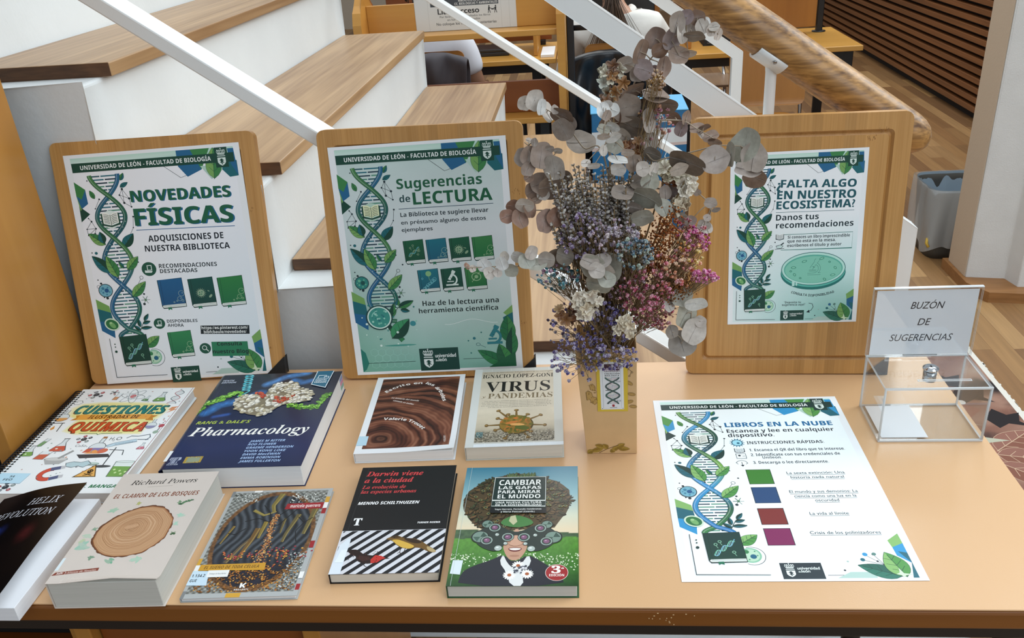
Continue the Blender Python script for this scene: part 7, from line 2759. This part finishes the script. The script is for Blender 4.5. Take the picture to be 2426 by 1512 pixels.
CRE = ['e6dcc4', 'efe8d6', 'd9ccb0']
papery('cream papery flower cluster left of centre, above the violet sprays', 1392, 715, 36, 22, 16, CRE, -.085, 61)
papery('small cream papery flower on the left', 1380, 742, 20, 16, 6, CRE, -.085, 62, .009)
papery('cream papery flower cluster at the right rim of the vase', 1480, 780, 22, 26, 12, CRE, -.09, 63)
papery('brown seed heads with cream petals at the left', 1345, 735, 24, 28, 14, ['8a5a34', 'a8794a', 'c9a878', '6f4526'], -.05, 64)
papery('large ivory papery cluster at the upper right', 1580, 405, 44, 22, 24, ['e6e0c8', 'efead6', 'd6cfb4'], -.02, 65, .010)
papery('ivory papery flowers hanging in front of the right board edge', 1622, 430, 26, 34, 14, ['e2dcc8', 'cfc8b4', 'eee8d8'], -.03, 66)
papery('ivory papery flower below the silver leaves on the right', 1608, 488, 22, 16, 8, CRE, -.035, 67, .011)
papery('brown dried hydrangea head at the very top of the bouquet', 1452, 190, 26, 36, 24, ['8f6236', 'a87a44', '6f4a28', 'b9c0b4', 'd0cdb8', 'a3a390'], -.03, 68, .009)
papery('brown withered leaves under the hydrangea head', 1440, 250, 16, 26, 10, ['7a5028', '8f6236', '5f3d20'], -.03, 69)
papery('rust brown dried blossoms at the upper right', 1590, 425, 34, 16, 14, ['9a5a2c', 'b0703c', '7f451f'], -.015, 70)
papery('cinnamon dried blossoms beside the white leaf stem', 1500, 350, 26, 26, 16, ['a87a4c', 'b98a5a', '8a5a38'], -.005, 71)


def plume(label, x0, y0, x1, y1, wd, cols, dy, seed):
    rnd = random.Random(seed)
    a = mouth(rnd)
    p0, p1 = fp(x0, y0, dy), fp(x1, y1, dy)
    root = empty('amaranth_plume', a, label, 'dried flower', 'rust brown plumes')
    MB().tube(curve([a, p0, p1], 8), .0013, 6).build('stem', M_stem, root)
    f = MB()
    for k in range(800):
        t = rnd.random()
        p = p0.lerp(p1, t) + Vector((rnd.gauss(0, 1), rnd.gauss(0, 1), rnd.gauss(0, 1))) * wd * (.35 + .65 * math.sin(math.pi * (.15 + .8 * (1 - t))))
        f.ball(p, rnd.uniform(.0007, .0017), 5, 0, mix(C(rnd.choice(cols)), (0, 0, 0), rnd.uniform(0, .25)))
    f.build('plume', M_petal, root, ink=True)


plume('fuzzy rust brown plume leaning right in the middle of the bouquet', 1540, 640, 1592, 512, .0095, ['8a4a20', 'a05c2a', '6f3818', 'b87840'], -.055, 81)
plume('fuzzy rust brown plume lower on the right', 1560, 700, 1622, 668, .008, ['8a5a30', '9c6a3a', '6f4522'], -.045, 82)
plume('short tawny plume behind the rose spray', 1500, 640, 1520, 560, .007, ['9a6a3c', 'b0804c', '7f5530'], -.03, 83)
# ================================================================ THE READING ROOM BEHIND THE STAIRS
M_chromeleg = mat('chrome_tube', 'b9bbbe', .15, 1.0)
M_ply = wood('orange_plywood', 'b27833', '965f22', 'Z', 12, 5, .32, contrast=(.25, .75), fine=.25)
M_desk = wood('honey_beech_desk_top', 'dba552', 'c48f3f', 'X', 14, 4, .25, contrast=(.25, .75), fine=.2, coat=.2)


def zt(z):
    return z + TZ


def slab(name, parent, m, x0, x1, y0, y1, z0, z1, bevel=.003):
    return MB().box(x0, x1, y0, y1, zt(z0), zt(z1)).build(name, m, parent, bevel=bevel)


# ---- book trolley with the sign on its divider
tr = empty('book_trolley', (-.52, 3.72, 0), 'open beech book trolley with a paper sign on its top divider, beyond the stairs', 'book trolley')
for x0 in (-.945, -.118):
    o = MB()
    prof = [(3.58, .33), (3.60, .375), (3.64, .40), (3.72, .47), (3.80, .40), (3.84, .375), (3.86, .33), (3.86, -.14), (3.58, -.14)]
    o.prism(prof, lambda y, z: (x0, y, zt(z)), lambda y, z: (x0 + .027, y, zt(z)))
    o.build('side_panel', M_beech2, tr, bevel=.004)
for z in (.273, -.083):
    slab('shelf', tr, M_beech2, -.918, -.118, 3.6, 3.84, z - .024, z)
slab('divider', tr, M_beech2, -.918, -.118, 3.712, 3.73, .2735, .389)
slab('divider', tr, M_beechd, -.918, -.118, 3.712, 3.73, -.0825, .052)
for x in (-.88, -.30, -.19):
    for y in (3.64, 3.80):
        MB().box(x - .02, x + .02, y - .02, y + .02, .06, zt(-.108)).build('leg', M_black, tr, bevel=.003)
        MB().lathe([(.028, -.012), (.03, 0), (.028, .012)], (0, 0, 0), 16, M=Matrix.Translation((x, y, .0305)) @ Matrix.Rotation(math.radians(90), 4, 'Y')).build('castor', M_black, tr)
L0, R0 = at_y(981, 14, 3.711), at_y(1222, 8, 3.711)
sw, sh_ = (R0 - L0).length, .128
A = Art(1000, 1000 * sh_ / sw, sw)
A.rect(0, 0, 1000, A.h, 'dcdcd8')
A.rect(160, 12, 830, 78, '4c5258')
A.ring(236, 44, 10, 14, 4, 'e6e6e2', 14)
A.text('BIBLIOTECA DE LA FACULTAD DE', 440, 40, 820, 22, 'bold', 'e6e6e2')
A.text('CC. BIOLÓGICAS Y AMBIENTALES', 400, 70, 820, 22, 'bold', 'e6e6e2')
A.text('Libre acceso', 228, 148, 636, 50, 'sans', '25282b', .022)
A.text('Por favor, una vez consultados los libros', 244, 182, 742, 18, 'sans', '4c5054', .006)
A.text('en los carros habilitados', 316, 212, 640, 18, 'sans', '4c5054', .006)
A.text('No coloque los libros en las estanterías', 205, 252, 800, 25, 'sans', '3a3e42', .008)
for x in (736, 800):
    A.circ(x, 96, 7, '1d2023', 8)
    A.line([(x, 104), (x - 4, 134)], 15, '1d2023')
    A.line([(x - 6, 132), (x - 12, 160)], 6, '1d2023')
    A.line([(x + 3, 132), (x + 10, 160)], 6, '1d2023')
A.line([(736, 112), (770, 124), (800, 112)], 6, '1d2023')
A.line([(756, 128), (786, 128)], 5, '1d2023')
for x in (0, 130, 850, 930):
    A.line([(x + 3, 0), (x + 3, A.h)], 2.5, 'c3c4c0')
mb = MB()
mb.box(-sw / 2, sw / 2, -sh_ / 2, sh_ / 2, -.0004, 0, 0, None, lin('dcdcd8'))
A.emit(mb, 0)
o = mb.build('notice', M_ink, None, local=True, ink=True)
o.matrix_world = Matrix.Translation(((L0.x + R0.x) / 2, 3.7105, zt(.2745 + sh_ / 2))) @ Matrix.Rotation(math.radians(90), 4, 'X')
tag(o, 'white paper notice headed Libre acceso stuck on the trolley divider', 'sign')

# ---- black upright beside the trolley
st = empty('metal_stand', (-.06, 3.66, 0), 'black metal stand with a short top arm next to the book trolley', 'stand')
MB().box(-.084, -.054, 3.645, 3.675, .02, zt(.318)).build('post', M_black, st, bevel=.004)
MB().tube([(-.0538, 3.66, zt(.262)), (.10, 3.66, zt(.262))], .011, 12).build('top_arm', M_black, st)
MB().box(-.17, .12, 3.60, 3.72, 0, .0195).build('base', M_black, st, bevel=.004)

# ---- paper recycling box
bl = empty('recycling_box', (.196, 3.53, 0), 'tall blue cardboard box with a white band, on the floor behind the flowers', 'box')
M_blue = mat('blue_card', '1f6c9e', .5, var=.06, vscale=12)
M_blue2 = mat('light_blue_crumpled_bag', '5fb0dc', .45, bump=1.0, bscale=60)
bt = -.034
slab('box_body', bl, M_blue, .008, .384, 3.40, 3.66, -.7495, bt, .004)
slab('top_sheet', bl, M_blue2, .004, .388, 3.398, 3.664, bt + .0004, bt + .006, .002)
A = Art(1000, 1800, .376)
A.poly([(0, 190), (1000, 170), (1000, 330), (0, 360)], 'e2e6e8')
A.poly([(0, 400), (1000, 360), (1000, 330), (0, 360)], 'd8c3bd')
A.text('AI', 690, 80, 800, 58, 'bold', 'e6eef2')
A.line([(560, 112), (800, 104)], 10, 'e6eef2')
A.line([(560, 60), (660, 56)], 10, 'e6eef2')
A.line([(640, 470), (640, 610), (700, 560), (780, 600), (860, 640), (770, 480), (800, 410)], 10, 'dfe9ee')
A.line([(820, 620), (960, 680)], 10, 'dfe9ee')
mb = MB()
A.emit(mb, 0)
o = mb.build('printed_front', M_ink, bl, local=True, ink=True)
o.matrix_local = Matrix.Translation((.196 - .196, 3.3994 - 3.53, zt(bt) - .9 * .376)) @ Matrix.Rotation(math.radians(90), 4, 'X')


# ---- desks
def desk(label, x0, x1, y0, y1, legs):
    t = empty('study_desk', ((x0 + x1) / 2, (y0 + y1) / 2, 0), label, 'desk', 'beech study desks')
    slab('desk_top', t, M_desk, x0, x1, y0, y1, -.035, -.010, .003)
    slab('apron', t, M_black, x0 + .04, x1 - .04, y0 + .05, y0 + .075, -.085, -.0355, .002)
    slab('apron', t, M_black, x0 + .04, x1 - .04, y1 - .075, y1 - .05, -.085, -.0355, .002)
    for x in legs:
        for y in (y0 + .062, y1 - .062):
            MB().box(x - .025, x + .025, y - .0124, y + .0124, 0, zt(-.0358)).build('leg', M_black, t, bevel=.003)
    return t


desk('beech study desk by the slatted wall with a partition standing on it', .42, 1.345, 4.45, 5.07, (.50, 1.29))
desk('beech study desk at which the person in the white hoodie sits', -.16, .415, 4.55, 5.10, (-.09, .34))
desk('beech study desk behind the book trolley with papers on it', -1.15, -.165, 4.56, 5.10, (-1.08, -.27))


def partition(label, x0, x1, y, z1, m, post=None):
    t = empty('desk_partition', ((x0 + x1) / 2, y, zt(-.0095)), label, 'partition', 'upright desk partitions')
    slab('panel', t, m, x0, x1, y - .010, y + .010, .018, z1, .003)
    for x in (post if post else (x0 + .05, x1 - .05)):
        MB().box(x - .016, x + .016, y - .016, y + .016, zt(-.0098), zt(z1 if post else .0185)).build('post', M_black, t, bevel=.003)
        if post:
            MB().lathe([(.036, 0), (.036, .004), (.02, .006)], (x, y, zt(-.0097)), 20).build('foot', M_black, t)


partition('orange partition with a black post at its right end, by the slatted wall', .58, 1.226, 4.94, .62, M_ply, (1.246,))
partition('orange partition behind the person in the white hoodie', .0, .40, 5.02, .62, M_ply)
partition('brown partition behind the book trolley', -1.12, -.20, 5.02, .62, M_beechd)
sd = empty('desk_partition', (.525, 4.78, zt(-.0095)), 'narrow side partition between the two desks', 'partition', 'upright desk partitions')
slab('panel', sd, M_ply, .515, .533, 4.62, 4.92, -.0095, .30, .003)
sd = empty('desk_partition', (-.272, 4.78, zt(-.0095)), 'side partition standing on the desk behind the trolley', 'partition', 'upright desk partitions')
slab('panel', sd, M_beech2, -.283, -.262, 4.66, 4.98, -.0095, .30, .003)

lp = empty('laptop', (-.52, 4.80, zt(-.0095)), 'closed dark laptop on the desk behind the trolley', 'laptop')
slab('laptop_body', lp, mat('dark_grey_plastic', '2b2a29', .4), -.62, -.42, 4.72, 4.90, -.0095, .010, .004)
slab('laptop_lid', lp, mat('dark_grey_plastic', '2b2a29', .4), -.62, -.42, 4.72, 4.90, .0104, .026, .004)
pp = MB().box(-.245, -.175, 4.60, 4.86, zt(-.0096), zt(.004)).build('paper_stack', mat('white_note_paper', 'eceef0', .6), bevel=.001)
tag(pp, 'stack of white papers on the desk behind the trolley', 'papers')
mo = empty('monitor', (.16, 4.82, zt(-.0095)), 'black computer monitor in front of the person in the white hoodie', 'monitor')
slab('screen', mo, mat('black_screen', '0f1114', .2), -.03, .36, 4.83, 4.85, .10, .34, .004)
slab('stand', mo, M_black, .14, .19, 4.852, 4.875, .0, .2, .003)
slab('foot', mo, M_black, .09, .24, 4.78, 4.92, -.0095, .0, .003)
ca = empty('carry_case', (.72, 4.76, zt(-.0095)), 'flat black case lying on the desk by the orange chair', 'case')
MB().prism([(.60, -.0095), (.80, -.0095), (.815, .01), (.76, .045), (.68, .042), (.61, .015)], lambda x, z: (x, 4.68, zt(z)), lambda x, z: (x, 4.86, zt(z))).build('case_body', mat('black_soft_case', '1a1b1d', .6), ca, bevel=.008)
MB().tube([(.62, 4.676, zt(.004)), (.70, 4.672, zt(.006)), (.80, 4.676, zt(.004))], .003, 6).build('zip', mat('grey_zip', '6a6c70', .4), ca)


# ---- chairs
def make_chair(label, group, x, y, rz, mback, seat_m):
    M = Matrix.Translation((x, y, 0)) @ Matrix.Rotation(rz, 4, 'Z')
    c = empty('plywood_chair', label=label, cat='chair', group=group, M=M)
    # local: the sitter faces +y; the back is at -y
    b = MB()
    out = rounded(.335, .31, .03, 5, 0, 0)
    Rb = Matrix.Rotation(math.radians(-6), 4, 'X')
    b.prism(out, lambda a, z: Rb @ Vector((a, -.006 - .045 * (1 - (a / .17) ** 2) * .35, z)) + Vector((0, -.175, .735)), lambda a, z: Rb @ Vector((a, .006 - .045 * (1 - (a / .17) ** 2) * .35, z)) + Vector((0, -.175, .735)))
    b.build('backrest', mback, c, local=True, bevel=.002)
    s_ = MB()
    s_.prism(rounded(.36, .36, .05, 5, 0, 0), lambda a, q: (a, q, .445), lambda a, q: (a, q, .457))
    s_.build('seat', seat_m, c, local=True, bevel=.003)
    for q in (-1, 1):
        MB().tube(curve([(q * .14, -.172, .70), (q * .15, -.18, .60), (q * .155, -.165, .50), (q * .155, -.10, .437), (q * .155, .02, .433), (q * .155, .12, .433)], 6), .009, 10).build('back_support', M_chromeleg, c, local=True)
        MB().tube([(q * .155, .12, .433), (q * .18, .20, 0)], .010, 10).build('leg', M_chromeleg, c, local=True)
        MB().tube([(q * .155, -.10, .433), (q * .19, -.22, 0)], .010, 10).build('leg', M_chromeleg, c, local=True)
    return c


CG = 'plywood reading room chairs'
M_seatg = wood('grey_brown_ply', 'a08468', '86694e', 'Y', 12, 5, .4)
make_chair('orange plywood chair seen from behind, right of the far railing post', CG, .805, 4.17, -.03, M_ply, M_ply)
make_chair('chair draped with the black jacket, under the person in the white hoodie', CG, .155, 4.17, 0, M_ply, M_ply)
make_chair('chair draped with the grey garment, under the person in the T-shirt', CG, -.735, 4.20, 0, M_ply, M_ply)
make_chair('grey brown chair tucked in beyond the desk, left of the orange chair', CG, .66, 5.22, math.pi, M_seatg, M_seatg)


# ---- clothes hung over chair backs
def drape(name, label, cat, x0, x1, y, ztop, zbot, m, seed, thick=.05):
    rnd = random.Random(seed)
    nx, nz = 44, 40
    vs, fs = [], []
    ph = [rnd.uniform(0, 6) for _ in range(4)]
    for j in range(nz + 1):
        t = j / nz
        for i in range(nx + 1):
            u = i / nx
            # goes up the viewer's side, over the top and down the other side
            ang = t
            x = x0 + (x1 - x0) * (u + .03 * math.sin(6 * t + ph[0]) * (1 - abs(2 * t - 1)))
            fold = (.011 * math.sin(u * 15 + ph[1] + 4 * math.sin(5 * t + ph[0])) + .008 * math.sin(u * 29 + ph[2] - 7 * t) + .014 * math.sin(u * 6 + 11 * t + ph[3])) * (1.5 + .7 * math.sin(7 * t + 5 * u)) + .006 * math.sin(23 * t + 9 * u + ph[1])
            sh = .035 * (2 * abs(u - .5)) ** 3
            if t < .62:
                k = t / .62
                z = zbot + (ztop - sh - zbot) * k
                yy = y - thick / 2 - fold * (1.2 - .8 * k) - .02 * (1 - k)
            else:
                k = (t - .62) / .38
                z = ztop - sh + .012 * math.sin(math.pi * min(k * 3, 1)) - (ztop - zbot) * .5 * max(0, k - .2)
                yy = y - thick / 2 + thick * min(k * 3, 1) - fold * .4
            vs.append((x, yy, zt(z)))
    for j in range(nz):
        for i in range(nx):
            a = j * (nx + 1) + i
            fs.append((a, a + 1, a + nx + 2, a + nx + 1))
    o = MB().add(vs, fs, 0, True).build(name, m, solid=.006, subsurf=1)
    return tag(o, label, cat)


drape('jacket', 'glossy black jacket hung over the chair behind the flowers', 'jacket', -.075, .375, 3.985, .105, -.40, mat('black_shell_fabric', '14181d', .3, bump=.5, bscale=18), 3, .085)
drape('sweatshirt', 'dark grey garment hung over the chair of the person in the T-shirt', 'garment', -.92, -.552, 4.015, .125, -.40, mat('charcoal_jersey', '4a474c', .8, bump=.3, bscale=40), 9, .085)


# ---- people
def skin(name, J, E, m, parent, sub=2, root='hip'):
    """one continuous surface grown round a chain of joints: J name -> (point, radius or (rx, ry))"""
    me = bpy.data.meshes.new(name)
    bm = bmesh.new()
    ly = bm.verts.layers.skin.verify()
    V = {}
    for k, (p, r_) in J.items():
        v = bm.verts.new((p[0] - parent.matrix_world.translation.x, p[1] - parent.matrix_world.translation.y, zt(p[2]) - parent.matrix_world.translation.z))
        rr = r_ if hasattr(r_, '__len__') else (r_, r_)
        v[ly].radius = rr
        v[ly].use_root = (k == root)
        V[k] = v
    for a, b in E:
        bm.edges.new((V[a], V[b]))
    bm.to_mesh(me)
    bm.free()
    me.materials.append(m)
    for p in me.polygons:
        p.use_smooth = True
    o = bpy.data.objects.new(name, me)
    COL.objects.link(o)
    o.parent = parent
    md = o.modifiers.new('skin', 'SKIN')
    md.use_smooth_shade = True
    ss = o.modifiers.new('smooth', 'SUBSURF')
    ss.levels = ss.render_levels = sub
    return o


def chain(E, *names):
    for a, b in zip(names, names[1:]):
        E.append((a, b))


def person(label, cx, hy, lean, sc_, skin_m, top_m, trouser_m, hair_m, hair_len, arms, seed, sleeve=.98, twist=0.0, head=(0, 0)):
    P = empty('person', (cx, hy, 0), label, 'person')
    h = lambda x, y, z: (cx + x * sc_, hy + y * sc_, -.29 + z * sc_)
    J, E = {}, []
    J['hip'] = (h(0, 0, .10), (.125, .10))
    J['waist'] = (h(0, .04 * lean, .22), (.115, .085))
    J['chest'] = (h(0, .10 * lean, .36), (.135, .095))
    J['upper'] = (h(0, .16 * lean, .47), (.11, .08))
    J['neck'] = (h(head[0] * .4, .21 * lean, .56), .045)
    J['jaw'] = (h(head[0] * .8, .26 * lean + .01, .63), (.055, .062))
    J['skull'] = (h(head[0], .27 * lean, .70), (.075, .088))
    J['crown'] = (h(head[0], .27 * lean - .005, .765), (.055, .066))
    chain(E, 'hip', 'waist', 'chest', 'upper', 'neck', 'jaw', 'skull', 'crown')
    for q, s_ in (('l', -1), ('r', 1)):
        el, wr, pa = arms[q]
        J[q + 'sh'] = (h(s_ * .165, .15 * lean, .455), .055)
        J[q + 'el'] = (h(*el), .040)
        J[q + 'fa'] = (h(*[(el[i] * .55 + wr[i] * .45) for i in range(3)]), .036)
        J[q + 'wr'] = (h(*wr), .026)
        J[q + 'pa'] = (h(*pa), (.034, .017))
        chain(E, 'upper', q + 'sh', q + 'el', q + 'fa', q + 'wr', q + 'pa')
        d = Vector(pa) - Vector(wr)
        d.normalize()
        sd_ = Vector((1, 0, 0))
        for i in range(4):
            b = Vector(pa) + sd_ * (-.024 + i * .016) + d * .022
            m_ = b + d * (.032 + .006 * (1 - abs(i - 1.5))) + Vector((0, 0, .004))
            t_ = m_ + d * .024 + Vector((0, 0, -.012))
            J['%sf%da' % (q, i)] = (h(*b), .0095)
            J['%sf%db' % (q, i)] = (h(*m_), .0088)
            J['%sf%dc' % (q, i)] = (h(*t_), .0075)
            chain(E, q + 'pa', '%sf%da' % (q, i), '%sf%db' % (q, i), '%sf%dc' % (q, i))
        b = Vector(pa) - sd_ * s_ * .030 - d * .012
        J[q + 't1'] = (h(*b), .011)
        J[q + 't2'] = (h(*(b - sd_ * s_ * .016 + d * .03)), .0085)
        chain(E, q + 'pa', q + 't1', q + 't2')
        J[q + 'th'] = (h(s_ * .085, .10, .07), .085)
        J[q + 'kn'] = (h(s_ * .10, .42, .06), .058)
        J[q + 'ca'] = (h(s_ * .10, .44, -.12), .055)
        J[q + 'an'] = (h(s_ * .10, .43, -.385), .036)
        J[q + 'to'] = (h(s_ * .11, .56, -.425), .030)
        chain(E, 'hip', q + 'th', q + 'kn', q + 'ca', q + 'an', q + 'to')
    skin('body', J, E, skin_m, P, 2)
    # top: torso and sleeves
    G, F_ = {}, []
    for k, g in (('hip', .022), ('waist', .03), ('chest', .03), ('upper', .028)):
        G[k] = (J[k][0], tuple(a + g for a in J[k][1]))
    G['collar'] = (tuple(Vector(J['upper'][0]).lerp(Vector(J['neck'][0]), .55)), (.072, .066))
    chain(F_, 'hip', 'waist', 'chest', 'upper', 'collar')
    for q in 'lr':
        s0, s1, s2 = Vector(J[q + 'sh'][0]), Vector(J[q + 'el'][0]), Vector(J[q + 'wr'][0])
        G[q + 'sh'] = (tuple(s0), .082)
        if sleeve > .6:
            G[q + 'm'] = (tuple(s0.lerp(s1, .5)), .072)
            G[q + 'el'] = (tuple(s1), .064)
            G[q + 'f'] = (tuple(s1.lerp(s2, .5)), .056)
            G[q + 'cuff'] = (tuple(s1.lerp(s2, .93)), .042)
            chain(F_, 'upper', q + 'sh', q + 'm', q + 'el', q + 'f', q + 'cuff')
        else:
            G[q + 'm'] = (tuple(s0.lerp(s1, .45)), .070)
            G[q + 'cuff'] = (tuple(s0.lerp(s1, .72)), .062)
            chain(F_, 'upper', q + 'sh', q + 'm', q + 'cuff')
    skin('top_garment', G, F_, top_m, P, 2)
    T, U = {'hip': (J['hip'][0], (.145, .12))}, []
    for q in 'lr':
        for k, g in (('th', .02), ('kn', .02), ('ca', .02), ('an', .026)):
            T[q + k] = (J[q + k][0], J[q + k][1] + g)
        chain(U, 'hip', q + 'th', q + 'kn', q + 'ca', q + 'an')
    skin('trousers', T, U, trouser_m, P, 2)
    if sleeve > .6:
        hd = MB()
        c_ = Vector(G['collar'][0])
        c_.z = zt(c_.z)
        hd.tube([c_ + Vector((.085 * math.cos(t), .02 + .075 * math.sin(t), .012 + .022 * math.sin(t))) for t in [math.radians(a) for a in range(-200, 30, 16)]], [.016 + .016 * math.sin(math.pi * i / 14) for i in range(15)], 12)
        hd.build('hood', top_m, P)
    # face, turned to the desk
    fc = MB()
    k0 = Vector(J['skull'][0])
    k0.z = zt(k0.z)
    for s_ in (-1, 1):
        fc.ball(k0 + Vector((s_ * .032, .083, -.002)), .012, 10, 0, (.9, .9, .88))
        fc.ball(k0 + Vector((s_ * .032, .0925, -.002)), .006, 8, 0, lin('3a2a1e'))
        fc.ball(k0 + Vector((s_ * .082, -.004, -.02)), .022, 10, 0, lin('c08f74'), (.35, .7, 1.2))
    fc.ball(k0 + Vector((0, .098, -.028)), .013, 10, 0, lin('c08f74'), (.8, 1.2, 1.5))
    fc.ball(k0 + Vector((0, .082, -.064)), .02, 10, 0, lin('a85f56'), (1.1, .4, .35))
    fc.build('face', M_leafd, P, ink=True)
    # hair
    rnd = random.Random(seed)
    hm = MB()
    hm.ball(k0 + Vector((0, -.016, .022)), .098, 20, 0, lin('3a2819'), (.88, 1.0, 1.02))
    tie = k0 + Vector((.0, -.105, .0))
    for i in range(520 if hair_len > .2 else 70):
        a = rnd.uniform(0, 6.283)
        rr = rnd.random() ** .5
        st_ = k0 + Vector((.085 * math.cos(a), -.06 - .04 * rr, .02 + .07 * math.sin(a)))
        if hair_len > .2:
            L = hair_len * rnd.uniform(.7, 1.08)
            sw_ = rnd.gauss(-.012, .042)
            mid = tie + Vector((sw_ * .5 + .005, -.075 + rnd.gauss(0, .012), -L * .42))
            end = tie + Vector((sw_ * 1.5 + .01, -.150 + rnd.gauss(0, .014), -L))
            c0, c1_ = lin(rnd.choice(['2f2016', '3d2a1c', '4a3423'])), lin(rnd.choice(['7a5a3c', '92704c', '5f452f']))
            pts = curve([st_, tie + Vector((rnd.gauss(0, .012), 0, rnd.gauss(0, .01))), mid, end], 6)
            n0 = len(hm.v)
            hm.tube(pts, [.0019 - .0012 * i_ / len(pts) for i_ in range(len(pts))], 4, 0, True, c0)
            for j in range(n0, len(hm.v)):
                t = min(1, max(0, (tie.z - hm.v[j][2]) / L))
                hm.c[j] = mix(c0, c1_, t * t)
        else:
            hm.tube([st_, st_ + Vector((0, -.01, -.03))], [.005, .002], 5, 0, True, lin(rnd.choice(['2a1d15', '3a281b'])))
    hm.build('hair', hair_m, P, ink=True)
    return P


M_skin = mat('skin', 'b98a6e', .5)
M_skin2 = mat('tanned_skin', '8f6850', .5)
M_hair = print_mat('hair_strands', .4, .5)
person('person with long brown hair in a white hoodie, seen from behind at a desk', .135, 4.15, .55, 1.0, M_skin, mat('white_fleece', 'e2dfd8', .8, bump=.3, bscale=60, var=.03), mat('dark_denim', '262c3a', .8), M_hair, .44,
       {'l': ((-.25, .22, .20), (-.14, .42, .30), (-.10, .50, .30)), 'r': ((.30, .24, .24), (.20, .44, .30), (.15, .52, .30))}, 4, head=(-.02, 0))
person('person in a white T-shirt with one arm hanging down, seated behind the trolley', -.775, 4.22, .2, 1.0, M_skin2, mat('white_cotton', 'dfe2ea', .8, bump=.2, bscale=50), mat('charcoal_trousers', '3c3a40', .8), M_hair, .08,
       {'l': ((-.24, .16, .20), (-.16, .36, .30), (-.12, .44, .30)), 'r': ((.245, .02, .20), (.235, .22, .17), (.225, .30, .175))}, 5, sleeve=.5)

# ---- printed mat on the floor at the right of the table
A = Art(570, 1080, .57)
r = random.Random(15)


def fn(U, V):
    n_ = fbm(U / 90, V / 90, 4)
    c = lerp_cols([(0, '6a4438'), (.4, '8f6656'), (.7, 'a68270'), (1, 'b9a08c')], n_)
    k = np.clip((fbm(U / 150 + 9, V / 150, 7) - .55) * 8, 0, 1)[:, None]
    return c * (1 - k) + np.array(lin('2f292b')) * k


A.grid(0, 0, 570, 1080, 60, 110, fn)
for x0, y0, s_, c in ((420, 240, 70, '2c2629'), (470, 330, 60, '322a2c'), (330, 120, 50, '3a3032'), (520, 470, 60, '2a2426')):
    A.poly([(x0 - s_, y0), (x0 - s_ * .3, y0 - s_ * .9), (x0 + s_ * .2, y0 - s_ * .3), (x0 + s_ * .9, y0 - s_ * .5), (x0 + s_ * .6, y0 + s_ * .3), (x0 + s_, y0 + s_ * .8), (x0, y0 + s_ * .5), (x0 - s_ * .6, y0 + s_ * .9)], c)
for x0, y0 in ((300, 420), (330, 640), (260, 840)):
    A.poly([(x0 - 120, y0 - 60), (x0 + 60, y0 - 90), (x0 + 170, y0), (x0 + 60, y0 + 100), (x0 - 120, y0 + 60)], r.choice(['9a6a5a', 'a9806e', '7f4a3e']))
    for i in range(9):
        A.ell(x0 - 90 + (i % 5) * 52 + r.uniform(-8, 8), y0 - 40 + (i // 5) * 60 + r.uniform(-8, 8), 13, 13, 'd0cac2', 12)
for x0, y0, x1, y1 in ((430, 640, 560, 540), (420, 660, 565, 690), (410, 700, 540, 820), (180, 560, 300, 520)):
    leaf(A, x0, y0, x1, y1, 90, '8a5a4a', '96685a', 'c9ac90', 4)
for i in range(6):
    A.poly([(r.uniform(0, 500), 300 + i * 130), (r.uniform(100, 560), 330 + i * 130), (r.uniform(60, 500), 380 + i * 130)], r.choice(['b9b9a4', 'a3a896', 'c4b8a4']))
MX0, MX1, MY0, MY1 = .72, 1.29, 1.66, 2.74
mb = MB()
mb.box(MX0, MX1 + .0, MY0, MY1, .0, .011, 0, None, lin('d6d2c8'))
mb2 = MB()
A.emit(mb2, 0)
for q, c_ in zip(mb2.v, mb2.c):
    pass
mb.add([((MX0 + MX1) / 2 + q[0] * .965 - .008, (MY0 + MY1) / 2 + q[1] * .97, .0112 + q[2]) for q in mb2.v], mb2.f, 0, False, mb2.c)
rnd = random.Random(3)
for i in range(60):
    y = rnd.uniform(MY0, MY1)
    mb.box(MX1 - .004, MX1 + rnd.uniform(.001, .006), y, y + rnd.uniform(.006, .02), .001, .010, 0, None, lin(rnd.choice(['d6d2c8', 'c4c0b4', 'e2dfd6'])))
o = mb.build('floor_mat', print_mat('printed_mat_cloth', .7, .2), ink=True, origin=((MX0 + MX1) / 2, (MY0 + MY1) / 2, 0))
tag(o, 'reddish printed mat with pale frayed edge on the floor right of the table', 'mat')
